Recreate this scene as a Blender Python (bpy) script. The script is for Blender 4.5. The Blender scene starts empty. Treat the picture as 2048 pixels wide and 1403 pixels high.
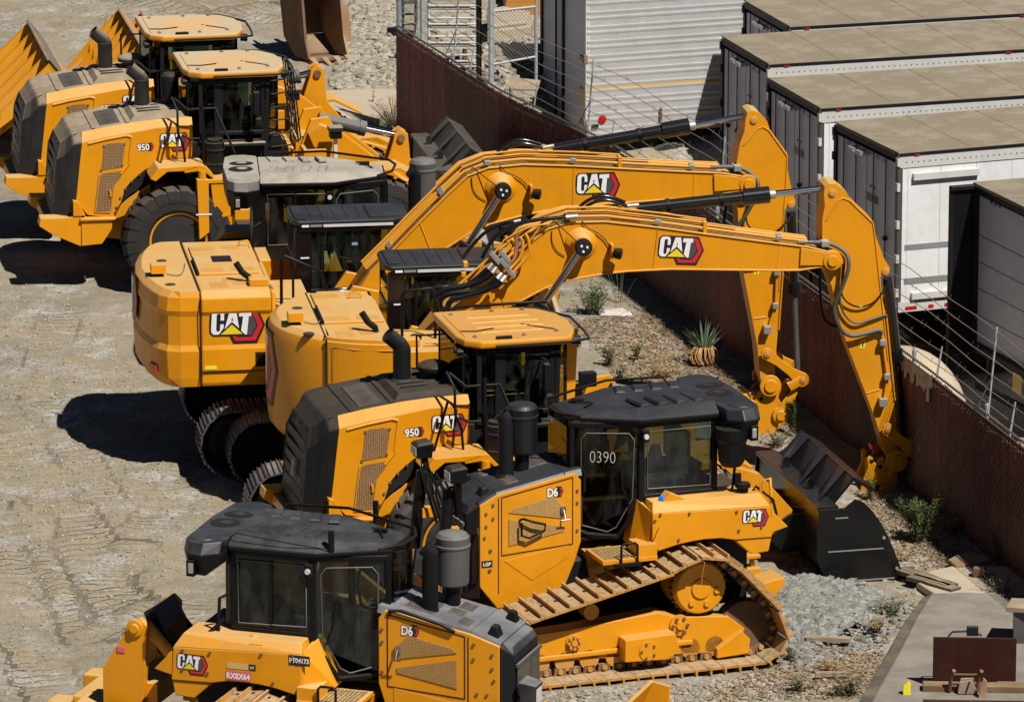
import bpy, math, random
from math import sin, cos, pi, radians, sqrt, atan2
from mathutils import Vector, Matrix
import numpy as np
random.seed(7); rng = np.random.default_rng(7)
scene = bpy.context.scene
# ---------------------------------------------------------------- camera, world, sun, exposure
HC, PITCH, FPX = 22.5, 14.2, 12500.0
cam = bpy.data.objects.new('camera', bpy.data.cameras.new('camera'))
scene.collection.objects.link(cam); scene.camera = cam
cam.location = (0, 0, HC); cam.rotation_euler = (radians(90 - PITCH), 0, 0)
cam.data.sensor_width = 36; cam.data.lens = FPX / 2048 * 36
cam.data.clip_start = 1; cam.data.clip_end = 9000
SUN = Vector((0.46, -0.60, 1.0)).normalized()
w = bpy.data.worlds.new('World'); scene.world = w; w.use_nodes = True
nt = w.node_tree; bg = nt.nodes['Background']; bg.inputs[1].default_value = 0.05
sky = nt.nodes.new('ShaderNodeTexSky'); sky.sky_type = 'NISHITA'; sky.sun_disc = False; sky.air_density = .35; sky.dust_density = .1; sky.altitude = 1500
sky.sun_elevation = math.asin(SUN.z); sky.sun_rotation = atan2(SUN.x, SUN.y)
nt.links.new(sky.outputs[0], bg.inputs[0])
sun = bpy.data.objects.new('sun', bpy.data.lights.new('sun', 'SUN')); scene.collection.objects.link(sun)
sun.data.energy = 5.0; sun.data.angle = radians(0.53); sun.data.color = (1.0, 0.95, 0.87)
sun.rotation_euler = SUN.to_track_quat('Z', 'Y').to_euler(); sun.location = (20, -20, 60)
scene.view_settings.view_transform = 'Standard'; scene.view_settings.look = 'None'
scene.view_settings.exposure = 0.08; scene.view_settings.gamma = 1
scene.render.engine = 'CYCLES'; scene.cycles.diffuse_bounces = 1

# ---------------------------------------------------------------- survey helpers: photograph point on a known real plane -> metres
TH = radians(PITCH); CT, ST = cos(TH), sin(TH)
def ray(u, v):
    x = (u - 1024) / FPX; y = (v - 701.5) / FPX
    return (x, CT - y * ST, -ST - y * CT)
def atz(u, v, z=0.0):
    d = ray(u, v); t = (z - HC) / d[2]; return Vector((d[0] * t, d[1] * t, z))
def aty(u, v, Y):
    d = ray(u, v); t = Y / d[1]; return Vector((d[0] * t, Y, HC + d[2] * t))
class Fr:
    def __init__(s, o, psi, fwd=1):
        s.o = o; s.psi = psi; s.fwd = fwd; a = radians(psi)
        s.a = (cos(a) * fwd, sin(a) * fwd); s.b = (-s.a[1], s.a[0])
        s.rz = a + (0 if fwd == 1 else pi)
    def loc(s, p):
        dx, dy = p[0] - s.o[0], p[1] - s.o[1]
        return (dx * s.a[0] + dy * s.a[1], dx * s.b[0] + dy * s.b[1], p[2])
    def side(s, u, v, y):
        d = ray(u, v); k = (y + s.o[0] * s.b[0] + s.o[1] * s.b[1]) / (d[0] * s.b[0] + d[1] * s.b[1])
        l = s.loc((d[0] * k, d[1] * k, HC + d[2] * k)); return (l[0], l[2])
    def S(s, y, c, pts): return [s.side(c[0] + a / c[2], c[1] + b / c[2], y) for a, b in pts]
    def T(s, z, c, pts): return [s.loc(atz(c[0] + a / c[2], c[1] + b / c[2], z))[:2] for a, b in pts]
    def w(s, x, y, z=0): return Vector((s.o[0] + s.a[0] * x + s.b[0] * y, s.o[1] + s.a[1] * x + s.b[1] * y, z))
FA = Fr((-6.046, 96.691), 10); FB = Fr((-5.305, 93.851), 10); FC = Fr((-1.024, 77.073), 14)
FD = Fr((0.843, 73.977), 20, -1); FN = Fr((-1.525, 68.142), -18.5); FU = Fr((-2.128, 87.355), 4)
FE1 = Fr((-2.052, 83.727), 8); FE2 = Fr((-1.272, 80.591), 8)
PX = (0, 0, 1.0)

# ---------------------------------------------------------------- materials
M = {}
def newmat(name):
    m = bpy.data.materials.new(name); m.use_nodes = True; M[name] = m
    return m, m.node_tree.nodes, m.node_tree.links, m.node_tree.nodes['Principled BSDF']
def N_(n, t, **k):
    x = n.new(t)
    for a, b in k.items(): setattr(x, a, b)
    return x
def noise(n, l, scale, detail=4, rough=.6, src=None):
    x = n.new('ShaderNodeTexNoise'); x.inputs['Scale'].default_value = scale
    x.inputs['Detail'].default_value = detail; x.inputs['Roughness'].default_value = rough
    if src: l.new(src, x.inputs['Vector'])
    return x
def ramp(n, l, src, stops):
    r = n.new('ShaderNodeValToRGB'); e = r.color_ramp.elements
    e[0].position, e[0].color = stops[0][0], tuple(stops[0][1]) + (1,) if len(stops[0][1]) == 3 else stops[0][1]
    e[1].position, e[1].color = stops[1][0], tuple(stops[1][1]) + (1,)
    for p, c in stops[2:]:
        k = e.new(p); k.color = tuple(c) + (1,)
    l.new(src, r.inputs[0]); return r
def mixc(n, l, f, a, b, mode='MIX'):
    x = n.new('ShaderNodeMix'); x.data_type = 'RGBA'; x.blend_type = mode
    for s, v in ((0, f), (6, a), (7, b)):
        if hasattr(v, 'links') or hasattr(v, 'is_linked'): l.new(v, x.inputs[s])
        else: x.inputs[s].default_value = v if s == 0 else (tuple(v) + (1,))
    return x.outputs[2]
def mth(n, l, op, a, b=0.0, c=None, clamp=False):
    x = n.new('ShaderNodeMath'); x.operation = op; x.use_clamp = clamp
    for i, v in enumerate((a, b, c)):
        if v is None: continue
        if hasattr(v, 'is_linked'): l.new(v, x.inputs[i])
        else: x.inputs[i].default_value = v
    return x.outputs[0]
def bump(n, l, h, strength, dist, out):
    b = n.new('ShaderNodeBump'); b.inputs['Strength'].default_value = strength; b.inputs['Distance'].default_value = dist
    l.new(h, b.inputs['Height']); l.new(b.outputs[0], out.inputs['Normal']); return b
DUST = (0.47, 0.37, 0.25)
def paint(name, col, rough=.4, dust=.5, side=.06, metal=0., spec=.5, dcol=DUST, wear=0., grain=.0015, coat=0.):
    """painted metal or plastic with settled dust on its upper faces"""
    m, n, l, p = newmat(name)
    tc = n.new('ShaderNodeTexCoord'); g = n.new('ShaderNodeNewGeometry')
    sx = n.new('ShaderNodeSeparateXYZ'); l.new(g.outputs['True Normal'], sx.inputs[0])
    n1 = noise(n, l, 2.3, 6, .62, tc.outputs['Object']); n2 = noise(n, l, 26, 4, .6, tc.outputs['Object'])
    up = n.new('ShaderNodeMapRange'); up.inputs[1].default_value = .25; up.inputs[2].default_value = .95
    l.new(sx.outputs[2], up.inputs[0])
    f = mth(n, l, 'MULTIPLY', up.outputs[0], dust)
    k = mth(n, l, 'MULTIPLY_ADD', n1.outputs[0], 1.3, .3); f = mth(n, l, 'MULTIPLY', f, k)
    k2 = mth(n, l, 'MULTIPLY_ADD', n2.outputs[0], .5, .75); f = mth(n, l, 'MULTIPLY', f, k2)
    s = ramp(n, l, n1.outputs[0], [(.42, (0, 0, 0)), (.8, (1, 1, 1))])
    f = mth(n, l, 'MULTIPLY_ADD', s.outputs[0], side * 3, f, True)
    var = mixc(n, l, .5, col, [c * .82 for c in col]); 
    vv = mixc(n, l, n1.outputs[0], [min(1, c * 1.08) for c in col], [c * .88 for c in col])
    mpg = n.new('ShaderNodeMapping'); mpg.inputs['Scale'].default_value = (7, 7, .7); l.new(tc.outputs['Object'], mpg.inputs[0]); ng = noise(n, l, 1.0, 5, .65, mpg.outputs[0])
    sg = ramp(n, l, ng.outputs[0], [(.30, (.80, .78, .76)), (.52, (1, 1, 1))]); vv = mixc(n, l, .22, vv, sg.outputs[0], 'MULTIPLY')
    nb = noise(n, l, 1.1, 7, .7, tc.outputs['Object']); sb = ramp(n, l, nb.outputs[0], [(.35, (.86, .84, .82)), (.55, (1, 1, 1))]); vv = mixc(n, l, .8, vv, sb.outputs[0], 'MULTIPLY')
    base = mixc(n, l, f, vv, dcol)
    if wear:
        n3 = noise(n, l, 9, 8, .75, tc.outputs['Object'])
        r3 = ramp(n, l, n3.outputs[0], [(.6 - wear * .15, (0, 0, 0)), (.68, (1, 1, 1))])
        base = mixc(n, l, mth(n, l, 'MULTIPLY', r3.outputs[0], min(1, wear)), base, (.10, .05, .03))
    l.new(base, p.inputs['Base Color'])
    r = mth(n, l, 'MULTIPLY_ADD', f, .5, rough, True); l.new(r, p.inputs['Roughness'])
    p.inputs['Metallic'].default_value = metal; p.inputs['Specular IOR Level'].default_value = spec
    if coat: p.inputs['Coat Weight'].default_value = coat; p.inputs['Coat Roughness'].default_value = .15
    n4 = noise(n, l, 60, 3, .6, tc.outputs['Object']); bump(n, l, n4.outputs[0], .25, grain, p)
    return m
YEL = (0.74, 0.292, 0.004); YD = (.60, .42, .18)
paint('yellow_dusty', YEL, .5, 1.15, .02, dcol=(.54, .42, .27), spec=.3)
paint('yellow', YEL, .33, .45, .018, coat=.15, dcol=YD, spec=.35)
paint('yellow_mid', YEL, .38, .75, .022, dcol=YD, spec=.3)
paint('yellow_track', (0.55, 0.25, 0.035), .5, .85, .22, wear=.75, dcol=(.46, .33, .18))
paint('yellow_worn', (0.60, 0.25, .03), .55, .7, .12, wear=.5)
paint('black_dusty', (.012, .012, .014), .5, .78, .02)
paint('black_bucket', (.010, .010, .011), .5, .26, .015, dcol=(.33, .29, .23))
paint('black', (.006, .0062, .008), .45, .05, .003, spec=.18)
paint('black_mid', (.010, .0105, .013), .5, .13, .006, spec=.2)
paint('black_gloss', (.005, .005, .006), .2, .03, .004, coat=.4)
paint('grey_roof', (.007, .008, .011), .40, .30, .02, dcol=(.10, .10, .11))
paint('bucket_black', (.004, .004, .005), .3, .10, .006, spec=.4, coat=.3, dcol=(.22, .22, .23))
paint('grey_roof_mid', (.006, .007, .010), .40, .24, .08, dcol=(.17, .17, .175), wear=.0)
paint('hood_mid', (.015, .016, .020), .5, .70, .10, dcol=(.21, .21, .22))
paint('grey_roof_dusty', (.05, .05, .05), .6, .95, .05, dcol=(.40, .36, .30))
paint('grey_paint', (.07, .07, .072), .5, .5, .05, dcol=(.3, .28, .25))
paint('steel', (.42, .42, .43), .3, .2, .03, metal=1)
paint('chrome', (.75, .76, .8), .12, .0, .0, metal=1)
paint('galvanised', (.5, .52, .53), .45, .2, .05, metal=.7)
paint('pipe_galv', (.42, .47, .5), .55, .3, .05, metal=.3)
paint('rubber', (.014, .013, .013), .8, .42, .05, dcol=(.20, .165, .12))
paint('rubber_clean', (.02, .02, .022), .75, .6, .12, dcol=(.24, .22, .19))
paint('rust', (.15, .075, .035), .85, .4, .16, wear=.5, dcol=(.36, .26, .16))
paint('rust_light', (.28, .16, .08), .85, .6, .25, wear=.3, dcol=(.44, .32, .20))
paint('dark_red', (.035, .007, .005), .7, .05, .006, wear=.25, spec=.2)
paint('white_paint', (.80, .80, .82), .4, .2, .03)
paint('white_dirty', (.62, .62, .60), .5, .5, .08)
paint('door_grey', (.52, .55, .70), .45, .3, .05, dcol=(.3, .27, .25), wear=.15)
paint('trailer_roof', (.38, .33, .25), .8, .65, .35, dcol=(.25, .205, .145), wear=.0)
paint('alu', (.56, .56, .57), .42, .1, .08, metal=.2, wear=.08)
paint('alu_white', (.68, .68, .68), .4, .1, .05, metal=.1, wear=.1)
paint('red_lamp', (.5, .012, .012), .2, 0, 0)
paint('red', (.6, .02, .03), .35, .1, .0)
paint('red_faded', (.42, .16, .14), .5, .3, .1)
paint('white_ink', (.85, .85, .87), .4, .05, .0)
paint('black_ink', (.015, .015, .017), .4, .05, .0)
paint('grey_ink', (.07, .07, .075), .4, .05, .0)
paint('logo_yellow', (.85, .62, .02), .4, .05, .0)
paint('pink_ink', (.75, .10, .16), .5, .05, 0)
paint('yellow_sticker', (.9, .75, .03), .5, .05, 0)
paint('blue', (.02, .22, .7), .4, .05, 0)
paint('green_glass_yellow', (.25, .24, .03), .5, .1, 0)
paint('cream', (.50, .43, .31), .6, .3, .1)
paint('concrete', (.5, .44, .34), .9, .3, .2, grain=.01)
paint('wood', (.26, .20, .14), .9, .4, .2, grain=.01)
paint('old_wood_dark', (.05, .035, .025), .8, .3, .1, grain=.01)
paint('plastic_blue_film', (.25, .36, .40), .3, .0, 0)
paint('seat_fabric', (.035, .037, .045), .85, .1, 0)
paint('wire', (.34, .32, .29), .5, .1, .1, metal=.4)
paint('copper', (.75, .42, .28), .3, .05, 0, metal=.8)
paint('tan_sticker', (.62, .42, .16), .5, .05, 0)
paint('hole', (.006, .005, .004), .9, 0, 0)
def glass(name, tint, refl=1.0, trans=.55):
    m, n, l, p = newmat(name)
    out = n['Material Output']; tr = n.new('ShaderNodeBsdfTransparent'); tr.inputs[0].default_value = tint + (1,)
    gl = n.new('ShaderNodeBsdfGlossy'); gl.inputs['Roughness'].default_value = .03; gl.inputs[0].default_value = (.85, .9, .95, 1)
    fr = n.new('ShaderNodeFresnel'); fr.inputs[0].default_value = 1.46
    mx = n.new('ShaderNodeMixShader'); l.new(fr.outputs[0], mx.inputs[0]); l.new(tr.outputs[0], mx.inputs[1]); l.new(gl.outputs[0], mx.inputs[2])
    df = n.new('ShaderNodeBsdfDiffuse'); df.inputs[0].default_value = (.16, .17, .16, 1)
    mx2 = n.new('ShaderNodeMixShader'); tc = n.new('ShaderNodeTexCoord'); mpw = n.new('ShaderNodeMapping'); mpw.inputs['Scale'].default_value = (2, 2, .6); mpw.inputs['Rotation'].default_value = (.5, .4, 0); l.new(tc.outputs['Object'], mpw.inputs[0]); nn = noise(n, l, 2.2, 6, .65, mpw.outputs[0])
    l.new(mth(n, l, 'MULTIPLY', ramp(n, l, nn.outputs[0], [(.45, (0, 0, 0)), (.75, (1, 1, 1))]).outputs[0], .22), mx2.inputs[0]); l.new(mx.outputs[0], mx2.inputs[1]); l.new(df.outputs[0], mx2.inputs[2])
    l.new(mx2.outputs[0], out.inputs[0]); n.remove(p)
glass('glass', (.38, .45, .46)); glass('glass_green', (.42, .52, .44)); glass('glass_dark', (.16, .19, .21))
def mesh_panel(name, base, holes, scale):
    """perforated sheet: small dark holes in a painted panel"""
    m, n, l, p = newmat(name); tc = n.new('ShaderNodeTexCoord')
    v = n.new('ShaderNodeTexVoronoi'); v.inputs['Scale'].default_value = scale; v.inputs['Randomness'].default_value = .15
    l.new(tc.outputs['Object'], v.inputs['Vector'])
    r = ramp(n, l, v.outputs['Distance'], [(.38, holes), (.52, base)])
    n1 = noise(n, l, 3, 5, .6, tc.outputs['Object'])
    l.new(mixc(n, l, mth(n, l, 'MULTIPLY', n1.outputs[0], .3), r.outputs[0], DUST), p.inputs['Base Color']); p.inputs['Roughness'].default_value = .6
mesh_panel('louvre_mesh', (.42, .20, .03), (.02, .008, .006), 42)
mesh_panel('door_mesh', (.46, .24, .04), (.14, .06, .012), 60)
mesh_panel('grille_mesh', (.05, .05, .055), (.005, .005, .005), 30)
mesh_panel('step_mesh', (.62, .40, .12), (.05, .03, .01), 22)

# ---------------------------------------------------------------- mesh builder
NOSPLIT = {'logo', 'lettering', 'model_number', 'unit_number', 'stencil_number', 'chalk_number', 'foliage', 'stem', 'wheel', 'track', 'window', 'chain_link', 'barbed_wire', 'torn_white_strip', 'corrugation', 'door_seam', 'panel_seam', 'hatch_vent', 'grille_shroud', 'door_decal', 'dealer_lettering', 'model_badge', 'spike_leaves', 'dead_skirt', 'rim'}
class MB:
    def __init__(s): s.v = []; s.f = []; s.m = []; s.sm = []; s.mats = []
    def mi(s, mat):
        if mat not in s.mats: s.mats.append(mat)
        return s.mats.index(mat)
    def add(s, vs, fs, mat, smooth=False):
        b = len(s.v); s.v += [tuple(x) for x in vs]; k = s.mi(mat)
        for f in fs: s.f.append([b + i for i in f]); s.m.append(k); s.sm.append(smooth)
        return s
    def prism(s, pts, a, b, mat, ax='y'):
        """outline pts extruded from a to b along ax; pts are the two other coordinates"""
        n = len(pts)
        def P(p, t): return {'y': (p[0], t, p[1]), 'x': (t, p[0], p[1]), 'z': (p[0], p[1], t)}[ax]
        area = sum(pts[i][0] * pts[(i + 1) % n][1] - pts[(i + 1) % n][0] * pts[i][1] for i in range(n))
        if (area < 0) ^ (ax == 'y'): pts = pts[::-1]
        if a > b: a, b = b, a
        vs = [P(p, a) for p in pts] + [P(p, b) for p in pts]
        fs = [list(range(n))[::-1], list(range(n, 2 * n))] + [[i, (i + 1) % n, n + (i + 1) % n, n + i] for i in range(n)]
        return s.add(vs, fs, mat)
    def box(s, x0, x1, y0, y1, z0, z1, mat):
        return s.prism([(x0, y0), (x1, y0), (x1, y1), (x0, y1)], z0, z1, mat, 'z')
    def hexa(s, bot, top, mat):
        vs = list(bot) + list(top); n = len(bot)
        return s.add(vs, [list(range(n))[::-1], list(range(n, 2 * n))] + [[i, (i + 1) % n, n + (i + 1) % n, n + i] for i in range(n)], mat)
    def tube(s, pts, r, mat, seg=8, smooth_path=0, r2=None, cap=True):
        P = [Vector(p) for p in pts]
        if smooth_path:
            Q = []
            for i in range(len(P) - 1):
                p0 = P[max(i - 1, 0)]; p1 = P[i]; p2 = P[i + 1]; p3 = P[min(i + 2, len(P) - 1)]
                for k in range(smooth_path):
                    t = k / smooth_path
                    Q.append(.5 * ((2 * p1) + (p2 - p0) * t + (2 * p0 - 5 * p1 + 4 * p2 - p3) * t * t + (3 * p1 - p0 - 3 * p2 + p3) * t ** 3))
            P = Q + [P[-1]]
        n = len(P); vs = []; prev = None
        for i, p in enumerate(P):
            d = (P[min(i + 1, n - 1)] - P[max(i - 1, 0)])
            d = d.normalized() if d.length > 1e-9 else Vector((0, 0, 1))
            if prev is None:
                u = d.orthogonal().normalized()
            else:
                u = (prev - d * prev.dot(d)); u = u.normalized() if u.length > 1e-6 else d.orthogonal().normalized()
            prev = u; w_ = d.cross(u); rr = r if r2 is None else r + (r2 - r) * i / (n - 1)
            vs += [p + (u * cos(2 * pi * k / seg) + w_ * sin(2 * pi * k / seg)) * rr for k in range(seg)]
        fs = []
        for i in range(n - 1):
            for k in range(seg): fs.append([i * seg + k, i * seg + (k + 1) % seg, (i + 1) * seg + (k + 1) % seg, (i + 1) * seg + k])
        s.add(vs, fs, mat, True)
        if cap: s.add(vs[:seg] + vs[-seg:], [list(range(seg))[::-1], list(range(seg, 2 * seg))], mat)
        return s
    def cyl(s, a, b, r, mat, seg=16, r2=None): return s.tube([a, b], r, mat, seg, r2=r2)
    def lathe(s, c, axis, prof, mat, seg=28):
        """prof: list of (distance along axis, radius) from c"""
        d = Vector(axis).normalized(); u = d.orthogonal().normalized(); w_ = d.cross(u); c = Vector(c); vs = []
        for h, r in prof: vs += [c + d * h + (u * cos(2 * pi * k / seg) + w_ * sin(2 * pi * k / seg)) * r for k in range(seg)]
        fs = [[i * seg + k, i * seg + (k + 1) % seg, (i + 1) * seg + (k + 1) % seg, (i + 1) * seg + k] for i in range(len(prof) - 1) for k in range(seg)]
        s.add(vs, fs, mat, False)
        for i, o in ((0, -1), (len(prof) - 1, 1)):
            if prof[i][1] > 1e-4: s.add(vs[i * seg:(i + 1) * seg], [list(range(seg))[::o]], mat)
        return s
    def clusters(s):
        n = len(s.v); par = list(range(n))
        def find(a):
            while par[a] != a: par[a] = par[par[a]]; a = par[a]
            return a
        for f in s.f:
            r = find(f[0])
            for i in f[1:]: par[find(i)] = r
        V = np.array([tuple(x) for x in s.v]); rt = np.array([find(i) for i in range(n)]); ids, inv = np.unique(rt, return_inverse=True); k = len(ids)
        if k < 2 or k > 700: return None
        lo = np.full((k, 3), 1e9); hi = np.full((k, 3), -1e9); np.minimum.at(lo, inv, V); np.maximum.at(hi, inv, V); lo -= .012; hi += .012
        ov = np.all((lo[:, None] <= hi[None]) & (lo[None] <= hi[:, None]), -1); lab = [-1] * k; c = 0
        for i in range(k):
            if lab[i] >= 0: continue
            st = [i]; lab[i] = c
            while st:
                a = st.pop()
                for b in np.nonzero(ov[a])[0]:
                    if lab[b] < 0: lab[b] = c; st.append(b)
            c += 1
        return (c, np.array(lab)[inv]) if c > 1 else None
    def build(s, name, parent=None, bevel=0., label=None, seg=2):
        if parent is not None and name not in NOSPLIT:
            cl = s.clusters()
            if cl and cl[0] <= 16:
                first = None
                for c in range(cl[0]):
                    q = MB(); mp = {}
                    for f, m_, sm_ in zip(s.f, s.m, s.sm):
                        if cl[1][f[0]] != c: continue
                        g = []
                        for i in f:
                            if i not in mp: mp[i] = len(q.v); q.v.append(s.v[i])
                            g.append(mp[i])
                        q.f.append(g); q.m.append(q.mi(s.mats[m_])); q.sm.append(sm_)
                    o = q._build(name, parent, bevel, label, seg); first = first or o
                return first
        return s._build(name, parent, bevel, label, seg)
    def _build(s, name, parent=None, bevel=0., label=None, seg=2):
        me = bpy.data.meshes.new(name); me.from_pydata(s.v, [], s.f)
        for k in s.mats: me.materials.append(M[k])
        me.polygons.foreach_set('material_index', s.m); me.polygons.foreach_set('use_smooth', s.sm); me.update()
        o = bpy.data.objects.new(name, me); scene.collection.objects.link(o)
        if parent is not None: o.parent = parent
        if bevel:
            b = o.modifiers.new('bevel', 'BEVEL'); b.width = bevel; b.segments = seg; b.limit_method = 'ANGLE'; b.angle_limit = radians(35); b.harden_normals = False
        if label: o['label'] = label
        return o
def tag(o, label=None, cat=None, group=None, kind=None):
    for k, v in (('label', label), ('category', cat), ('group', group), ('kind', kind)):
        if v: o[k] = v
    return o
def empty(name, loc, rz=0.): 
    e = bpy.data.objects.new(name, None); scene.collection.objects.link(e); e.location = loc; e.rotation_euler = (0, 0, rz); e.empty_display_size = .3
    return e
def machine(name, F, label, cat, group=None):
    return tag(empty(name, (F.o[0], F.o[1], 0), F.rz), label, cat, group)

# ---------------------------------------------------------------- lettering and emblem
def place(O, U, V, nrm):
    O, U, V, nrm = Vector(O), Vector(U), Vector(V), Vector(nrm)
    return lambda x, y, h: O + U * x + V * y + nrm * h
def decal(mb, mp, polys):
    for pts, mat, lay in polys:
        if mat is None: continue
        vs = [mp(x, y, lay) for x, y in pts]; n = len(vs)
        mb.add(vs, [list(range(n))], mat)
LOGO = [
 ([(800,636),(1196,643),(1260,790),(1188,952),(975,952),(942,881),(795,879),(765,850),(762,780),(769,665)], 'black_ink', .004),
 ([(1146,662),(1186,664),(1240,790),(1172,928),(990,928),(968,884),(1000,884),(1011,896),(1137,896),(1196,793),(1150,690)], 'red', .006),
 ([(1118,708),(1150,705),(1184,792),(1132,884),(1098,876),(1110,790)], 'grey_ink', .006),
 ([(963,778),(1058,866),(862,866)], 'logo_yellow', .008),
 ([(815,648),(870,648),(888,660),(895,685),(893,738),(862,738),(864,690),(858,676),(838,676),(828,690),(822,820),(828,838),(846,838),(856,826),(860,772),(890,772),(888,806),(845,866),(800,866),(780,848),(776,820),(785,680),(795,658)], 'white_ink', .008),
 ([(944,655),(1003,655),(1026,812),(963,752),(897,818)], 'white_ink', .008),
 ([(966,706),(974,744),(957,744)], 'black_ink', .0095),
 ([(1030,662),(1138,662),(1136,706),(1114,706),(1096,872),(1080,872),(1044,836),(1064,706),(1026,706)], 'white_ink', .008)]
def logo(parent, O, U, V, nrm, width, bend=None):
    """emblem with C, A, T letters, yellow triangle and red hexagon; O is its lower left corner"""
    mb = MB(); k = width / 480.
    mp = place(O, U, V, nrm) if bend is None else bend
    polys = [([((x - 770) * k, (950 - y) * k) for x, y in pts], m, h) for pts, m, h in LOGO]
    if bend:   # split for the curved surface
        import bmesh
        for pts, mat, lay in polys:
            bm = bmesh.new(); bm.faces.new([bm.verts.new((x, y, 0)) for x, y in pts])
            for i in range(1, 16):
                xx = width * i / 16.
                bmesh.ops.bisect_plane(bm, geom=bm.verts[:] + bm.edges[:] + bm.faces[:], plane_co=(xx, 0, 0), plane_no=(1, 0, 0))
            bm.verts.index_update(); vs = [mp(v.co.x, v.co.y, lay) for v in bm.verts]
            mb.add(vs, [[v.index for v in f.verts] for f in bm.faces], mat); bm.free()
    else: decal(mb, mp, polys)
    return mb.build('logo', parent)
def text_polys(txt, bold):
    cu = bpy.data.curves.new('t', 'FONT'); cu.body = txt; cu.size = 1; cu.offset = bold; cu.resolution_u = 3
    ob = bpy.data.objects.new('t', cu); scene.collection.objects.link(ob)
    dg = bpy.context.evaluated_depsgraph_get(); me = bpy.data.meshes.new_from_object(ob.evaluated_get(dg))
    vs = [tuple(v.co) for v in me.vertices]; fs = [list(p.vertices) for p in me.polygons]
    bpy.data.objects.remove(ob); bpy.data.curves.remove(cu); bpy.data.meshes.remove(me)
    return vs, fs
def text(parent, txt, O, U, V, nrm, width, height, mat='white_ink', back='black_ink', name='lettering', bold=.03, badge=None, plate=None):
    mp = place(O, U, V, nrm); mb = MB()
    v1, f1 = text_polys(txt, bold); x0, x1 = min(v[0] for v in v1), max(v[0] for v in v1); y0, y1 = min(v[1] for v in v1), max(v[1] for v in v1)
    sx, sy = width / (x1 - x0), height / (y1 - y0)
    if plate:
        mx, my = plate[1:3]; mb.add([mp(a, b, .003) for a, b in ((-mx, -my), (width + mx, -my), (width + mx, height + my), (-mx, height + my))], [[0, 1, 2, 3]], plate[0])
    elif back:
        v2, f2 = text_polys(txt, bold + .055); mb.add([mp((v[0] - x0) * sx, (v[1] - y0) * sy, .004) for v in v2], f2, back)
    mb.add([mp((v[0] - x0) * sx, (v[1] - y0) * sy, .007) for v in v1], f1, mat)
    if badge:
        e = height; b = width + .005
        mb.add([mp(x, y, .0035) for x, y in ((b - .02, -.01), (b + e * .35, -.01), (b + e * .62, e * .5), (b + e * .35, e + .01), (b - .02, e + .01))], [[0, 1, 2, 3, 4]], 'black_ink')
        mb.add([mp(x, y, .0055) for x, y in ((b + e * .14, .005), (b + e * .32, .005), (b + e * .55, e * .5), (b + e * .32, e - .005), (b + e * .14, e - .005), (b + e * .36, e * .5))], [[0, 1, 2, 3, 4, 5]], 'red')
    return mb.build(name, parent)

# ---------------------------------------------------------------- shared machine pieces
def tyre(mb, c, R, r_in, w_, mat, lugs=24, lug=0.035, sgn=-1):
    """axis along y, centred at c"""
    h = w_ / 2
    mb.lathe((c[0], c[1], c[2]), (0, 1, 0), [(-h * .72, r_in), (-h * .95, r_in + .06), (-h, R * .78), (-h * .93, R * .93), (-h * .75, R - lug), (h * .75, R - lug), (h * .93, R * .93), (h, R * .78), (h * .95, r_in + .06), (h * .72, r_in)], mat, 48)
    for k in range(lugs):
        a = 2 * pi * k / lugs; da = 2 * pi / lugs * .36
        for sd in (-1, 1):
            off = 0 if sd > 0 else pi / lugs; A = a + off; vs = []
            for (yy, rr, sh) in ((.05, R, .10), (.70, R, .0), (.96, R * .95, -.02), (1.02, R * .80, -.02)):
                for q in (-1, 1):
                    t = A + q * da + sh * .6
                    for rad in (rr - .05, rr + .006):
                        vs.append((c[0] + cos(t) * rad, c[1] + sd * h * yy, c[2] + sin(t) * rad))
            fs = []
            for i in range(3):
                o = i * 4
                fs += [[o + 1, o + 3, o + 7, o + 5], [o, o + 1, o + 5, o + 4], [o + 2, o + 6, o + 7, o + 3]]
            fs += [[0, 2, 3, 1], [12, 13, 15, 14]]
            mb.add(vs, fs, mat)
def wheel(parent, c, R, w_, ymat, rmat, sgn, holes=True):
    """one wheel of the loader: tyre with rim and hub; sgn = side facing out"""
    mb = MB(); tyre(mb, c, R, R * .52, w_, rmat)
    t = mb.build('wheel', parent)
    rb = MB(); y = c[1]; h = w_ / 2
    rb.lathe(c, (0, sgn, 0), [(-h * .8, R * .53), (h * .55, R * .53), (h * .80, R * .535), (h * .78, R * .50), (h * .55, R * .47), (h * .50, R * .42), (0, R * .38), (-.02, R * .1), (.02, .02)], ymat, 40)
    rb.lathe((c[0], c[1], c[2]), (0, sgn, 0), [(0, R * .22), (h * .35, R * .22), (h * .42, R * .14), (h * .44, .0)], ymat, 24)
    for k in range(12):
        a = 2 * pi * k / 12; rb.cyl((c[0] + cos(a) * R * .3, y, c[2] + sin(a) * R * .3), (c[0] + cos(a) * R * .3, y + sgn * h * .2, c[2] + sin(a) * R * .3), .018, 'rust_light', 6)
    rb.build('rim', t)
    return t
def rail(parent, pts, r=.02, mat='black', name='handrail'):
    return MB().tube(pts, r, mat, 8).build(name, parent)
def bolts(mb, pts, axis, r=.022, mat='rust', h=.02):
    for p in pts:
        p = Vector(p); d = Vector(axis); mb.cyl(p - d * .01, p + d * h, r, mat, 8)
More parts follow.
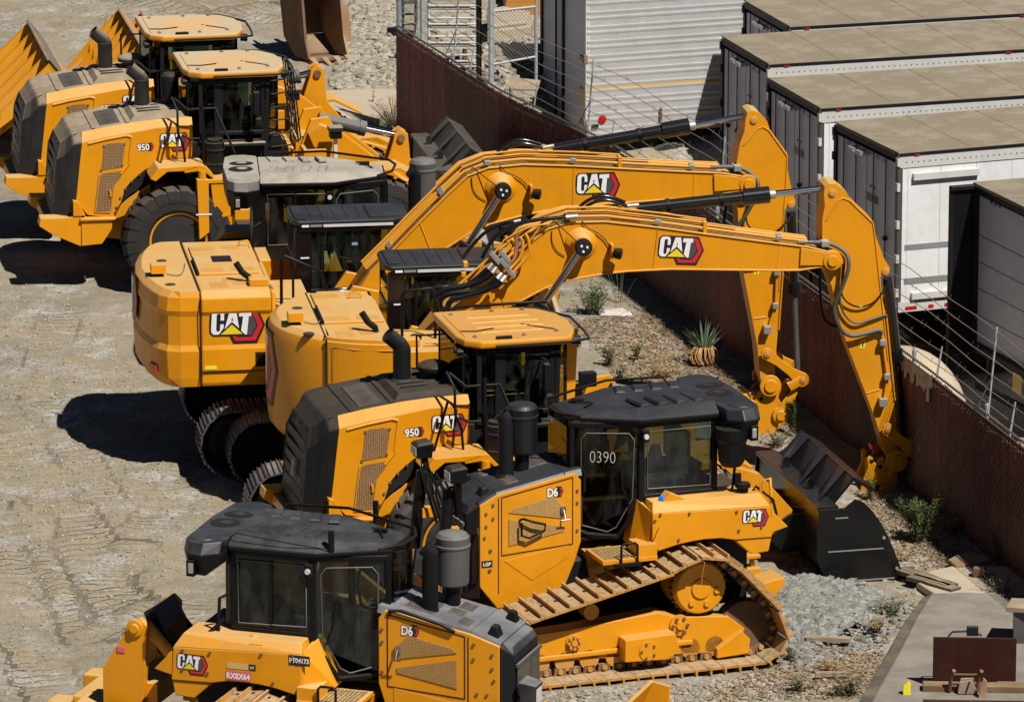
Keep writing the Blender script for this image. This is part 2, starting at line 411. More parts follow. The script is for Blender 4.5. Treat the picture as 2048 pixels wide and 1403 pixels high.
def seat(parent, x, y, z, f=1):
    mb = MB(); mb.box(x - .22 * f, x + .22 * f, y - .24, y + .24, z, z + .14, 'seat_fabric') if f > 0 else mb.box(x - .22, x + .22, y - .24, y + .24, z, z + .14, 'seat_fabric')
    a, b = sorted((x - .22 * f, x - .36 * f)); mb.box(a, b, y - .23, y + .23, z + .08, z + .80, 'seat_fabric'); 
    a, b = sorted((x - .30 * f, x + .15 * f)); mb.box(a, b, y - .36, y - .26, z + .15, z + .26, 'black_mid'); mb.box(a, b, y + .26, y + .36, z + .15, z + .26, 'black_mid')
    return mb.build('operator_seat', parent, .03)
# ================================================================ WHEEL LOADER (x forward, y left, right side faces the camera)
c1 = (60, 200, 4.676); c2 = (340, 90, 5.613); c3 = (580, 190, 6.02)
def loader(F, label, dust, guard, lever, buck_lift=0., buck=True, unit_red=False):
    Y = 'yellow_mid' if dust else 'yellow'; K = 'black_dusty' if dust else 'black_mid'; KD = 'black_mid'
    R = machine('wheel_loader', F, label, 'wheel loader', 'wheel loaders in the row')
    S = lambda y, pts: FB.S(y, c1, pts)
    # --- hood: side panel outline (photo-measured), both sides, with bent shoulder
    out = S(-.85, [(1515, 500), (1510, 545), (1180, 600), (1080, 650), (950, 760), (890, 830), (850, 960), (800, 1045), (780, 1110), (540, 1075), (440, 965), (430, 950), (455, 700), (485, 400), (700, 350), (990, 300), (1200, 260), (1520, 240)])
    hb = MB(); 
    hb.prism(out, -.85, -.80, Y); hb.prism(out, .80, .85, Y)
    sh = S(-.85, [(485, 400), (700, 350), (990, 300), (1200, 260), (1520, 240)]); tp = S(-.72, [(483, 302), (700, 256), (990, 206), (1200, 182), (1512, 158)])
    for s in (-1, 1):
        for i in range(4):
            a, b, c, d = sh[i], sh[i + 1], tp[i + 1], tp[i]
            q = [(a[0], s * .85, a[1]), (b[0], s * .85, b[1]), (c[0], s * .70, c[1]), (d[0], s * .70, d[1])]
            hb.add(q, [[0, 1, 2, 3][::s * -1]], Y)
    hb.add([(sh[4][0], -.85, sh[4][1]), (sh[4][0], .85, sh[4][1]), (tp[4][0], .7, tp[4][1]), (tp[4][0], -.7, tp[4][1])], [[0, 1, 2, 3]], Y)
    hb.box(.26, .30, -.8, .8, 1.6, sh[4][1], K)
    # raised frame pressing round the louvres
    fr = S(-.855, [(545, 410), (700, 372), (900, 335), (948, 345), (950, 372), (938, 470), (925, 600), (850, 690), (790, 800), (700, 790)])
    for i in range(7): hb.tube([(fr[i][0], -.85, fr[i][1]), (fr[i + 1][0], -.85, fr[i + 1][1])], .022, Y, 6)
    hood = hb.build('hood', R, .006)
    lv = MB()
    lv.prism(S(-.857, [(690, 430), (740, 408), (830, 400), (888, 412), (862, 610), (840, 630), (668, 655)]), -.858, -.852, 'louvre_mesh')
    lv.prism(S(-.857, [(665, 700), (700, 685), (862, 665), (852, 720), (785, 800), (757, 1035), (612, 1040)]), -.858, -.852, 'louvre_mesh')
    for p in S(-.86, [(693, 430), (884, 412), (860, 612), (668, 655)]): lv.cyl((p[0], -.85, p[1]), (p[0], -.865, p[1]), .02, 'rust', 8)
    fr2 = S(-.86, [(648, 700), (608, 1050), (750, 1052)])
    lv.tube([(p[0], -.856, p[1]) for p in fr2], .012, 'yellow_worn', 6)
    lp = S(-.86, [(745, 840), (755, 880), (750, 900)]); lv.tube([(p[0], -.87, p[1]) for p in lp], .018, Y, 6)
    lv.build('louvre', hood)
    bb = MB(); bolts(bb, [(p[0], -.85, p[1]) for p in S(-.85, [(845, 912), (890, 830), (950, 760), (1022, 695), (1100, 650), (808, 1000), (800, 1045)])], (0, -1, 0), .018)
    bb.build('bolt', hood)
    # dark inner arch + curved arch skirt
    ar = MB(); a1 = S(-.85, [(850, 965), (890, 835), (950, 760), (1080, 655), (1180, 605), (1260, 660), (1110, 720), (1000, 850), (950, 880)])
    ar.prism([(p[0], p[1]) for p in a1], -.83, -.70, 'hole')
    sk = S(-.78, [(850, 975), (900, 930), (1000, 860), (1120, 785), (1125, 830), (1010, 885), (985, 960), (960, 1040), (860, 1085), (780, 1115)])
    ar.prism(sk, -.80, -.76, Y); ar.build('wheel_arch', R, .004)
    # --- grille shroud at the rear
    g = MB(); G = K
    rt = tp[0]; x1 = sh[0][0]
    zt = rt[1]; xr = -1.66
    def ring(x, z0, z1, wb, wt): return [(x, -wb, z0), (x, -wb, z1 - .14), (x, -wt, z1), (x, wt, z1), (x, wb, z1 - .14), (x, wb, z0)]
    rings = [ring(x1, 1.33, zt, .85, .70), ring(x1 - .13, 1.22, zt - .03, .82, .66), ring(-1.63, 1.12, 2.30, .70, .56), ring(-1.74, 1.10, 2.16, .62, .52)]
    rings[3] = [(-1.84, -.60, 1.12), (-1.76, -.60, 1.98), (-1.70, -.50, 2.20), (-1.70, .50, 2.20), (-1.76, .60, 1.98), (-1.84, .60, 1.12)]
    rings[2] = [(-1.72, -.70, 1.02), (-1.64, -.70, 2.06), (-1.60, -.57, 2.30), (-1.60, .57, 2.30), (-1.64, .70, 2.06), (-1.72, .70, 1.02)]
    vs = [p for r in rings for p in r]; fs = [[i * 6 + k, i * 6 + (k + 1) % 6, (i + 1) * 6 + (k + 1) % 6, (i + 1) * 6 + k][::-1] for i in range(3) for k in range(6)] + [[18, 19, 20, 21, 22, 23]]
    g.add(vs, fs, G); g.hexa([(-1.6, -.6, .95), (-1.2, -.7, .9), (-1.2, .7, .9), (-1.6, .6, .95)], [(-1.78, -.6, 1.1), (-1.3, -.8, 1.3), (-1.3, .8, 1.3), (-1.78, .6, 1.1)], 'black')
    gs = g.build('grille_shroud', R, .03)
    gg = MB()
    for i in range(6):
        z = 1.18 + i * .155; xx = -1.845 + (z - 1.12) * .093
        gg.hexa([(xx - .006, -.52, z), (xx + .03, -.52, z), (xx + .03, .52, z), (xx - .006, .52, z)], [(xx + .003, -.52, z + .085), (xx + .04, -.52, z + .085), (xx + .04, .52, z + .085), (xx + .003, .52, z + .085)], 'black')
    for i in range(3): gg.box(-1.715, -1.69, -.42 + i * .36, -.28 + i * .36, 2.13, 2.19, 'hole')
    gg.build('grille_slat', gs)
    # notched top edge and stickers of the shroud
    st = MB(); st.add([(-1.86, -.22, 1.52), (-1.86, -.05, 1.52), (-1.84, -.05, 1.74), (-1.84, -.22, 1.74)], [[0, 3, 2, 1]], 'grey_ink')
    st.build('badge', gs)
    # --- hood top (black / dusty plastic deck)
    tpl = [(p[0], p[1]) for p in tp]; t = MB(); ys = .70
    P = [(tpl[0][0] - .12, tpl[0][1] - .03)] + tpl
    for i in range(len(P) - 1):
        a, b = P[i], P[i + 1]
        t.hexa([(a[0], -ys, a[1] - .05), (b[0], -ys, b[1] - .05), (b[0], ys, b[1] - .05), (a[0], ys, a[1] - .05)], [(a[0], -ys, a[1]), (b[0], -ys, b[1]), (b[0], ys, b[1]), (a[0], ys, a[1])], K)
    top = t.build('hood_top', R)
    zc = lambda x: np.interp(x, [p[0] for p in P], [p[1] for p in P])
    t = MB(); a, b = -1.08, -.78      # screened opening
    t.hexa([(a, -.55, zc(a)), (b, -.55, zc(b)), (b, .45, zc(b)), (a, .45, zc(a))], [(a, -.55, zc(a) + .012), (b, -.55, zc(b) + .012), (b, .45, zc(b) + .012), (a, .45, zc(a) + .012)], 'grille_mesh'); t.build('screen', top)
    t = MB(); a, b = -.62, .22        # raised hatch
    t.hexa([(a, -.6, zc(a)), (b, -.6, zc(b)), (b, .6, zc(b)), (a, .6, zc(a))], [(a + .07, -.52, zc(a) + .07), (b, -.52, zc(b) + .06), (b, .52, zc(b) + .06), (a + .07, .52, zc(a) + .07)], K)
    for q in (-.30, -.12, .1, .3): t.hexa([(-.5, q - .015, 2.6), (-.1, q - .015, 2.62), (-.1, q + .015, 2.62), (-.5, q + .015, 2.6)], [(-.47, q - .006, 2.645), (-.13, q - .006, 2.655), (-.13, q + .006, 2.655), (-.47, q + .006, 2.645)], K)
    t.build('hatch', top, .02)
    for x in (-1.22, -.70): MB().hexa([(x, -.69, zc(x)), (x + .05, -.69, zc(x + .05)), (x + .05, .69, zc(x + .05)), (x, .69, zc(x))], [(x, -.69, zc(x) + .018), (x + .05, -.69, zc(x + .05) + .018), (x + .05, .69, zc(x + .05) + .018), (x, .69, zc(x) + .018)], K).build('seam_strip', top, .004)
    # --- exhaust, precleaner
    e = MB(); ex, ey = -.36, .12
    e.lathe((ex, ey, 2.58), (0, 0, 1), [(0, .15), (.04, .14), (.06, .115), (.45, .115)], K, 20)
    e.tube([(ex, ey, 3.0), (ex, ey, 3.03), (ex - .03, ey, 3.08), (ex - .19, ey - .02, 3.22)], .112, K, 16, r2=.10, cap=False)
    e.lathe((ex - .18, ey - .02, 3.21), (-.75, 0, .66), [(0, .085), (.002, .0)], 'hole', 14); e.build('exhaust_stack', R)
    e = MB(); px_, py_ = .05, .10
    if unit_red:
        e.lathe((px_ + .02, py_, 2.60), (0, 0, 1), [(0, .06), (.10, .06), (.12, .12), (.16, .13), (.42, .14), (.48, .13), (.52, .09), (.53, 0)], 'black_mid', 24)
    else:
        e.lathe((px_, py_, 2.60), (0, 0, 1), [(0, .10), (.10, .10), (.11, .15), (.13, .21), (.18, .215), (.20, .20), (.235, .13), (.245, 0)], K, 28)
    e.build('precleaner', R)
    # --- rear bumper / counterweight
    cw = MB(); bp = S(-.9, [(105, 1105), (210, 1240), (475, 1365), (475, 1100), (433, 1095)])
    for s in (-1, 1):
        y0, y1 = sorted((s * .9, s * .62)); cw.prism([(-2.05, 1.14), (-2.07, 1.02), (-1.87, .88), (-1.44, .68), (-1.43, 1.16), (-1.52, 1.17), (-1.60, 1.13)], y0, y1, Y)
        y0, y1 = sorted((s * .92, s * .72)); cw.prism([(-1.55, 1.16), (-1.55, 1.40), (-1.48, 1.38), (-1.36, 1.16)], y0, y1, Y)
        cw.box(-1.565, -1.552, *sorted((s * .90, s * .76)), 1.20, 1.34, 'glass_dark')
    cw.prism([(-1.95, 1.08), (-1.97, .98), (-1.85, .86), (-1.5, .70), (-1.4, 1.0), (-1.6, 1.06)], -.62, .62, Y)
    cw.build('bumper', R, .015)
    fm = MB(); fm.prism([(-1.43, 1.12), (-.96, 1.10), (-.96, .95), (-1.02, .85), (-1.12, .71), (-1.43, .69)], -.92, -.70, Y); fm.prism([(-1.43, 1.12), (-.96, 1.10), (-1.12, .71), (-1.43, .69)], .70, .92, Y)
    fm.prism([(-1.45, 1.13), (-.90, 1.11), (-.93, 1.08), (-1.45, 1.085)], -.96, -.70, Y)
    fm.prism([(-1.2, .72), (-.4, .6), (.9, .6), (2.0, .6), (2.0, 1.1), (.4, 1.15), (-.9, 1.12)], -.42, .42, Y)
    fm.cyl((0, -1.0, .81), (0, 1.0, .81), .24, Y, 16); fm.cyl((3.1, -1.0, .81), (3.1, 1.0, .81), .24, Y, 16)
    fm.build('frame', R, .01)
    # --- wheels
    for x in (0, 3.1):
        for s in (-1, 1): wheel(R, (x, s * 1.12, .81), .83, .60, Y, 'rubber' if dust else 'rubber_clean', s)
    # --- fender and ladder tower
    f = MB()
    for s in (-1, 1):
        y0, y1 = sorted((s * .86, s * 1.40))
        f.prism([(-.42, 1.80), (-.30, 1.965), (.30, 1.985), (.34, 1.95), (.12, 1.90), (-.16, 1.90), (-.34, 1.76)], y0, y1, Y)
        f.prism([(.10, 1.93), (.34, 1.985), (.40, 1.98), (.56, 1.80), (.52, 1.78), (.38, 1.90), (.10, 1.87)], y0, y1, Y)
    f.build('fender', R, .01)
    f = MB(); f.prism([(.28, 1.78), (.46, 1.77), (.46, .95), (.31, .84)], -1.46, -1.30, Y); f.prism([(.50, 1.70), (.78, 1.70), (.80, 1.18), (.55, 1.15)], -1.40, -1.32, Y)
    f.cyl((.37, -1.38, 1.78), (.37, -1.38, 1.90), .06, Y, 12); f.box(.40, .9, -1.42, -.8, 1.70, 1.76, Y)
    f.box(.9, 1.45, -1.40, -1.1, .55, 1.05, KD); f.box(.9, 1.5, -1.1, -.75, .6, 1.2, Y)
    f.build('step_tower', R, .008)
    MB().box(.26, .50, -1.468, -1.463, 1.225, 1.245, 'white_ink').build('reflector', R)
    # --- cab
    cabx0, cabx1, zb, zt2 = .42, 1.50, 1.86, 3.18; y0, y1 = -.75, .75
    cb = MB(); zs = 2.20
    cb.prism([(.46, 1.40), (1.44, 1.40), (1.46, 2.17), (.46, 2.17)], y0 + .02, y1 - .02, KD)
    cb.box(.30, .50, -.72, .72, 1.5, 2.2, KD)
    for s in (-1, 1):
        yy = s * .74
        for pts, r in (([(.44, zs), (.44, zt2)], .045), ([(.68, zs), (.68, zt2)], .05), ([(1.43, zs - .3), (1.47, zt2)], .05), ([(.42, zs), (1.46, zs)], .03), ([(.44, 3.14), (1.48, 3.14)], .05), ([(.27, 2.3), (.27, 3.1)], .03)):
            cb.tube([(x, yy * (1 if x > .3 else .9), z) for x, z in pts], r, KD, 4)
    cb.box(.70, 1.42, -.78, -.74, 2.30, 2.36, KD); cb.box(.70, .78, -.775, -.745, 2.2, 3.14, KD); cb.box(1.36, 1.42, -.775, -.745, 2.2, 3.14, KD)
    cb.box(1.62, 1.68, -.40, -.34, 2.2, 3.12, KD); cb.box(1.62, 1.68, .34, .40, 2.2, 3.12, KD); cb.box(1.45, 1.70, -.6, .6, 1.5, 2.22, KD)
    cab = cb.build('cab', R, .01)
    sl = MB(); sl.box(.66, 1.42, -.90, -.74, 2.15, 2.19, K); sl.build('sill', cab, .005)
    gl = MB()
    for s in (-1, 1):
        gl.box(.78, 1.37, s * .755 - .004, s * .755 + .004, 2.34, 3.10, 'glass_green'); gl.box(.48, .66, s * .745 - .004, s * .745 + .004, 2.2, 3.12, 'glass_green'); gl.box(.27, .44, s * .70 - .004, s * .70 + .004, 2.3, 3.1, 'glass')
        gl.prism([(1.48, s * .74), (1.64, s * .40), (1.65, s * .40), (1.49, s * .74)], 2.2, 3.12, 'glass_green', 'z')
    gl.box(1.66, 1.67, -.35, .35, 2.2, 3.12, 'glass_green'); gl.box(.26, .268, -.68, .68, 2.35, 3.10, 'glass_green'); gl.build('window', cab)
    seat(cab, .85, 0, 2.0)
    ip = MB(); ip.tube([(1.35, 0, 1.95), (1.30, 0, 2.45)], .05, 'black_mid', 8); ip.lathe((1.27, 0, 2.52), (-.5, 0, .9), [(-.01, .20), (.01, .20)], 'black_mid', 20); ip.box(1.30, 1.36, -.60, -.42, 2.55, 2.78, 'black_mid')
    ip.box(.35, .55, -.5, .5, 2.2, 2.75, 'seat_fabric'); ip.build('steering_column', cab, .01)
    r = MB(); o = [(.13, -.36), (.20, .75), (1.30, .78), (1.62, .45), (1.66, -.35), (1.62, -.80), (1.40, -.92), (.42, -.90), (.28, -.80)]
    o = [(.20, .82), (1.25, .82), (1.55, .70), (1.74, .40), (1.80, 0), (1.76, -.45), (1.64, -.80), (1.55, -.86), (.44, -.86), (.26, -.70), (.20, -.45)]
    r.prism(o, 3.20, 3.30, 'yellow_dusty' if dust else Y, 'z'); roof = r.build('roof', cab, .03)
    rr = MB()
    for k in range(4):
        yy = -.42 + k * .26; rr.tube([(.55, yy, 3.302), (1.45 - abs(k - 1.5) * .06, yy, 3.302)], .012, Y, 6)
    rr.tube([(.30, -.6, 3.30), (.30, .62, 3.30)], .01, Y, 6)
    for x, yy in ((.42, -.62), (.40, .6), (.95, .66), (1.35, .66), (1.5, -.55), (1.05, -.66)): rr.lathe((x, yy, 3.298), (0, 0, 1), [(0, .035), (.012, .03), (.03, .018), (.035, 0)], 'rust', 10)
    rr.box(.66, .86, -.80, -.74, 3.30, 3.335, 'black_mid'); rr.tube([(.30, -.3, 3.31), (.5, -.35, 3.312), (.75, -.25, 3.312)], .008, 'hole', 5); rr.tube([(1.15, -.1, 3.308), (1.5, -.45, 3.308)], .008, 'hole', 5)
    rr.build('roof_fitting', roof)
    rb = MB(); rb.tube([(.62, -.90, 3.24), (1.60, -.92, 3.25), (1.86, -.82, 3.25), (1.90, -.4, 3.25), (1.90, .3, 3.26), (1.55, .78, 3.28), (1.2, .86, 3.28)], .018, 'black_mid', 8); rb.build('roof_rail', roof)
    ml = MB(); ml.cyl((1.25, -.80, 3.02), (1.25, -.98, 3.05), .015, 'black_mid', 6); ml.box(1.22, 1.30, -1.05, -.93, 2.66, 3.0, KD); ml.box(1.24, 1.34, -1.05, -.93, 2.48, 2.60, KD); ml.build('mirror', cab, .02)
    lt = MB(); 
    for yy in (-.62, -.48): lt.lathe((.26, yy, 3.12), (-1, 0, 0), [(0, .05), (.08, .05), (.09, .0)], 'black', 12)
    for yy in (-.5, .5): lt.lathe((1.78, yy, 3.16), (1, 0, -.1), [(-.06, .06), (.04, .06), (.05, 0)], 'black', 12)
    lt.build('work_light', cab)
    if guard:
        gd = MB()
        for k in range(6):
            z = 2.12 + k * .205; sh_ = (3.2 - z) * .10
            gd.tube([(1.52, -.78, z - .03), (1.70 + sh_, -.80, z), (1.86 + sh_, -.6, z + .03), (1.90 + sh_, .2, z + .06), (1.88 + sh_, .7, z + .05)], .014, 'black_mid', 6)
        for yy in (-.78, -.66, -.5, -.2, .1, .4, .7):
            x = 1.72 if yy < -.7 else 1.84 if yy < -.55 else 1.90
            gd.tube([(x, yy, 3.2), (x + .11, yy, 2.12)], .012, 'black_mid', 6)
        gd.build('window_guard', cab)
    # --- handrails
    rail(R, [(-.18, -1.0, 1.93), (-.22, -1.05, 1.97), (-.05, -1.1, 2.62), (.06, -1.1, 2.50), (.02, -1.05, 2.0)], .018, 'rust' if dust else 'dark_red')
    rail(R, [(.15, -1.1, 1.95), (.12, -1.12, 2.25), (.04, -1.12, 2.45), (.04, -1.1, 2.78), (-.02, -.9, 2.95)], .018)
    rail(R, [(.10, -1.1, 2.40), (.22, -1.12, 2.34), (.42, -1.12, 2.34)], .018)
    rail(R, [(.42, -1.25, 1.95), (.42, -1.12, 2.90)], .022)
    rail(R, [(.02, -.9, 2.93), (.2, -1.05, 2.78), (.62, -1.1, 2.80), (.98, -1.25, 1.90)], .02)
    rail(R, [(-.05, .6, 2.6), (-.05, .62, 3.05), (.35, .62, 3.05), (.55, .7, 2.5)], .018)
    af = MB(); af.lathe((.62, -1.0, 1.78), (0, 0, 1), [(0, .11), (.05, .14), (.12, .14), (.125, .15), (.15, .15), (.155, .135), (.34, .135), (.345, .15), (.37, .15), (.375, .14), (.44, .14), (.47, .15), (.48, .12), (.52, .12)], KD, 20); af.build('air_filter', R)
    if guard:
        x = MB(); x.lathe((.06, .34, 2.62), (0, 0, 1), [(0, .085), (.28, .085), (.34, .04), (.38, .04)], 'red_faded', 16); x.tube([(.06, .34, 3.0), (.12, .3, 3.05)], .03, 'red_faded', 6); x.build('fire_extinguisher', R)
    # --- front frame, lift arms, linkage
    fa = MB()
    fa.prism([(1.9, 1.0), (3.3, .9), (3.2, 1.5), (2.75, 1.95), (2.45, 2.45), (2.18, 2.42), (1.98, 1.9)], -.42, -.34, Y); fa.prism([(1.9, 1.0), (3.3, .9), (3.2, 1.5), (2.75, 1.95), (2.45, 2.45), (2.18, 2.42), (1.98, 1.9)], .34, .42, Y)
    fa.prism([(1.95, 1.2), (2.5, 1.2), (2.5, 2.1), (1.95, 2.1)], -.34, .34, Y); fa.box(1.82, 1.92, -.5, .5, 1.3, 2.0, Y)
    for s in (-1, 1):
        f1, f2 = sorted((s * .85, s * 1.42)); fa.prism([(2.3, 1.55), (2.45, 1.78), (3.4, 1.84), (3.85, 1.6), (3.85, 1.56), (3.4, 1.79), (2.5, 1.73), (2.35, 1.5)], f1, f2, Y)
    fa.box(2.05, 2.35, -.9, -.84, 1.75, 2.05, Y); fa.box(2.0, 2.06, -.9, -.5, 1.75, 2.05, Y)
    fa.build('front_frame', R, .01)
    la = MB(); bl = buck_lift
    for s in (-1, 1):
        a, b = sorted((s * .42, s * .56))
        la.prism([(2.12, 2.22), (2.3, 2.36), (2.6, 2.26), (3.6, 1.45), (4.2, 1.25), (4.75, .62 + bl), (4.7, .38 + bl), (4.45, .36 + bl), (3.9, .85), (3.3, 1.15), (2.2, 2.02)], a, b, Y)
    la.prism([(3.35, 1.62), (3.75, 1.34), (3.6, 1.1), (3.25, 1.4)], -.42, .42, Y)
    la.build('lift_arm', R, .01)
    ln = MB(); lx, lz = lever
    ln.prism([(lx - .12, lz - .05), (lx - .10, lz + .06), (lx, lz + .13), (lx + .11, lz + .06), (lx + .15, lz - .45), (3.75, 1.25), (3.5, 1.1), (3.35, 1.2), (lx - .28, lz - .55)], -.16, -.10, Y)
    ln.prism([(lx - .12, lz - .05), (lx - .10, lz + .06), (lx, lz + .13), (lx + .11, lz + .06), (lx + .15, lz - .45), (3.75, 1.25), (3.5, 1.1), (3.35, 1.2), (lx - .28, lz - .55)], .10, .16, Y)
    ln.cyl((lx, -.2, lz), (lx, .2, lz), .06, 'rust', 12); ln.build('tilt_lever', R, .008)
    tc_ = MB(); p0, p1 = Vector((2.35, 0, 2.33)), Vector((lx, 0, lz)); pm = p0.lerp(p1, .58)
    tc_.cyl(p0, pm, .105, 'grey_paint', 18); tc_.cyl(p0.lerp(p1, .50), pm, .12, 'grey_paint', 18); tc_.cyl(pm, p1, .055, 'chrome', 12); tc_.cyl((lx, -.09, lz), (lx, .09, lz), .08, 'grey_paint', 12); tc_.build('tilt_cylinder', R)
    lc = MB()
    for s in (-1, 1): lc.cyl((2.5, s * .66, 1.2), (3.4, s * .62, 1.12), .08, Y, 14); lc.cyl((3.4, s * .62, 1.12), (4.0, s * .58, 1.0), .04, 'chrome', 10)
    lc.build('lift_cylinder', R)
    hl = MB(); hl.box(2.38, 2.60, -1.0, -.76, 2.33, 2.40, K); hl.box(2.46, 2.52, -.91, -.85, 1.85, 2.35, 'white_dirty'); hl.box(2.40, 2.58, -.98, -.78, 2.22, 2.33, 'black'); hl.build('headlight', R, .01)
    # --- bucket
    if buck:
        b = MB(); KB = 'black_bucket' if dust else 'bucket_black'; z0 = buck_lift
        prof = [(5.05, .02), (4.86, .06), (4.76, .22), (4.74, .60), (4.76, .96)]
        side_ = [(5.10, -.03), (4.98, -.01), (4.88, .04), (4.80, .12), (4.75, .22), (4.72, .36), (4.71, .6), (4.73, .97), (5.08, .97), (5.22, 1.08), (5.33, 1.03), (5.43, .93), (5.54, .78), (5.65, .58), (5.75, .36), (5.84, .12), (5.96, .02), (5.70, -.03)]
        for s in (-1, 1):
            a, c = sorted((s * 1.45, s * 1.41)); b.prism([(p[0], p[1] + z0) for p in side_], a, c, KB)
        for i in range(4):
            p, q = prof[i], prof[i + 1]
            b.hexa([(p[0], -1.41, p[1] + z0), (q[0], -1.41, q[1] + z0), (q[0], 1.41, q[1] + z0), (p[0], 1.41, p[1] + z0)], [(p[0] + .05, -1.41, p[1] + .03 + z0), (q[0] + .05, -1.41, q[1] + z0), (q[0] + .05, 1.41, q[1] + z0), (p[0] + .05, 1.41, p[1] + .03 + z0)], KB)
        b.box(5.05, 5.95, -1.41, 1.41, -.01 + z0, .03 + z0, KB)
        b.hexa([(4.72, -1.42, .95 + z0), (5.0, -1.42, .955 + z0), (5.0, 1.42, .955 + z0), (4.72, 1.42, .95 + z0)], [(4.72, -1.42, 1.0 + z0), (5.0, -1.42, 1.0 + z0), (5.0, 1.42, 1.0 + z0), (4.72, 1.42, 1.0 + z0)], KB)
        ob = b.build('bucket', R, .01)
        # spill guard: sloping plate raised to a ridge, with triangular gussets and a dropped centre lip
        sg = MB()
        sg.add([(4.98, -1.2, .99 + z0), (5.26, -1.2, 1.30 + z0), (5.26, 1.2, 1.30 + z0), (4.98, 1.2, .99 + z0), (5.02, -1.2, .97 + z0), (5.30, -1.2, 1.29 + z0), (5.30, 1.2, 1.29 + z0), (5.02, 1.2, .97 + z0)], [[0, 3, 2, 1], [4, 5, 6, 7], [0, 1, 5, 4], [1, 2, 6, 5], [2, 3, 7, 6]], KB)
        sg.hexa([(5.24, -1.2, 1.27 + z0), (5.52, -1.2, 1.10 + z0), (5.52, 1.2, 1.10 + z0), (5.24, 1.2, 1.27 + z0)], [(5.26, -1.2, 1.31 + z0), (5.54, -1.2, 1.14 + z0), (5.54, 1.2, 1.14 + z0), (5.26, 1.2, 1.31 + z0)], KB)
        for yy in (-.86, -.02, .80): 
            sg.add([(4.80, yy - .3, 1.0 + z0), (5.26, yy, 1.31 + z0), (5.26, yy + .05, 1.31 + z0), (4.80, yy - .25, 1.0 + z0), (5.05, yy, 1.0 + z0), (5.05, yy + .05, 1.0 + z0)], [[0, 1, 4], [3, 5, 2], [0, 3, 2, 1]], KB)
            sg.add([(4.78, yy - .32, 1.0 + z0), (4.98, yy + .25, 1.0 + z0), (5.27, yy + .28, 1.315 + z0), (5.25, yy - .02, 1.315 + z0)], [[0, 1, 2, 3], [3, 2, 1, 0]], KB)
        sg.build('spill_guard', ob, .006)
        ey = MB()
        for yy in (-.55, .55): ey.prism([(4.84, 1.0 + z0), (4.84, 1.12 + z0), (4.88, 1.15 + z0), (4.93, 1.12 + z0), (4.93, 1.0 + z0)], yy - .02, yy + .02, KB)
        for yy in (-.6, -.3, .3, .6): ey.prism([(4.35, .35 + z0), (4.45, .60 + z0), (4.6, .70 + z0), (4.78, .7 + z0), (4.78, .2 + z0), (4.5, .2 + z0)], yy - .025, yy + .025, KB)
        ey.build('lifting_eye', ob)
        wl = MB(); wl.box(4.86, 5.60, -1.456, -1.4505, .40 + z0, .415 + z0, 'galvanised'); wl.box(5.1, 5.75, -1.456, -1.4505, -.005 + z0, .01 + z0, 'galvanised'); wl.box(4.95, 5.12, -1.456, -1.4505, .84 + z0, .855 + z0, 'galvanised')
        bolts(wl, [(5.78, -1.45, .13 + z0), (5.86, -1.45, .07 + z0), (5.60, -1.45, .55 + z0)], (0, -1, 0), .022, 'galvanised'); wl.build('wear_strip', ob)
    # --- markings
    O = S(-.856, [(1222, 492), (1497, 478)]); ang = atan2(O[1][1] - O[0][1], O[1][0] - O[0][0]) + .02; wl_ = O[1][0] - O[0][0]
    U = (cos(ang), 0, sin(ang)); V = (-sin(ang), 0, cos(ang))
    logo(R, (O[0][0], -.853, O[0][1]), U, V, (0, -1, 0), wl_)
    q = S(-.856, [(1005, 478)])[0]; text(R, '950', (q[0], -.853, q[1]), U, V, (0, -1, 0), .185, .105, badge=True, name='model_number')
    return R
loader(FA, 'farthest dusty wheel loader at the top left, its hood partly hidden by another loader', True, False, (2.98, 2.47), .10)
loader(FB, 'dusty wheel loader with a barred grid over its front cab window', True, True, (3.62, 2.02), -.02, unit_red=True)
loader(FC, 'clean bright wheel loader with a black bucket, behind the two front bulldozers', False, False, (3.3, 2.1))

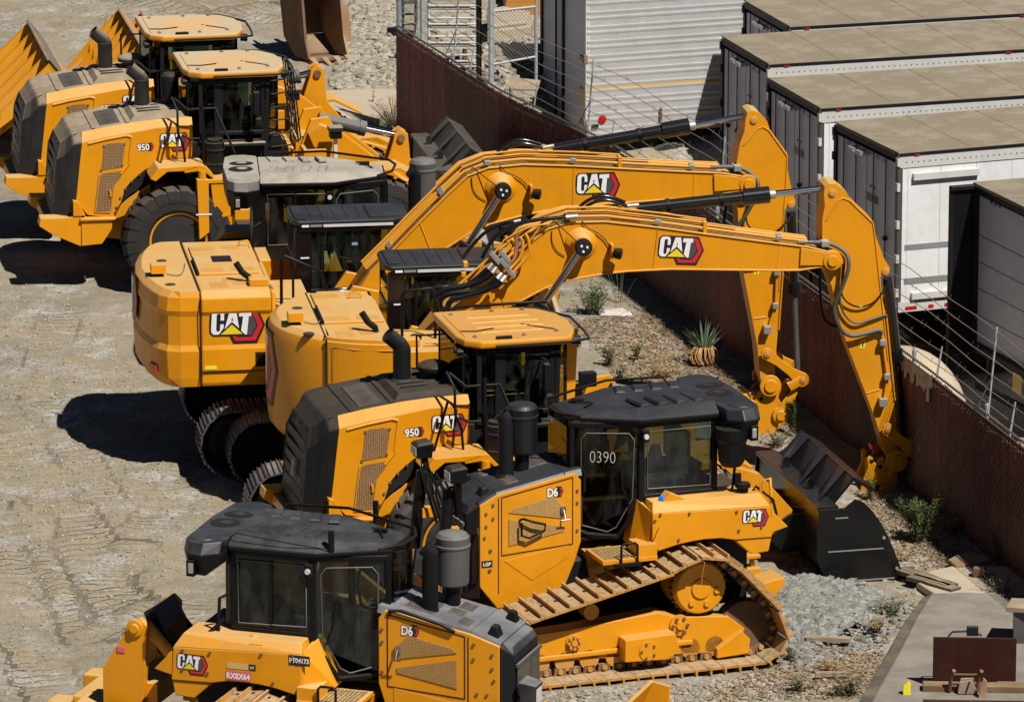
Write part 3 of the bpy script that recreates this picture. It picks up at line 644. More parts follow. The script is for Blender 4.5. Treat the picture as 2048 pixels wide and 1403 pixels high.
# ================================================================ BULLDOZER (x forward)
d1 = (780, 940, 2.438); d2 = (1080, 720, 3.423)
def dozer(F, label, dust, near, blade=True, ripper=False, kind=0):
    """near = +1 if its left side (+y) faces the camera, -1 if the right side does"""
    Y = ['yellow', 'yellow_mid', 'yellow_dusty'][dust]; K = ['black_mid', 'black_mid', 'black_dusty'][dust]; RF = ['grey_roof', 'grey_roof_mid', 'grey_roof_dusty'][dust]
    HT = ['grey_roof', 'hood_mid', 'grey_roof_dusty'][dust]; LT = 'black_mid'
    R = machine('bulldozer', F, label, 'bulldozer', 'tracked bulldozers in the row'); s = near
    Q = lambda y, pts: FD.S(y, d1, pts); Q2 = lambda y, pts: FD.S(y, d2, pts)
    # engine side enclosure
    hs = Q(.6, [(520, 125), (860, 30), (885, 10), (930, 60), (940, 320), (900, 350), (545, 415), (545, 300)])
    e = MB(); top_z = 2.40
    side = [(1.31, 1.50), (1.31, 2.235), (.42, 2.40), (.30, 2.42), (.22, 2.32), (.22, 1.60), (.33, 1.55)]
    side = [(1.66, 1.10), (1.66, 2.12), (1.31, 2.235), (.42, 2.40), (.30, 2.42), (.22, 2.32), (.22, 1.55), (.30, 1.30), (.42, 1.02), (.70, .86), (1.30, .80)]
    for q in (-1, 1):
        a, b = sorted((q * .60, q * .56)); e.prism(side, a, b, Y)
    e.prism([(1.66, 1.0), (1.66, 2.08), (.3, 2.34), (.3, 1.2), (.9, .9)], -.56, .56, 'black_mid')
    eng = e.build('engine_enclosure', R, .012)
    dr = MB(); y0 = s * .612; y1 = s * .605
    door = [(1.25, 1.47), (.33, 1.53), (.33, 2.37), (1.25, 2.20)]
    for (a, b) in zip(door, door[1:] + door[:1]): dr.tube([(a[0], s * .602, a[1]), (b[0], s * .602, b[1])], .008, 'hole', 4)
    dr.tube([(1.66 - .37, s * .602, 2.2), (1.29, s * .602, 1.0)], .008, 'hole', 4)
    dr.prism([(1.16, 2.0), (1.10, 2.05), (.58, 2.15), (.44, 2.00), (.44, 1.86)], *sorted((y0, s * .600)), 'door_mesh')
    dr.prism([(1.16, 1.92), (1.16, 1.58), (.44, 1.70), (.44, 1.76)], *sorted((y0, s * .600)), 'door_mesh')
    dr.prism([(1.22, 1.40), (.40, 1.52), (.40, 1.36), (.86, 1.12)], *sorted((s * .607, s * .600)), Y)
    dr.build('engine_door', eng, .003)
    h = MB(); h.tube([(1.02, s * .62, 1.90), (1.0, s * .68, 1.93), (.86, s * .70, 1.88), (.72, s * .70, 1.84), (.72, s * .68, 1.76), (.92, s * .68, 1.68), (1.02, s * .68, 1.72), (1.02, s * .68, 1.88)], .016, 'black', 8) if kind == 0 else h.tube([(.35, s * .55, 2.30), (.36, s * .62, 2.42), (.5, s * .63, 2.44), (1.0, s * .64, 2.32), (1.12, s * .63, 2.26), (1.12, s * .55, 2.22)], .022, 'black_mid', 8)
    h.build('grab_handle', eng)
    la = MB(); la.box(.43, .49, *sorted((s * .64, s * .60)), 1.93, 2.02, 'steel'); la.tube([(.46, s * .64, 1.98), (.46, s * .70, 1.88)], .012, 'steel', 6); la.tube([(.40, s * .70, 1.87), (.52, s * .70, 1.87)], .01, 'steel', 6); la.build('latch', eng)
    bl = MB(); bolts(bl, [(x, s * .60, z) for x, z in ((1.36, 2.12), (1.58, 2.02), (1.36, 1.95), (1.58, 1.86), (1.60, 1.72), (1.40, 1.55), (1.52, 1.55), (1.40, 1.30), (1.54, 1.30), (.27, 2.2), (.27, 2.05), (.27, 1.70))], (0, s, 0), .018, 'rust'); bl.build('bolt', eng)
    # hood top
    t = MB(); y = .60
    P = [(1.66, 2.12), (1.31, 2.24), (.42, 2.41), (.20, 2.44)]
    for a, b in zip(P, P[1:]):
        t.hexa([(b[0], -y, b[1] - .06), (a[0], -y, a[1] - .06), (a[0], y, a[1] - .06), (b[0], y, b[1] - .06)], [(b[0], -y + .06, b[1] + .02), (a[0], -y + .06, a[1] + .02), (a[0], y - .06, a[1] + .02), (b[0], y - .06, b[1] + .02)], HT)
    ht = t.build('hood_top', R, .008)
    zc = lambda x: np.interp(x, [p[0] for p in P[::-1]], [p[1] for p in P[::-1]])
    t = MB()
    for xa, xb, ya, yb in ((.45, .80, -.40, .05), (.95, 1.12, .05, .4), (1.10, 1.24, -.45, -.2), (.9, 1.08, -.2, 0)):
        t.hexa([(xa, ya, zc(xa) + .02), (xb, ya, zc(xb) + .02), (xb, yb, zc(xb) + .02), (xa, yb, zc(xa) + .02)], [(xa + .02, ya + .02, zc(xa) + .032), (xb - .02, ya + .02, zc(xb) + .032), (xb - .02, yb - .02, zc(xb) + .032), (xa + .02, yb - .02, zc(xa) + .032)], 'grille_mesh')
    t.build('hood_grid', ht)
    # nose and front grille
    g = MB(); g.hexa([(1.66, -.60, .95), (1.82, -.52, .95), (1.82, .52, .95), (1.66, .60, .95)], [(1.66, -.60, 2.12), (1.80, -.50, 2.0), (1.80, .50, 2.0), (1.66, .60, 2.12)], 'black_mid')
    g.hexa([(1.45, -.58, 2.14), (1.80, -.5, 1.98), (1.80, .5, 1.98), (1.45, .58, 2.14)], [(1.42, -.50, 2.21), (1.76, -.44, 2.09), (1.76, .44, 2.09), (1.42, .50, 2.21)], HT)
    nz = g.build('radiator_guard', R, .015)
    g = MB(); g.box(1.822, 1.835, -.45, -.02, 1.0, 1.85, 'grille_mesh'); g.box(1.822, 1.835, .02, .45, 1.0, 1.85, 'grille_mesh'); g.box(1.82, 1.85, -.5, .5, 1.86, 1.90, 'grey_paint'); g.box(1.82, 1.85, -.02, .02, 1.0, 1.88, 'grey_paint'); g.build('front_grille', nz)
    lt = MB()
    for q in (-.36, .36): lt.hexa([(1.46, q - .09, 2.2), (1.60, q - .09, 2.17), (1.60, q + .09, 2.17), (1.46, q + .09, 2.2)], [(1.50, q - .06, 2.30), (1.57, q - .06, 2.29), (1.57, q + .06, 2.29), (1.50, q + .06, 2.30)], 'black')
    lt.build('headlight', nz, .01)
    # exhaust and precleaner
    x = MB(); pxx, pyy = (.77, 0.0) if kind == 0 else (.86, .12); 
    x.cyl((pxx, pyy, 2.35), (pxx, pyy, 2.62), .09, 'black', 14)
    x.lathe((pxx, pyy, 2.58), (0, 0, 1), [(0, .17), (.02, .185), (.44, .195), (.445, .205), (.47, .205), (.475, .195), (.56, .195), (.60, .16), (.625, .08), (.63, 0)], 'grey_roof' if not dust else 'grey_paint', 32)
    x.build('precleaner', R)
    x = MB(); qx, qy = (1.00, .06) if kind == 0 else (.72, -.25)
    x.lathe((qx, qy, 2.30), (0, 0, 1), [(0, .13), (.05, .10), (.10, .09)], 'black', 16)
    x.tube([(qx, qy, 2.35), (qx, qy, 2.95), (qx + .01, qy, 3.02), (qx + (.05 if kind == 0 else -.06), qy - .02, 3.10)], .092, 'black_mid' if kind == 0 else 'black', 18, cap=False)
    x.lathe((qx + (.04 if kind == 0 else -.05), qy - .02, 3.09), (.4 if kind == 0 else -.5, -.3, .5), [(0, .085), (.002, 0)], 'hole', 14); x.build('exhaust_stack', R)
    # rear fender tank box
    f = MB(); side2 = Q2(1.1, [(770, 1050), (1580, 1000), (1590, 1210), (1340, 1230), (1240, 1218), (1130, 1225), (1040, 1240), (950, 1260), (770, 1320)])
    f2 = Q2(1.1, [(1340, 1235), (1590, 1212), (1570, 1310), (1450, 1330)])
    for q in (-1, 1):
        a, b = sorted((q * 1.10, q * .55)); f.prism(side2, a, b, Y)
        f.prism(f2, *sorted((q * 1.08, q * .70)), Y)
        zt = side2[0][1]; x0, x1 = side2[0][0], side2[1][0]
        f.hexa([(x1, q * 1.10, side2[1][1]), (x0, q * 1.10, zt), (x0 - .02, q * .55, zt), (x1, q * .55, zt)][::q], [(x1 + .10, q * 1.02, zt + .10), (x0 - .04, q * 1.0, zt + .11), (x0 - .04, q * .55, zt + .11), (x1 + .10, q * .55, zt + .10)][::q], Y)
        # slanted front face beside the cab door
        fx_ = -.34 if kind == 0 else -.24; f.hexa([(x0 + .05 * (kind == 0), q * 1.09, 1.46), (fx_, q * .76, 1.50), (fx_, q * .55, 1.50), (x0, q * .55, 1.46)][::q], [(x0, q * 1.08, zt + .02), (x0 + .07, q * .76, zt + .10), (x0 + .07, q * .55, zt + .1), (x0, q * .55, zt + .1)][::q], Y)
    f.prism([(-2.31, 1.62), (-2.08, 1.56), (-2.08, 1.86)], -1.09, 1.09, Y); f.box(-2.1, -.5, -.56, .56, 1.2, 1.9, 'black_mid')
    fd = f.build('fender_tank', R, .012)
    bl = MB(); bolts(bl, [(x, s * 1.10, z) for x, z in ((-.62, 1.94), (-.55, 1.87), (-.58, 1.50), (-.86, 1.60), (-1.65, 1.64), (-1.95, 1.66), (-1.95, 1.88), (-1.62, 1.88), (-1.0, 1.92))], (0, s, 0), .017, 'rust')
    if kind == 0: bl.tube([(-.50, s * 1.105, 1.55), (-.60, s * 1.105, 1.78)], .005, 'hole', 4)
    bl.build('bolt', fd)
    st = MB(); st.box(-.55, .16, *sorted((s * .60, s * 1.20)), 1.40, 1.45, Y); st.box(-.50, .12, *sorted((s * .66, s * 1.16)), 1.453, 1.458, 'step_mesh'); st.box(-.55, -.30, *sorted((s * .85, s * 1.18)), 1.45, 1.60, Y)
    st.box(-.5, .1, *sorted((-s * .60, -s * 1.20)), 1.40, 1.45, Y)
    st.prism([(-.5, 1.4), (.15, 1.4), (.1, 1.05), (-.4, 1.15)], -.6, .6, Y); stp = st.build('step', R, .008)
    st = MB(); st.tube([(-.28, s * 1.22, 1.40), (-.28, s * 1.22, 1.62), (-.25, s * 1.22, 1.65), (-.10, s * 1.22, 1.65), (-.07, s * 1.22, 1.62), (-.07, s * 1.22, 1.40)], .016, 'black', 8); st.box(-.32, .02, *sorted((s * 1.18, s * 1.26)), 1.37, 1.41, 'black'); st.build('grab_handle', stp)
    # cab: plan outline
    plan = [(-1.48, -.74), (-.50, -.76), (.30, -.42), (.34, 0), (.30, .42), (-.50, .76), (-1.48, .74)]
    cb = MB(); zt = 3.02; zb = 2.06
    def post(p, z0, z1, r=.045, mat='black'): cb.tube([(p[0], p[1], z0), (p[0], p[1], z1)], r, mat, 4)
    for q in (-1, 1):
        post((-1.47, q * .72), 2.0, zt, .05); post((-.50, q * .745), 1.56, zt, .055); post((.28, q * .42), 1.66, zt, .045)
        cb.tube([(-1.48, q * .735, 2.08), (-.5, q * .75, 2.08)], .045, 'black', 4); cb.tube([(-1.48, q * .735, 2.99), (-.5, q * .75, 2.99), (.28, q * .42, 2.98)], .05, 'black', 4)
        cb.tube([(-.50, q * .74, 2.05), (-.46, q * .74, 1.95), (-.24, q * .66, 1.58), (.10, q * .50, 1.60), (.26, q * .43, 1.68)], .04, 'black', 4)
    cb.prism([(-1.45, 1.6), (-.5, 1.6), (-.5, 2.08), (-1.45, 2.08)], -.70, .70, 'black'); cb.prism([(.05, 1.5), (.30, 1.6), (.30, 2.35), (.1, 2.35)], -.4, .4, 'black'); cb.box(-1.5, -1.44, -.7, .7, 2.08, 2.2, 'black')
    cb.prism([(-.5, 1.52), (.2, 1.52), (.2, 1.56), (-.5, 1.56)], -.5, .5, 'black')
    cab = cb.build('cab', R, .01)
    gl = MB()
    def pane(p, q_, z0, z1, z2, z3, mat='glass'):
        gl.add([(p[0], p[1], z0), (q_[0], q_[1], z1), (q_[0], q_[1], z2), (p[0], p[1], z3)], [[0, 1, 2, 3]], mat)
    for q in (-1, 1):
        pane((-1.44, q * .745), (-.54, q * .755), 2.12, 2.12, 2.95, 2.95)
        pane((.24, q * .445), (-.46, q * .745), 1.62, 1.95, 2.95, 2.95, 'glass_dark' if kind == 0 else 'glass')
    pane((.33, -.38), (.33, .38), 1.9, 1.9, 2.95, 2.95); pane((-1.49, -.68), (-1.49, .68), 2.2, 2.2, 2.95, 2.95); gl.build('window', cab)
    fr = MB(); z = [(.20, 1.66), (-.18, 1.60), (-.26, 1.66), (-.46, 2.02), (-.47, 2.92), (.20, 2.92), (.22, 2.86)]
    def yy(x): return s * (.757 + (x + .5) / .8 * (-.33))
    dz = [(.17, 1.72), (-.12, 1.64), (-.22, 1.70), (-.40, 2.06), (-.42, 2.80), (-.36, 2.88), (.12, 2.88), (.18, 2.80), (.17, 1.72)]
    fr.tube([(a, yy(a) + s * .008, b) for a, b in dz], .009, 'grey_paint', 5)
    wz = [(-.58, 2.18), (-.58, 2.90), (-1.40, 2.90), (-1.40, 2.16), (-.58, 2.18)]
    fr.tube([(a, s * .768, b) for a, b in wz], .010, 'grey_paint', 5)
    if kind: fr.box(-1.02, -.99, *sorted((s * .755, s * .775)), 2.14, 2.92, 'black')
    fr.box(.135, .165, *sorted((yy(.15) + s * .01, yy(.15) + s * .05)), 2.15, 2.42, 'black'); fr.build('door_frame', cab)
    wp = MB(); wp.tube([(-.36, yy(-.36) + s * .03, 1.98), (-.28, yy(-.28) + s * .04, 2.2), (-.26, yy(-.26) + s * .03, 2.45)], .010, 'black', 5); wp.build('wiper', cab)
    seat(cab, -.95, 0, 1.75)
    ip = MB(); ip.box(-1.35, -1.15, -.25, .25, 2.35, 2.7, 'green_glass_yellow'); ip.prism([(-.62, 2.35), (-.75, 2.92), (-1.0, 2.92), (-1.0, 2.55)], -.70, -.66, 'yellow'); ip.prism([(-1.42, 2.1), (-.56, 2.1), (-.62, 2.2), (-1.3, 2.3)], -.3, .3, 'grey_paint'); ip.tube([(-.2, .1, 2.1), (-.3, .2, 2.5), (-.25, .25, 2.7)], .02, 'grey_paint', 6); ip.box(-.15, .1, -.3, .3, 1.6, 2.3, 'seat_fabric'); ip.box(-1.2, -.6, .3, .5, 1.8, 2.2, 'seat_fabric'); ip.box(-1.2, -.6, -.5, -.3, 1.8, 2.2, 'seat_fabric')
    ip.hexa([(-1.1, -.2, 2.02), (-.8, -.15, 2.05), (-.8, .1, 2.05), (-1.1, .12, 2.02)], [(-1.05, -.1, 2.5), (-.95, -.1, 2.5), (-.95, .02, 2.52), (-1.05, .0, 2.5)], 'plastic_blue_film'); ip.build('console', cab, .01)
    # roof with air conditioner
    r = MB(); pl = [(.30, .40), (-.45, .84), (-1.48, .86), (-1.48, -.86), (-.45, -.84), (.30, -.40)]
    r.prism(pl, 3.03, 3.07, 'black', 'z'); r.hexa([(.28, -.38, 3.07), (.28, .38, 3.07), (-.46, .81, 3.07), (-1.50, .82, 3.07), (-1.50, -.82, 3.07), (-.46, -.81, 3.07)], [(.18, -.30, 3.11), (.18, .30, 3.11), (-.48, .62, 3.17), (-1.50, .64, 3.18), (-1.50, -.64, 3.18), (-.48, -.62, 3.17)], RF)
    roof = r.build('roof', cab, .006)
    pn = MB()
    for i in range(4):
        for q in (-1, 1):
            xx = -.50 - i * .235
            pn.hexa([(xx, q * .18, 3.165), (xx - .13, q * .12, 3.17), (xx - .19, q * .56, 3.17), (xx - .06, q * .60, 3.165)][::q], [(xx - .03, q * .20, 3.197), (xx - .12, q * .17, 3.20), (xx - .17, q * .53, 3.20), (xx - .08, q * .55, 3.197)][::q], RF)
    pn.build('roof_pressing', roof, .006)
    ac = MB(); o = [(-1.50, .70), (-1.52, 1.02), (-1.70, 1.16), (-1.88, 1.12), (-1.98, .95), (-2.02, 0), (-1.98, -.95), (-1.88, -1.12), (-1.70, -1.16), (-1.52, -1.02), (-1.50, -.70)]
    n = len(o); ac.hexa([(a * .97 - .03, b * .92, 2.76 if a < -1.6 else 2.9) for a, b in o], [(a, b, 3.02) for a, b in o], 'black'); ac.hexa([(a, b, 3.02) for a, b in o], [(a * .985 - .02, b * .93, 3.15) for a, b in o], RF)
    acu = ac.build('air_conditioner', roof, .012)
    fn = MB()
    for yv in (.10, -.28) if s > 0 else (-.10, .28):
        fn.lathe((-1.74 - (.02 if yv < 0 else 0), yv * 1.15 + s * .10, 3.148), (0, 0, 1), [(0, .175), (.008, .175), (.012, .165)], 'black', 28); fn.lathe((-1.74, yv * 1.15 + s * .10, 3.158), (0, 0, 1), [(0, .08), (.01, .078)], RF, 20)
    fn.lathe((-1.78, s * .82, 3.148), (0, 0, 1), [(0, .16), (.012, .15)], RF, 24); fn.build('fan', acu)
    ft = MB(); ft.box(-1.86, -1.80, *sorted((s * 1.06, s * 1.15)), 2.80, 2.92, 'galvanised'); ft.box(-1.89, -1.79, *sorted((s * 1.0, s * 1.13)), 2.76, 2.95, 'black'); ft.build('work_light', acu, .01)
    if kind == 0:
        x = MB(); x.lathe((-1.62, s * .92, 2.42), (0, 0, 1), [(0, .12), (.06, .16), (.30, .18), (.34, .20), (.48, .20), (.5, .1)], 'black', 20); x.build('air_filter', R)
    else:
        x = MB(); x.box(-1.62, -1.42, -.6, .6, 2.0, 2.8, 'grille_mesh'); x.build('radiator_screen', cab, .01)
    rl = MB(); rl.tube([(-1.35, -s * .80, 3.12), (-1.30, -s * .84, 3.20), (-.55, -s * .84, 3.22), (.38, -s * .30, 3.16), (.46, 0, 3.14), (.40, s * .25, 3.10), (.18, s * .46, 3.08)], .018, 'black', 8); rl.build('roof_rail', roof)
    at = MB()
    for a, b in ((.02, -s * .1), ): at.box(a - .07, a + .07, b - .05, b + .05, 3.13, 3.17, 'black'); 
    at.tube([(.12, -.15, 3.13), (.02, .05, 3.15), (-.1, .15, 3.16), (.05, .25, 3.14)], .012, 'black', 5)
    if kind == 2: at.cyl((-.30, s * .70, 3.08), (-.30, s * .70, 3.32), .035, 'black', 12); at.cyl((-.2, -s * .72, 3.08), (-.2, -s * .72, 3.36), .035, 'black', 12); at.tube([(-.30, s * .72, 3.1), (-.8, s * .80, 3.16), (-1.4, s * .8, 3.22), (-1.5, s * .75, 3.15)], .008, 'hole', 5)
    elif kind == 0: at.box(-.62, -.42, -s * .98, -s * .80, 3.20, 3.36, 'black') if s < 0 else at.box(-.42, -.22, -.98, -.80, 3.16, 3.34, 'black')
    at.build('antenna', roof, .006)
    ll = MB(); ll.box(-.56, -.48, *sorted((s * .80, s * .88)), 2.80, 2.94, 'black'); ll.lathe((-.52, s * .88, 2.87), (0, s, 0), [(0, .035), (.02, .03)], 'white_dirty', 10); ll.build('side_light', cab)
    # tracks
    for q in (-1, 1):
        tk = MB(); path = [(1.60, .18), (1.45, .02), (-1.84, .02), (-2.05, .15), (-2.13, .30), (-1.98, .70), (-1.52, 1.19), (-1.28, 1.36), (-1.04, 1.40), (-.80, 1.33), (-.55, 1.22), (1.20, .82), (1.48, .70), (1.64, .46)]
        path = [(a, b + .05) for a, b in path]; pts = []; L = 0; seg = []
        for i in range(len(path)): a, b = Vector(path[i]), Vector(path[(i + 1) % len(path)]); seg.append((L, a, b)); L += (b - a).length
        npad = int(L / .19); cx, cz = -.2, .6
        for k in range(npad):
            d = L * k / npad
            for l0, a, b in seg:
                if l0 <= d < l0 + (b - a).length + 1e-9: pt = a + (b - a).normalized() * (d - l0); dv = (b - a).normalized(); break
            nv = Vector((dv[1], -dv[0])); 
            if nv.dot(pt - Vector((cx, cz))) < 0: nv = -nv
            hw = .092; ya, yb = sorted((q * .76, q * 1.55))
            A = pt - dv * hw; B = pt + dv * hw; i0 = nv * .0; i1 = nv * .03
            tk.prism([tuple(A), tuple(B), tuple(B + i1), tuple(A + i1)], ya, yb, 'yellow_track')
            g0 = A + dv * .02; g1 = A + dv * .045
            tk.prism([tuple(g0 + i1), tuple(g1 + i1), tuple(g1 + nv * .085), tuple(g0 + nv * .085)], ya, yb, 'yellow_track')
            i2 = -nv * .09; tk.prism([tuple(A + dv * .01), tuple(B - dv * .01), tuple(B - dv * .02 + i2), tuple(A + dv * .02 + i2)], q * 1.10, q * 1.22, 'rust')
            if q == s: tk.cyl((pt[0] - nv[0] * .05, q * 1.22, pt[1] - nv[1] * .05), (pt[0] - nv[0] * .05, q * 1.25, pt[1] - nv[1] * .05), .034, 'yellow_track', 8)
            if q == s and 0 < nv[1]: tk.box(pt[0] - .02, pt[0] + .02, q * 1.13, q * 1.19, pt[1] + .028, pt[1] + .034, 'hole')
        trk = tk.build('track', R)
        tf = MB(); frm = [(1.1, .28), (1.1, .62), (.60, .64), (-.55, .74), (-.80, .66), (-1.48, .60), (-1.70, .42), (-1.62, .26), (-1.55, .14)]
        tf.prism(frm, *sorted((q * .95, q * 1.22)), Y)
        tf.prism([(1.10, .28), (-1.0, .30), (-1.0, .36), (1.10, .34)], *sorted((q * 1.22, q * 1.26)), Y)
        tf.prism([(-.04, .22), (-.04, .50), (-.70, .52), (-.76, .30), (-.60, .20)], *sorted((q * 1.20, q * 1.44)), Y)
        tf.prism([(-1.30, .10), (-1.30, .22), (-1.62, .42), (-1.74, .30), (-1.72, .12)], *sorted((q * 1.16, q * 1.30)), Y)
        tfo = tf.build('track_frame', trk, .012)
        bo = MB(); bo.lathe((-.34, q * 1.44, .34), (0, q, 0), [(0, .12), (.012, .12)], Y, 18); bolts(bo, [(-.34 + cos(a) * .09, q * 1.45, .34 + sin(a) * .09) for a in [k * 2 * pi / 5 for k in range(5)]], (0, q, 0), .016, 'rust')
        for bx, bz, br, nb in ((-.83, .56, .13, 6), (.55, .48, .10, 8)):
            bo.lathe((bx, q * 1.22, bz), (0, q, 0), [(0, br), (.03, br), (.035, br * .4), (.06, br * .4)], Y, 20); bolts(bo, [(bx + cos(a) * br * .72, q * 1.25, bz + sin(a) * br * .72) for a in [k * 2 * pi / nb for k in range(nb)]], (0, q, 0), .02, 'steel' if nb == 6 else 'yellow_worn', .035)
        bo.build('bolted_cap', tfo)
        ro = MB()
        for xr in (-1.30, -.98, -.66, -.34, .0, .34, .66, .98): ro.lathe((xr, q * .95, .24), (0, q, 0), [(0, .13), (.10, .13), (.12, .09), (.22, .09), (.24, .13), (.27, .125)], 'yellow_worn', 16)
        for xr in (1.30,): ro.lathe((xr, q * .98, .42), (0, q, 0), [(0, .36), (.2, .36), (.21, .28)], 'yellow_worn', 28)
        ro.lathe((-1.72, q * .98, .42), (0, q, 0), [(0, .34), (.2, .34), (.21, .26), (.23, .1)], 'rust', 28)
        ro.lathe((.30, q * .98, .82), (0, q, 0), [(0, .10), (.2, .10)], 'yellow_worn', 16); ro.build('roller', trk)
        sp = MB(); sp.lathe((-1.10, q * .75, 1.0), (0, q, 0), [(0, .34), (.42, .34), (.43, .33), (.47, .33), (.50, .31), (.51, 0)], Y, 36); sp.lathe((-1.10, q * 1.25, 1.0), (0, q, 0), [(0, .13), (.02, .13), (.03, .12)], Y, 20)
        for k in range(27):
            a = 2 * pi * k / 27; sp.prism([(-1.10 + cos(a + t) * r_, 1.0 + sin(a + t) * r_) for t, r_ in ((-.06, .33), (.06, .33), (.03, .375), (-.03, .375))], *sorted((q * 1.10, q * 1.17)), 'rust')
        bolts(sp, [(-1.10 + cos(a) * .21, q * 1.25, 1.0 + sin(a) * .21) for a in (.2 + pi, 1.2 + pi, 2.2 + pi)], (0, q, 0), .04, Y, .03)
        sp.build('sprocket', trk, .004)
    MB().box(-2.0, 1.2, -.54, .54, .55, 1.3, 'black_mid').build('belly_pan', R, .02)
    # drawbar behind
    z = MB(); z.box(-2.35, -2.0, -.12, .12, .75, .83, Y); z.box(-2.35, -2.0, -.12, .12, .95, 1.0, Y); z.cyl((-2.28, 0, .7), (-2.28, 0, 1.08), .035, Y, 10); 
    if s > 0: z.prism([(-2.02, .9), (-2.3, .95), (-2.32, .88), (-2.1, .62)], .6, 1.0, Y)
    z.build('drawbar', R, .01)
    # hydraulic lift cylinders, work lights on the nose
    lf = MB()
    for q in (-1, 1):
        lf.tube([(2.02, q * .48, 2.32), (2.12, q * .52, 1.35)], .075, 'black', 12); lf.tube([(2.12, q * .52, 1.35), (2.2, q * .55, .75)], .04, 'chrome', 10); lf.box(1.90, 2.04, *sorted((q * .42, q * .54)), 1.74, 1.86, Y)
    if kind != 2: lf.build('lift_cylinder', R)
    lp = MB()
    for q in (-1, 1):
        yb = q * .62; lp.hexa([(1.88, yb - .10, 2.46), (2.06, yb - .10, 2.46), (2.06, yb + .10, 2.46), (1.88, yb + .10, 2.46)], [(1.86, yb - .12, 2.64), (2.08, yb - .12, 2.62), (2.08, yb + .12, 2.62), (1.86, yb + .12, 2.64)], 'black')
        lp.hexa([(1.86, yb - .12, 2.64), (2.08, yb - .12, 2.62), (2.08, yb + .12, 2.62), (1.86, yb + .12, 2.64)], [(1.89, yb - .09, 2.67), (2.05, yb - .09, 2.65), (2.05, yb + .09, 2.65), (1.89, yb + .09, 2.67)], 'black_mid')
        lp.tube([(1.95, yb, 2.44), (1.90, q * .50, 2.0)], .05, 'black', 8); lp.box(2.082, 2.09, yb - .10, yb + .10, 2.50, 2.6, 'white_dirty')
    hh = MB()
    for k in range(4): hh.tube([(1.9, .3 - k * .2, 1.7), (2.05, .35 - k * .25, 2.1 + .08 * k), (1.95, .45 - k * .3, 2.35), (1.8, .4 - k * .25, 1.9)], .018, 'black_gloss', 6, 5)
    hh.tube([(1.7, s * .63, 1.2), (1.72, s * .70, 1.3), (1.72, s * .70, 1.8), (1.7, s * .63, 1.85)], .02, 'black', 6)
    if kind == 0:
        lp.build('headlamp_mast', R, .015); hh.build('hydraulic_hose', R)
    if kind == 2:
        mm = MB(); mm.tube([(1.62, s * .62, 1.05), (1.62, s * .85, 1.05), (1.62, s * .85, 1.42), (1.62, s * .62, 1.42)], .018, 'black', 6); mm.tube([(1.6, s * .68, 1.0), (1.6, s * .66, 1.48)], .03, 'black', 6)
        mm.build('grab_handle', R)
        wl_ = MB(); wl_.hexa([(1.90, -.56, 1.42), (2.06, -.54, 1.42), (2.06, -.34, 1.42), (1.90, -.32, 1.42)], [(1.88, -.60, 1.72), (2.08, -.56, 1.68), (2.08, -.32, 1.68), (1.88, -.28, 1.72)], 'hood_mid'); wl_.box(2.07, 2.08, -.53, -.35, 1.46, 1.64, 'white_dirty'); wl_.tube([(1.80, -.44, 1.5), (1.95, -.44, 1.5)], .03, 'black', 6); wl_.build('work_light', R, .012)
    if blade:
        b = MB(); pr = [(2.62, .02), (2.50, .35), (2.52, .75), (2.70, 1.15), (2.76, 1.15), (2.58, .75), (2.57, .36), (2.68, .02)]
        for i in range(3):
            p, q_, p2, q2 = pr[i], pr[i + 1], pr[7 - i], pr[6 - i]
            b.prism([p, q_, q2, p2], -1.75, 1.75, Y)
        for q in (-1, 1): b.prism([(2.62, .02), (2.50, .35), (2.52, .75), (2.70, 1.15), (2.95, 1.1), (2.9, .02)], q * 1.75, q * 1.72, Y)
        b.box(2.35, 2.55, -1.2, 1.2, .35, .55, Y)
        bo = b.build('blade', R, .01)
        p = MB()
        for q in (-1, 1): p.hexa([(1.2, q * .62 - .08, .3), (2.5, q * .55 - .08, .3), (2.5, q * .55 + .08, .3), (1.2, q * .62 + .08, .3)], [(1.2, q * .62 - .08, .55), (2.5, q * .55 - .08, .55), (2.5, q * .55 + .08, .55), (1.2, q * .62 + .08, .55)], Y)
        p.build('push_arm', R, .01)
    if ripper:
        p = MB(); pc = [(-2.67, 2.04), (-2.58, 1.96), (-2.62, 1.27), (-2.65, .95), (-3.13, .95), (-3.13, 1.41), (-2.93, 1.73), (-2.78, 2.0)]
        p.prism(pc, -.62, -.52, Y); p.prism(pc, .40, .50, Y); p.box(-2.9, -2.5, -.52, .4, 1.0, 1.25, Y)
        p.lathe((-2.72, -.62, 1.93), (0, -1, 0), [(0, .10), (.03, .10), (.035, .055), (.06, .05)], Y, 18); p.box(-2.95, -2.85, -.632, -.622, 1.62, 1.69, 'pink_ink')
        rp = p.build('ripper_frame', R, .015)
        p = MB(); p.hexa([(-3.0, -.45, .70), (-3.55, -.45, .70), (-3.55, .45, .70), (-3.0, .45, .70)], [(-3.1, -.42, .98), (-3.6, -.42, .98), (-3.6, .42, .98), (-3.1, .42, .98)], Y)
        p.hexa([(-3.1, -.75, .55), (-3.5, -.75, .55), (-3.5, -.3, .55), (-3.1, -.3, .55)], [(-3.15, -.72, .95), (-3.48, -.72, .95), (-3.48, -.3, 1.0), (-3.15, -.3, 1.0)], Y)
        p.box(-3.95, -3.5, -.35, -.05, .62, .86, Y); p.box(-3.95, -3.5, .75, 1.05, .62, .86, Y); p.box(-3.62, -3.3, -.5, 1.3, .60, .90, Y)
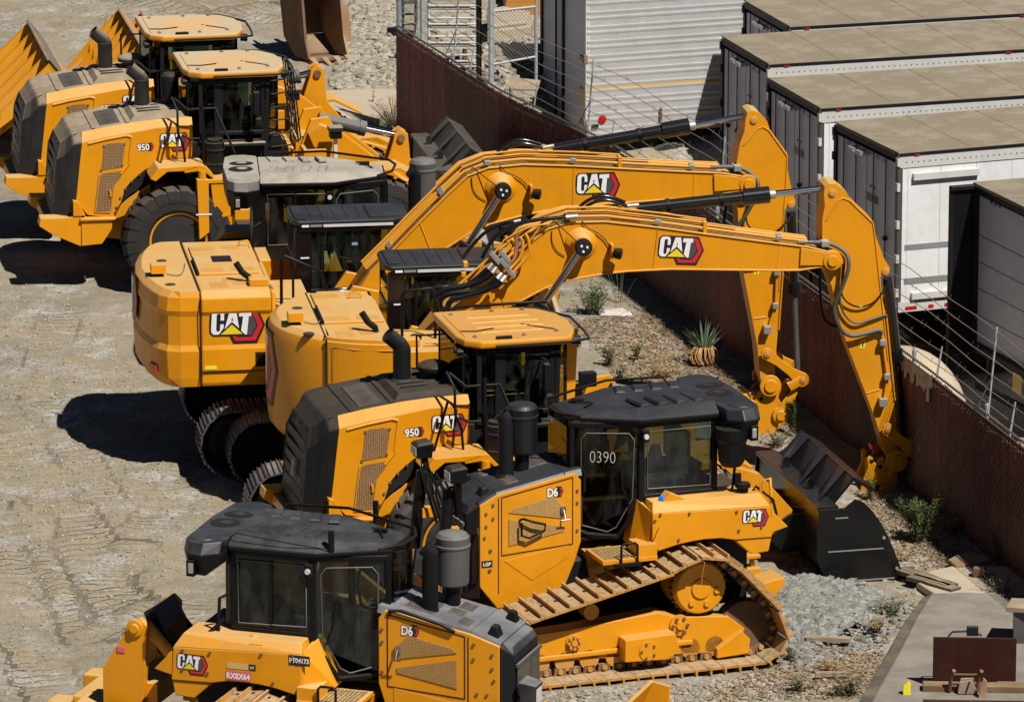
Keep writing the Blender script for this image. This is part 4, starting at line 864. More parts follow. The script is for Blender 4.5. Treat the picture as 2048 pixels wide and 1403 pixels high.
        p.prism([(-3.2, .4), (-3.2, 1.0), (-2.95, 1.05), (-2.8, .7), (-2.9, .4)], -.86, -.74, Y); p.lathe((-3.0, -.86, .75), (0, -1, 0), [(0, .07), (.04, .06)], Y, 14); p.lathe((-3.72, -.36, .76), (0, -1, 0), [(0, .05), (.05, .045)], 'steel', 12)
        p.build('ripper_beam', R, .02)
        p = MB(); p.hexa([(-2.30, -.35, 1.5), (-2.55, -.35, 1.55), (-2.55, .35, 1.55), (-2.30, .35, 1.5)], [(-2.62, -.30, 2.10), (-2.75, -.30, 2.02), (-2.72, .30, 2.02), (-2.6, .30, 2.10)], 'black_gloss')
        p.tube([(-2.66, -.45, 1.93), (-2.12, -.45, 1.35)], .07, Y, 10); p.tube([(-2.66, .3, 1.93), (-2.12, .3, 1.35)], .07, 'black', 10); p.build('ripper_cylinder', R, .01)
    rl = MB(); xq = -2.02
    if kind == 0:
        rl.tube([(-1.50, s * .80, 2.02), (-1.66, s * .84, 2.05), (-1.70, s * .84, 2.40), (-1.52, s * .80, 2.45)], .02, 'black', 8); rl.tube([(-2.0, s * .95, 1.92), (-2.0, s * .95, 2.2), (-2.12, s * .95, 2.22), (-2.14, s * .95, 1.9)], .02, Y, 8)
        rl.tube([(-1.9, s * .85, 2.0), (-1.95, s * .9, 2.12), (-2.15, s * .98, 1.95), (-2.2, s * .98, 1.75)], .018, 'black', 8)
    else:
        rl.tube([(-1.50, s * .78, 2.5), (-1.60, s * .84, 2.45), (-1.62, s * .84, 2.02)], .02, 'black', 8); rl.tube([(-1.56, s * .8, 2.2), (-1.74, s * .9, 2.02), (-1.98, s * 1.0, 1.86)], .022, 'black', 8)
    rl.build('handrail', R)
    cp = MB(); 
    if kind == 0:
        cp.lathe((-1.78, s * .90, 1.96), (0, 0, 1), [(0, .10), (.05, .10), (.06, .07), (.16, .07), (.17, .10), (.22, .09)], 'black', 14); cp.box(-1.76, -1.68, s * .86, s * .90, 2.15, 2.30, 'black')
        cp.lathe((-.74, s * .92, 2.07), (.6, s * .5, .3), [(0, .03), (.04, .04), (.07, .045), (.08, .02)], 'blue', 10); cp.prism([(-.68, 2.05), (-1.05, 2.04), (-.78, 2.17)], *sorted((s * .84, s * 1.0)), Y)
    else:
        cp.lathe((-1.15, s * .92, 1.98), (0, 0, 1), [(0, .05), (.08, .06), (.11, .03)], Y, 12); cp.lathe((-1.2, s * .80, 2.0), (0, 0, 1), [(0, .03), (.06, .03)], 'black', 10); cp.box(-1.16, -1.0, s * 1.06, s * 1.0, 1.96, 2.02, Y) if s < 0 else None
    cp.build('filler_cap', fd)
    # markings
    U = (-s, 0, 0); V = (0, 0, 1); Nn = (0, s, 0)
    lo = -2.02 if s < 0 else -1.70
    if kind != 1:
        logo(R, (lo, s * 1.102, 1.67 if s > 0 else 1.60), U, V, Nn, .34 if s > 0 else .37)
        text(R, 'D6', (.66 if s > 0 else .50, s * .602, 2.15), U, (0, 0, 1), Nn, .135, .115, badge=True, name='model_number')
    if kind == 0:
        text(R, 'LGP', (1.62, s * .602, 1.36), U, V, Nn, .10, .045, back=None, plate=('black_ink', .02, .02), name='model_badge')
        text(R, '0390', (.08, yy(.08) + s * .012, 2.52), (-.92, s * .385, -.03), (0, 0, 1), (s * .38, s * .92, 0), .31, .14, back=None, bold=-.024, name='chalk_number', mat='white_dirty')
    if kind == 2:
        text(R, 'RX8X64', (-1.42, s * 1.102, 1.60), (1, 0, .0), V, Nn, .28, .075, back=None, plate=('pink_ink', .012, .014), name='stencil_number')
        text(R, 'PT04173', (-.66, s * 1.102, 1.86), (1, 0, .0), V, Nn, .23, .06, back=None, plate=('black_ink', .012, .03), name='unit_number')
        k = MB(); k.box(-1.42, -1.16, s * 1.103, s * 1.106, 1.72, 1.79, 'tan_sticker'); k.box(-1.15, -1.07, s * 1.103, s * 1.106, 1.72, 1.79, 'black_ink'); k.build('dealer_sticker', R)
        text(R, 'CAT', (-1.135, s * 1.108, 1.74), (1, 0, 0), V, Nn, .05, .03, back=None, name='dealer_lettering')
    def nose(o):       # shorter nose on this machine
        if o.type == 'MESH' and not o.data.get('nosed'):
            o.data['nosed'] = 1
            for v in o.data.vertices:
                if v.co.x > 1.45: v.co.x -= .13
        for c in o.children: nose(c)
    if kind == 0:
        for o in R.children:
            if o.name.split('.')[0] not in ('track', 'blade', 'push_arm'): nose(o)
    def narrow(o):     # the cab and hood sit a little to the near side of the tracks
        if o.type == 'MESH' and not o.data.get('done'):
            o.data['done'] = 1
            for v in o.data.vertices:
                if v.co.y * s < 0: v.co.y *= .70
        for c in o.children: narrow(c)
    for o in R.children:
        if o.name.split('.')[0] in ('engine_enclosure', 'hood_top', 'radiator_guard', 'cab', 'exhaust_stack'): narrow(o)
    return R
dozer(FD, 'bulldozer marked 0390 on its door glass, its whole yellow track showing', 0, 1, kind=0)
dozer(FN, 'nearest bulldozer, with RX8X64 on its fender and a ripper behind', 1, -1, ripper=True, kind=2)
dozer(FU, 'dust-covered bulldozer between the dusty loaders and the excavators, with a pale roof', 2, -1, kind=1)
# ================================================================ EXCAVATOR (x forward, cab on the far left side)
e1c = (820, 360, 5.01); e2c = (1180, 360, 5.389); e3c = (1500, 350, 4.009); e4c = (1560, 640, 3.597)
Sx = lambda F, y, pts: [F.side(u, v, y) for u, v in pts]
# boom of the rear excavator gives the outline; the front one is the same boom laid on two pins
BOOM = Sx(FE1, -.33, [(712, 588), (740, 545), (787, 499), (839, 445), (891, 393), (935, 352), (976, 336), (1045, 329), (1147, 332), (1240, 337), (1300, 340), (1384, 344), (1440, 346), (1480, 352), (1508, 361), (1511, 371), (1502, 379), (1470, 382), (1428, 392), (1385, 396), (1269, 404), (1180, 410), (1095, 421), (1049, 430), (980, 448), (940, 466), (882, 503), (830, 540), (770, 592), (735, 604)])
PINA1 = FE1.side(1001.6, 375, -.33); PINB1 = FE1.side(1497, 367, -.33)
PINA2 = FE2.side(1162, 487, -.33); PINB2 = FE2.side(1664.6, 519.6, -.33)
STICK = Sx(FE2, -.30, [(1650, 388), (1652, 376), (1660, 370), (1675, 371), (1695, 386), (1703, 401), (1747, 443), (1752, 470), (1772, 522), (1782, 537), (1781, 547), (1772, 552), (1762, 557), (1764, 585), (1774, 632), (1782, 700), (1791, 807), (1797, 880), (1804, 914), (1800, 930), (1790, 933), (1781, 925), (1771, 905), (1755, 846), (1732, 785), (1699, 698), (1680, 640), (1666, 575), (1652, 545), (1648, 520), (1647, 475), (1647, 440), (1652, 415)])
SP_ROD2 = FE2.side(1665, 386, -.30); SP_TIP2 = FE2.side(1793.5, 921, -.30)
SP_ROD1 = FE1.side(1508, 240, -.30); SP_TIP1 = FE1.side(1541, 771, -.30)
def xf(a0, a1, b0, b1):
    """rigid move in the x-z plane taking pin a0->b0 and the direction a0a1 -> b0b1"""
    t = atan2(b1[1] - b0[1], b1[0] - b0[0]) - atan2(a1[1] - a0[1], a1[0] - a0[0]); k = 1.0
    return lambda p: (b0[0] + (cos(t) * (p[0] - a0[0]) - sin(t) * (p[1] - a0[1])) * k, b0[1] + (sin(t) * (p[0] - a0[0]) + cos(t) * (p[1] - a0[1])) * k)
def excavator(F, label, v):
    Y = 'yellow_mid'; R = machine('excavator', F, label, 'excavator', 'excavators in the row'); I = lambda p: p
    if v == 1: bf = I; sf = xf(SP_ROD2, SP_TIP2, SP_ROD1, SP_TIP1)
    else: bf = xf(PINA1, PINB1, PINA2, PINB2); sf = I
    A = PINA1 if v == 1 else PINA2; B = PINB1 if v == 1 else PINB2
    bh = .33
    # ---- boom
    b = MB(); out = [bf(p) for p in BOOM]
    for s in (-1, 1): b.prism(out, *sorted((s * bh, s * (bh - .03))), Y)
    n = len(out); 
    for i in range(n - 1):
        p, q = out[i], out[i + 1]; c = Vector(((p[0] + q[0]) / 2, (p[1] + q[1]) / 2))
        d = Vector((q[0] - p[0], q[1] - p[1])); nn = Vector((d[1], -d[0])).normalized() * .03
        off = .0
        b.prism([p, q, (q[0] + nn[0] * 1, q[1] + nn[1]), (p[0] + nn[0], p[1] + nn[1])], -bh + .03, bh - .03, Y)
        if i > 1 and i < n - 4: b.tube([(p[0], -bh - .004, p[1]), (q[0], -bh - .004, q[1])], .016, Y, 6)
    boom = b.build('boom', R)
    bb = MB(); bb.lathe((A[0], -bh, A[1]), (0, -1, 0), [(0, .22), (.02, .21), (.06, .15), (.12, .12), (.20, .11)], Y, 28); bb.lathe((A[0], bh, A[1]), (0, 1, 0), [(0, .22), (.2, .11)], Y, 20)
    bb.lathe((B[0], -bh, B[1]), (0, -1, 0), [(-.05, .13), (.05, .13), (.055, .07), (.08, .07)], Y, 24)
    k1 = [bf(p) for p in Sx(FE1, -.33, [(1427, 348), (1470, 352), (1505, 362), (1508, 372), (1490, 377), (1428, 382)])]
    bb.prism(k1, -bh - .035, -bh, Y)
    lug = [bf(p) for p in Sx(FE1, 0, [(1040, 329), (1075, 300), (1090, 293), (1104, 297), (1110, 308), (1108, 330)])]
    for s in (-1, 1): bb.prism(lug, *sorted((s * .13, s * .17)), Y)
    for (u, vv) in ((1147, 334), (1388, 346)):
        p0 = bf(FE1.side(u, vv, -.33)); p1 = bf(FE1.side(u - 2, 400 if u > 1200 else 414, -.33)); bb.tube([(p0[0], -bh - .002, p0[1]), (p1[0], -bh - .002, p1[1])], .008, Y, 5)
    p0 = bf(FE1.side(838, 442, -.33)); p1 = bf(FE1.side(866, 512, -.33)); bb.tube([(p0[0], -bh - .002, p0[1]), (p1[0], -bh - .002, p1[1])], .012, Y, 5)
    bb.build('pin_boss', boom, .006)
    # ---- boom cylinders
    foot = (A[0] - 1.95, 1.15) if v == 1 else (A[0] - 2.1, 1.02)
    cy = MB(); 
    for s in (-1, 1):
        yy = s * .50; a3 = Vector((A[0], yy, A[1])); f3 = Vector((foot[0] + .35, yy, foot[1])); mid = a3.lerp(f3, .32)
        cy.cyl(a3, mid, .048, 'chrome', 16); cy.cyl(mid, f3, .12, 'black_gloss', 20); cy.cyl(mid.lerp(a3, .06), mid, .13, 'black', 20)
        cy.lathe((A[0], yy - .08, A[1]), (0, 1, 0), [(0, .115), (.16, .115)], 'black', 24); cy.lathe((A[0], yy + s * .085, A[1]), (0, s, 0), [(0, .10), (.015, .095)], 'black_ink', 20)
        for a in (.3, 2.4, 4.5): cy.cyl((A[0] + cos(a) * .045, yy + s * .10, A[1] + sin(a) * .045), (A[0] + cos(a) * .045, yy + s * .115, A[1] + sin(a) * .045), .017, 'white_ink', 8)
    cy.build('boom_cylinder', R)
    # ---- stick
    st = [sf(p) for p in STICK]; sh_ = .22; b = MB()
    for s in (-1, 1): b.prism(st, *sorted((s * sh_, s * (sh_ - .03))), Y)
    n = len(st)
    for i in range(n):
        p, q = st[i], st[(i + 1) % n]; d = Vector((q[0] - p[0], q[1] - p[1]))
        if d.length < .01: continue
        nn = Vector((d[1], -d[0])).normalized() * .025; b.prism([p, q, (q[0] + nn[0], q[1] + nn[1]), (p[0] + nn[0], p[1] + nn[1])], -sh_ + .03, sh_ - .03, Y)
    ridge = [sf(p) for p in Sx(FE2, -.22, [(1652, 440), (1660, 428), (1676, 402), (1686, 396), (1699, 401), (1746, 446), (1750, 475), (1757, 540), (1768, 640), (1776, 720)])]
    for p, q in zip(ridge, ridge[1:]): b.tube([(p[0], -sh_ - .002, p[1]), (q[0], -sh_ - .002, q[1])], .012, Y, 5)
    r2 = [sf(p) for p in Sx(FE2, -.22, [(1734, 786), (1760, 778)])]; b.tube([(r2[0][0], -sh_, r2[0][1]), (r2[1][0], -sh_, r2[1][1])], .012, Y, 5)
    stick = b.build('stick', R)
    rod = SP_ROD1 if v == 1 else SP_ROD2; tip = SP_TIP1 if v == 1 else SP_TIP2
    pb = MB(); 
    for (u, vv, r_) in ((1665, 386, .05), (1771, 543, .05), (1664, 520, .06)):
        p = sf(FE2.side(u, vv, -.22)); pb.lathe((p[0], -sh_, p[1]), (0, -1, 0), [(0, r_), (.02, r_), (.025, r_ * .5)], 'yellow_worn' if u != 1664 else Y, 16)
    pb.lathe((tip[0], -sh_ - .05, tip[1]), (0, -1, 0), [(0, .15), (.05, .15), (.055, .09), (.08, .085)], Y, 26); pb.lathe((tip[0], sh_ + .05, tip[1]), (0, 1, 0), [(0, .15), (.05, .15)], Y, 20); pb.build('pin_boss', stick, .004)
    sk = MB(); p = sf(FE2.side(1719, 697, -.22)); sk.hexa([(p[0], -sh_ - .002, p[1]), (p[0] + .075, -sh_ - .002, p[1] + .01), (p[0] + .075, -sh_ - .004, p[1] + .01), (p[0], -sh_ - .004, p[1])], [(p[0] + .01, -sh_ - .002, p[1] + .12), (p[0] + .085, -sh_ - .002, p[1] + .13), (p[0] + .085, -sh_ - .004, p[1] + .13), (p[0] + .01, -sh_ - .004, p[1] + .12)], 'yellow_sticker')
    sk.tube([(p[0] + .04, -sh_ - .006, p[1] + .03), (p[0] + .05, -sh_ - .006, p[1] + .09)], .008, 'black_ink', 5); sk.build('warning_sticker', stick)
    # ---- arm cylinder on top of the boom
    base = bf(FE1.side(1098, 303, 0)); R3 = Vector((rod[0], 0, rod[1])); B3 = Vector((base[0] + .05, 0, base[1] + .02))
    hd = B3.lerp(R3, .69)
    ac = MB(); ac.cyl(B3, hd, .083, 'black_gloss', 20); ac.cyl(B3.lerp(hd, .80), hd, .115, 'black_gloss', 20); ac.cyl(hd, hd.lerp(R3, .10), .065, 'galvanised', 14); ac.cyl(hd, R3, .046, 'chrome', 16)
    for t in (.22, .62): ac.cyl(B3.lerp(hd, t), B3.lerp(hd, t + .03), .095, 'black', 16)
    ac.lathe((rod[0], -.10, rod[1]), (0, 1, 0), [(0, .09), (.2, .09)], Y, 16); ac.build('arm_cylinder', R)
    # ---- bucket cylinder, links
    bt = sf(FE2.side(1775, 556, 0)); lk0 = sf(FE2.side(1772.5, 857, -.3))
    if v == 2: j = FE2.side(1822, 897, -.3); lk0 = FE2.side(1775, 857, -.3)
    else: j = FE1.side(1603, 758, -.3); lk0 = FE1.side(1533.5, 706.6, -.3)
    T3 = Vector((bt[0], 0, bt[1])); J3 = Vector((j[0], 0, j[1])); m3 = T3.lerp(J3, .50)
    bc = MB(); bc.cyl(T3, m3, .07, 'black_gloss', 18); bc.cyl(T3.lerp(m3, .86), m3, .09, 'black', 16); bc.cyl(m3, J3, .040, 'grey_paint' if v == 1 else 'black', 12); bc.lathe((J3.x, -.1, J3.z), (0, 1, 0), [(0, .08), (.2, .08)], 'black', 14); bc.build('bucket_cylinder', R)
    lk = MB(); d = Vector((j[0] - lk0[0], j[1] - lk0[1])).normalized(); nn = Vector((-d.y, d.x)) 
    for s in (-1, 1):
        w0, w1 = .075, .10
        pts = []
        for c_, r_, a0 in ((lk0, .085, 1), (j, .105, -1)):
            ang = atan2(d.y, d.x)
            for k in range(7): 
                t = ang + (pi / 2 + pi * k / 6 if a0 > 0 else -pi / 2 + pi * k / 6); pts.append((c_[0] + cos(t) * r_, c_[1] + sin(t) * r_))
        pts2 = [(lk0[0] + d.x * .22 - nn.x * .05, lk0[1] + d.y * .22 - nn.y * .05)]
        lk.prism(pts[:7] + [(lk0[0] + d.x * .20 - nn.x * .055, lk0[1] + d.y * .20 - nn.y * .055), (j[0] - d.x * .20 - nn.x * .06, j[1] - d.y * .20 - nn.y * .06)] + pts[7:] + [(j[0] - d.x * .20 + nn.x * .06, j[1] - d.y * .20 + nn.y * .06), (lk0[0] + d.x * .20 + nn.x * .055, lk0[1] + d.y * .20 + nn.y * .055)], *sorted((s * .30, s * .34)), Y)
        for c_ in (lk0, j): lk.lathe((c_[0], s * .34, c_[1]), (0, s, 0), [(0, .05), (.02, .05), (.022, .02), (.03, .02)], 'yellow_worn', 14)
    lk.build('bucket_link', R, .006)
    qc = MB()
    if v == 1:
        o = FE1.S(-.16, (1350, 450, 2.806), [(375, 945), (400, 940), (425, 975), (445, 980), (465, 930), (500, 905), (560, 930), (595, 1000), (560, 1180), (455, 1195), (455, 1110), (460, 1010), (420, 985)])
        o2 = FE1.S(-.18, (1350, 450, 2.806), [(575, 1010), (600, 975), (655, 905), (690, 915), (595, 1110), (570, 1130)]); pin2 = FE1.side(1350 + 590 / 2.806, 450 + 1060 / 2.806, -.2)
        bos = (tip[0], tip[1])
    else:
        o = FE2.S(-.16, e4c, [(622, 985), (640, 968), (665, 985), (660, 1010), (680, 1025), (700, 1010), (712, 985), (740, 975), (760, 1030), (790, 1100), (840, 1100), (835, 1160), (800, 1280), (740, 1310), (690, 1325), (555, 1290), (590, 1140), (625, 1060)])
        o2 = FE2.S(-.18, e4c, [(780, 1020), (880, 1010), (880, 1040), (800, 1110), (770, 1110)]); pin2 = FE2.side(1560 + 768 / 3.597, 640 + 1240 / 3.597, -.2)
    for s in (-1, 1): qc.prism(o, *sorted((s * .17, s * .23)), Y); qc.prism(o2, *sorted((s * .24, s * .28)), Y)
    cx = sum(p[0] for p in o) / len(o); cz = sum(p[1] for p in o) / len(o); qc.box(cx - .12, cx + .10, -.17, .17, cz - .12, cz + .15, Y)
    qc.lathe((pin2[0], -.23, pin2[1]), (0, -1, 0), [(0, .12), (.05, .12), (.055, .07), (.08, .065)], Y, 24); qc.lathe((pin2[0], .23, pin2[1]), (0, 1, 0), [(0, .12), (.05, .12)], Y, 20)
    for a, c_ in ((-.10, .18), (.02, .10), (-.02, -.18)): qc.lathe((cx + a, -.232, cz + c_), (0, -1, 0), [(0, .03), (.003, .0)], 'hole', 12)
    if v == 2: qc.box(cx - .08, cx + .02, -.14, .1, cz + .30, cz + .37, 'red')
    else: qc.tube([(pin2[0] + .10, -.29, pin2[1] + .42), (j[0], -.29, j[1])], .09, Y, 4)
    qc.build('quick_coupler', R, .01)
    # ---- hydraulic lines on the boom
    pl = MB(); spine = [bf(p) for p in BOOM[0:14]]
    def along(i0, i1, off, y, r=.017, mat=Y):
        pts = []
        for i in range(i0, i1):
            p = spine[i]; q = spine[min(i + 1, len(spine) - 1)]; p_ = spine[max(i - 1, 0)]; d = Vector((q[0] - p_[0], q[1] - p_[1])).normalized(); nn = Vector((-d.y, d.x))
            pts.append((p[0] + nn.x * off, y, p[1] + nn.y * off))
        pl.tube(pts, r, mat, 6)
    i0 = 2 if v == 2 else 1
    for k, (o_, y) in enumerate(((.03, -.27), (.045, -.20), (.04, -.13), (.05, -.05), (.06, .05), (.06, .13), (.05, .22))): along(i0 if k < 5 else 4, 13 if k < 4 else 10, o_ + .035, y, .017 if k % 2 else .022)
    along(5, 11, .13, -.25, .014); along(6, 10, .17, -.20, .014); along(4, 9, .15, -.12, .018)
    pl.build('hydraulic_pipe', boom)
    cl = MB()
    for i in ((2, 4, 6, 8, 11) if v == 1 else (4, 6, 8, 11)):
        p = spine[i]; q = spine[i + 1]; d = Vector((q[0] - p[0], q[1] - p[1])).normalized(); nn = Vector((-d.y, d.x)); a = Vector((p[0], p[1])) + nn * .05
        for yy in ((-.26,), (-.26, -.12), (-.26,), (-.24,), (-.24,))[[2, 4, 6, 8, 11].index(i)]:
            c_ = [a - d * .04, a + d * .04, a + d * .04 + nn * .05, a - d * .04 + nn * .05]; cl.prism([tuple(x) for x in c_], yy - .06, yy + .05, 'galvanised')
    p = spine[9]; cl.box(p[0] - .02, p[0] + .03, -.30, -.2, p[1], p[1] + .16, Y)
    p = bf(FE1.side(1480, 350, -.33))
    for yy in (-.30, -.22, -.12): cl.box(p[0] - .08, p[0] + .02, yy - .03, yy + .03, p[1] + .05, p[1] + .13, 'galvanised')
    cl.build('pipe_clamp', boom, .006)
    hz = MB(); e = Vector((p[0], 0, p[1] + .09)); W = lambda u, vv, y: (lambda q: (q[0], y, q[1]))(sf(FE2.side(u, vv, y)))
    hz.tube([(e.x - .4, -.28, e.z + .02), (e.x, -.28, e.z), W(1690, 505, -.36), W(1697, 535, -.42), W(1682, 580, -.40), W(1668, 615, -.36), (W(1680, 655, -.34)), W(1702, 671, -.32), W(1735, 666, -.30), W(1758, 660, -.28), W(1763, 668, -.26)], .028, 'grey_paint', 8, 5)
    hz.tube([(e.x - .2, -.22, e.z + .02), W(1683, 510, -.30), W(1688, 540, -.32), W(1682, 575, -.30), W(1690, 600, -.28), W(1715, 613, -.27), W(1745, 606, -.26), W(1768, 580, -.24), W(1777, 560, -.2)], .013, 'black_gloss', 6, 5)
    hz.tube([(e.x - .2, -.16, e.z + .02), W(1680, 515, -.26), W(1684, 560, -.28), W(1680, 600, -.28), W(1690, 630, -.27), W(1712, 646, -.27), W(1745, 638, -.26), W(1770, 630, -.25), W(1774, 633, -.24)], .016, 'grey_paint', 6, 5)
    hz.tube([(e.x, .10, e.z + .05), W(1640, 570, .30), W(1650, 640, .34), W(1690, 655, .3)], .02, 'black', 6, 4)
    b0 = bf(FE1.side(985, 330, -.1)); b1 = bf(FE1.side(1010, 300, -.1)); b2 = bf(FE1.side(1045, 287, -.1)); b3 = bf(FE1.side(1085, 296, -.1)); b4 = bf(FE1.side(1108, 292, -.1))
    hz.tube([(q[0], -.1, q[1]) for q in (b0, b1, b2, b3)], .024, 'black_gloss', 8, 5); hz.tube([(q[0], .05, q[1] + .02) for q in (b0, b1, b2, b3)], .024, 'black_gloss', 8, 5)
    hz.tube([(b3[0], -.08, b3[1]), (b4[0], -.08, b4[1])], .028, 'galvanised', 8); hz.build('hydraulic_hose', boom)
    sp = MB(); g0, g1 = W(1764, 668, -.26), W(1775, 755, -.26); sp.tube([g0, g1], .022, Y, 8); sp.tube([W(1773, 632, -.24), W(1790, 800, -.23)], .012, Y, 6)
    sp.tube([g1, W(1768, 800, -.26)], .02, Y, 8); sp.build('stick_pipe', stick)
    sc = MB()
    for g in (W(1765, 684, -.27), W(1774, 752, -.27)): sc.box(g[0] - .04, g[0] + .04, -.32, -.22, g[2] - .04, g[2] + .04, 'galvanised')
    g = W(1765, 802, -.27); sc.box(g[0] - .05, g[0] + .05, -.34, -.22, g[2] - .06, g[2] + .05, 'galvanised'); sc.build('pipe_clamp', stick, .006)
    # ---- work lamp on the boom side, hanging wire
    lp = MB(); q = bf(FE1.side(1075, 385, -.45)); a = (q[0], q[1])
    lp.box(a[0] - .10, a[0] - .07, -.50, -.33, a[1] - .08, a[1] + .10, Y); lp.lathe((a[0] - .07, -.50, a[1]), (.9, -.35, -.1), [(0, .05), (.03, .075), (.10, .075), (.11, .05)], 'black', 14); lp.build('boom_lamp', boom, .004)
    wi = MB(); ws = [bf(FE1.side(u, vv, -.37)) for u, vv in ((1000, 332), (1012, 345), (1030, 352), (1050, 366), (1062, 385), (1068, 378))]; wi.tube([(q[0], -.355, q[1]) for q in ws], .007, 'hole', 5, 3)
    ws = [bf(FE1.side(u, vv, -.36)) for u, vv in ((945, 336), (965, 352), (985, 366), (996, 372))]; wi.tube([(ws[0][0], -.30, ws[0][1]), (ws[3][0], -.52, ws[3][1])], .007, 'hole', 5)
    ws = [bf(FE1.side(u, vv, -.34)) for u, vv in ((943, 355), (945, 375), (955, 392), (972, 402))]; wi.tube([(q[0], -.345, q[1]) for q in ws], .006, 'hole', 5, 3); wi.build('lamp_wire', boom)
    # ---- logo on the boom
    o = [bf(FE1.side(u, vv, -bh)) for u, vv in ((1153, 402), (1237, 399))]; w_ = .60
    ang = (0.02 if v == 1 else -.06)
    logo(boom, (o[0][0], -bh - .003, o[0][1]), (cos(ang), 0, sin(ang)), (-sin(ang), 0, cos(ang)), (0, -1, 0), w_)
    # ---- upper body
    zb_, zt_ = (1.28, 2.60) if v == 1 else (1.15, 2.66)
    if v == 1:
        plan = [(-2.40, -1.55), (-2.66, -1.54), (-2.84, -1.47), (-2.95, -1.30), (-3.03, -1.05), (-3.12, -.6), (-3.17, 0), (-3.12, .6), (-3.03, 1.05), (-2.95, 1.30), (-2.84, 1.47), (-2.66, 1.54), (-2.40, 1.55)]
    else:
        plan = [(-1.36, -1.40)] + [(-.15 + 1.86 * cos(t), 1.60 * sin(t)) for t in [radians(a) for a in range(228, 131, -8)]] + [(-1.36, 1.40)]
        plan = [(-.35 + 1.64 * cos(radians(a)), 1.62 * sin(radians(a))) for a in range(232, 127, -4)]
    cw = MB(); n = len(plan); cx_ = -1.5 if v == 1 else -.6
    rings = [(zb_, .93), (zb_ + .10, .985), (zb_ + .25, 1.0), (zt_ - .20, 1.0), (zt_ - .06, .97), (zt_, .90)]
    if v == 1: rings = [(zb_, .95), (zb_ + .12, .99), (zb_ + .5, 1.005), (zb_ + .58, .985), (zt_ - .34, .985), (zt_ - .26, 1.0), (zt_ - .08, .985), (zt_, .93)]
    vs = []
    for z, k in rings: vs += [(cx_ + (x - cx_) * (k if abs(y) < 1.54 or v == 2 else 1), y * (k if k >= .98 else (k + 1) / 2), z) for x, y in plan]
    m_ = len(rings)
    fs = [[i * n + k, i * n + k + 1, (i + 1) * n + k + 1, (i + 1) * n + k][::-1] for i in range(m_ - 1) for k in range(n - 1)]; fs2 = [list(range(n)), list(range((m_ - 1) * n, m_ * n))[::-1]] + [[i * n, (i + 1) * n, (i + 1) * n + n - 1, i * n + n - 1][::-1] for i in range(m_ - 1)]
    cw.add(vs, fs, Y, v == 2); cw.add(vs, fs2, Y, False); cwo = cw.build('counterweight', R, .012)
    tp = MB(); 
    lx = (-2.75, -2.80) if v == 1 else (-1.55, -1.6)
    for yy in (-1.05, .35): tp.lathe((lx[0], yy, zt_), (0, 0, 1), [(-.01, .075), (.008, .075), (.009, .045)], 'black_mid', 20); tp.lathe((lx[0], yy, zt_ + .004), (0, 0, 1), [(0, .045), (.006, 0)], 'hole', 14)
    tp.box(lx[0] - .22, lx[0] - .02, -.62, -.42, zt_ + .05, zt_ + .17, Y); tp.box(lx[0] - .14, lx[0] - .06, -.56, -.48, zt_, zt_ + .06, 'black'); tp.tube([(lx[0], -.5, zt_ + .02), (lx[0] + .15, -.6, zt_ + .015), (lx[0] + .25, -.3, zt_ + .015), (lx[0] + .3, .1, zt_ + .015)], .008, 'rust', 5, 3); tp.build('rear_camera', cwo, .01)
    # engine bay and side panels
    x0 = plan[0][0] + .02; yh = 1.55 if v == 1 else 1.60
    eb = MB(); xf_ = -1.36 if v == 1 else -.45
    if v == 1:
        sec = [(-yh, zb_), (-yh, zt_ - .34), (-yh - .03, zt_ - .28), (-yh - .01, zt_ - .10), (-yh + .12, zt_), (yh - .12, zt_), (yh, zt_ - .1), (yh, zb_)]
        sec = [(-yh + .02, zb_), (-yh, zb_ + .06), (-yh, zb_ + .20), (-yh - .02, zb_ + .23), (-yh - .02, zb_ + .52), (-yh, zb_ + .58), (-yh, zt_ - .33), (-yh - .03, zt_ - .27), (-yh - .02, zt_ - .09), (-yh + .10, zt_), (yh - .12, zt_), (yh, zt_ - .1), (yh, zb_)]
        eb.prism(sec, x0, xf_ - .07, Y, 'x')
        eb.prism([(-yh + .06, zb_), (-yh + .04, zt_ - .3), (-yh + .12, zt_ - .04), (.3, zt_ - .04), (.3, zb_)], xf_ - .06, xf_, Y, 'x')
    else:
        # plan outline that keeps bulging to the widest point then runs straight
        pl2 = [(-.35 + 1.64 * cos(radians(a)), 1.62 * sin(radians(a))) for a in range(233, 268, 3)] + [(-.47, -1.6), (-.47, .75), (-.75, 1.3), (-1.2, 1.3)]
        eb.prism(pl2, zb_, zt_ - .05, Y, 'z'); eb.prism([(a, b_ * .965) for a, b_ in pl2], zt_ - .05, zt_, Y, 'z')
        eb.prism([(-.45, -1.585), (.28, -1.585), (.28, -.5), (-.45, -.3)], zb_, zt_ - .16, Y, 'z'); eb.prism([(.28, 1.2), (.75, 1.2), (.62, 1.75), (.42, 2.1), (.28, 2.50)], -1.58, -.6, Y)
    ebo = eb.build('engine_enclosure', R, .025)
    pn = MB()
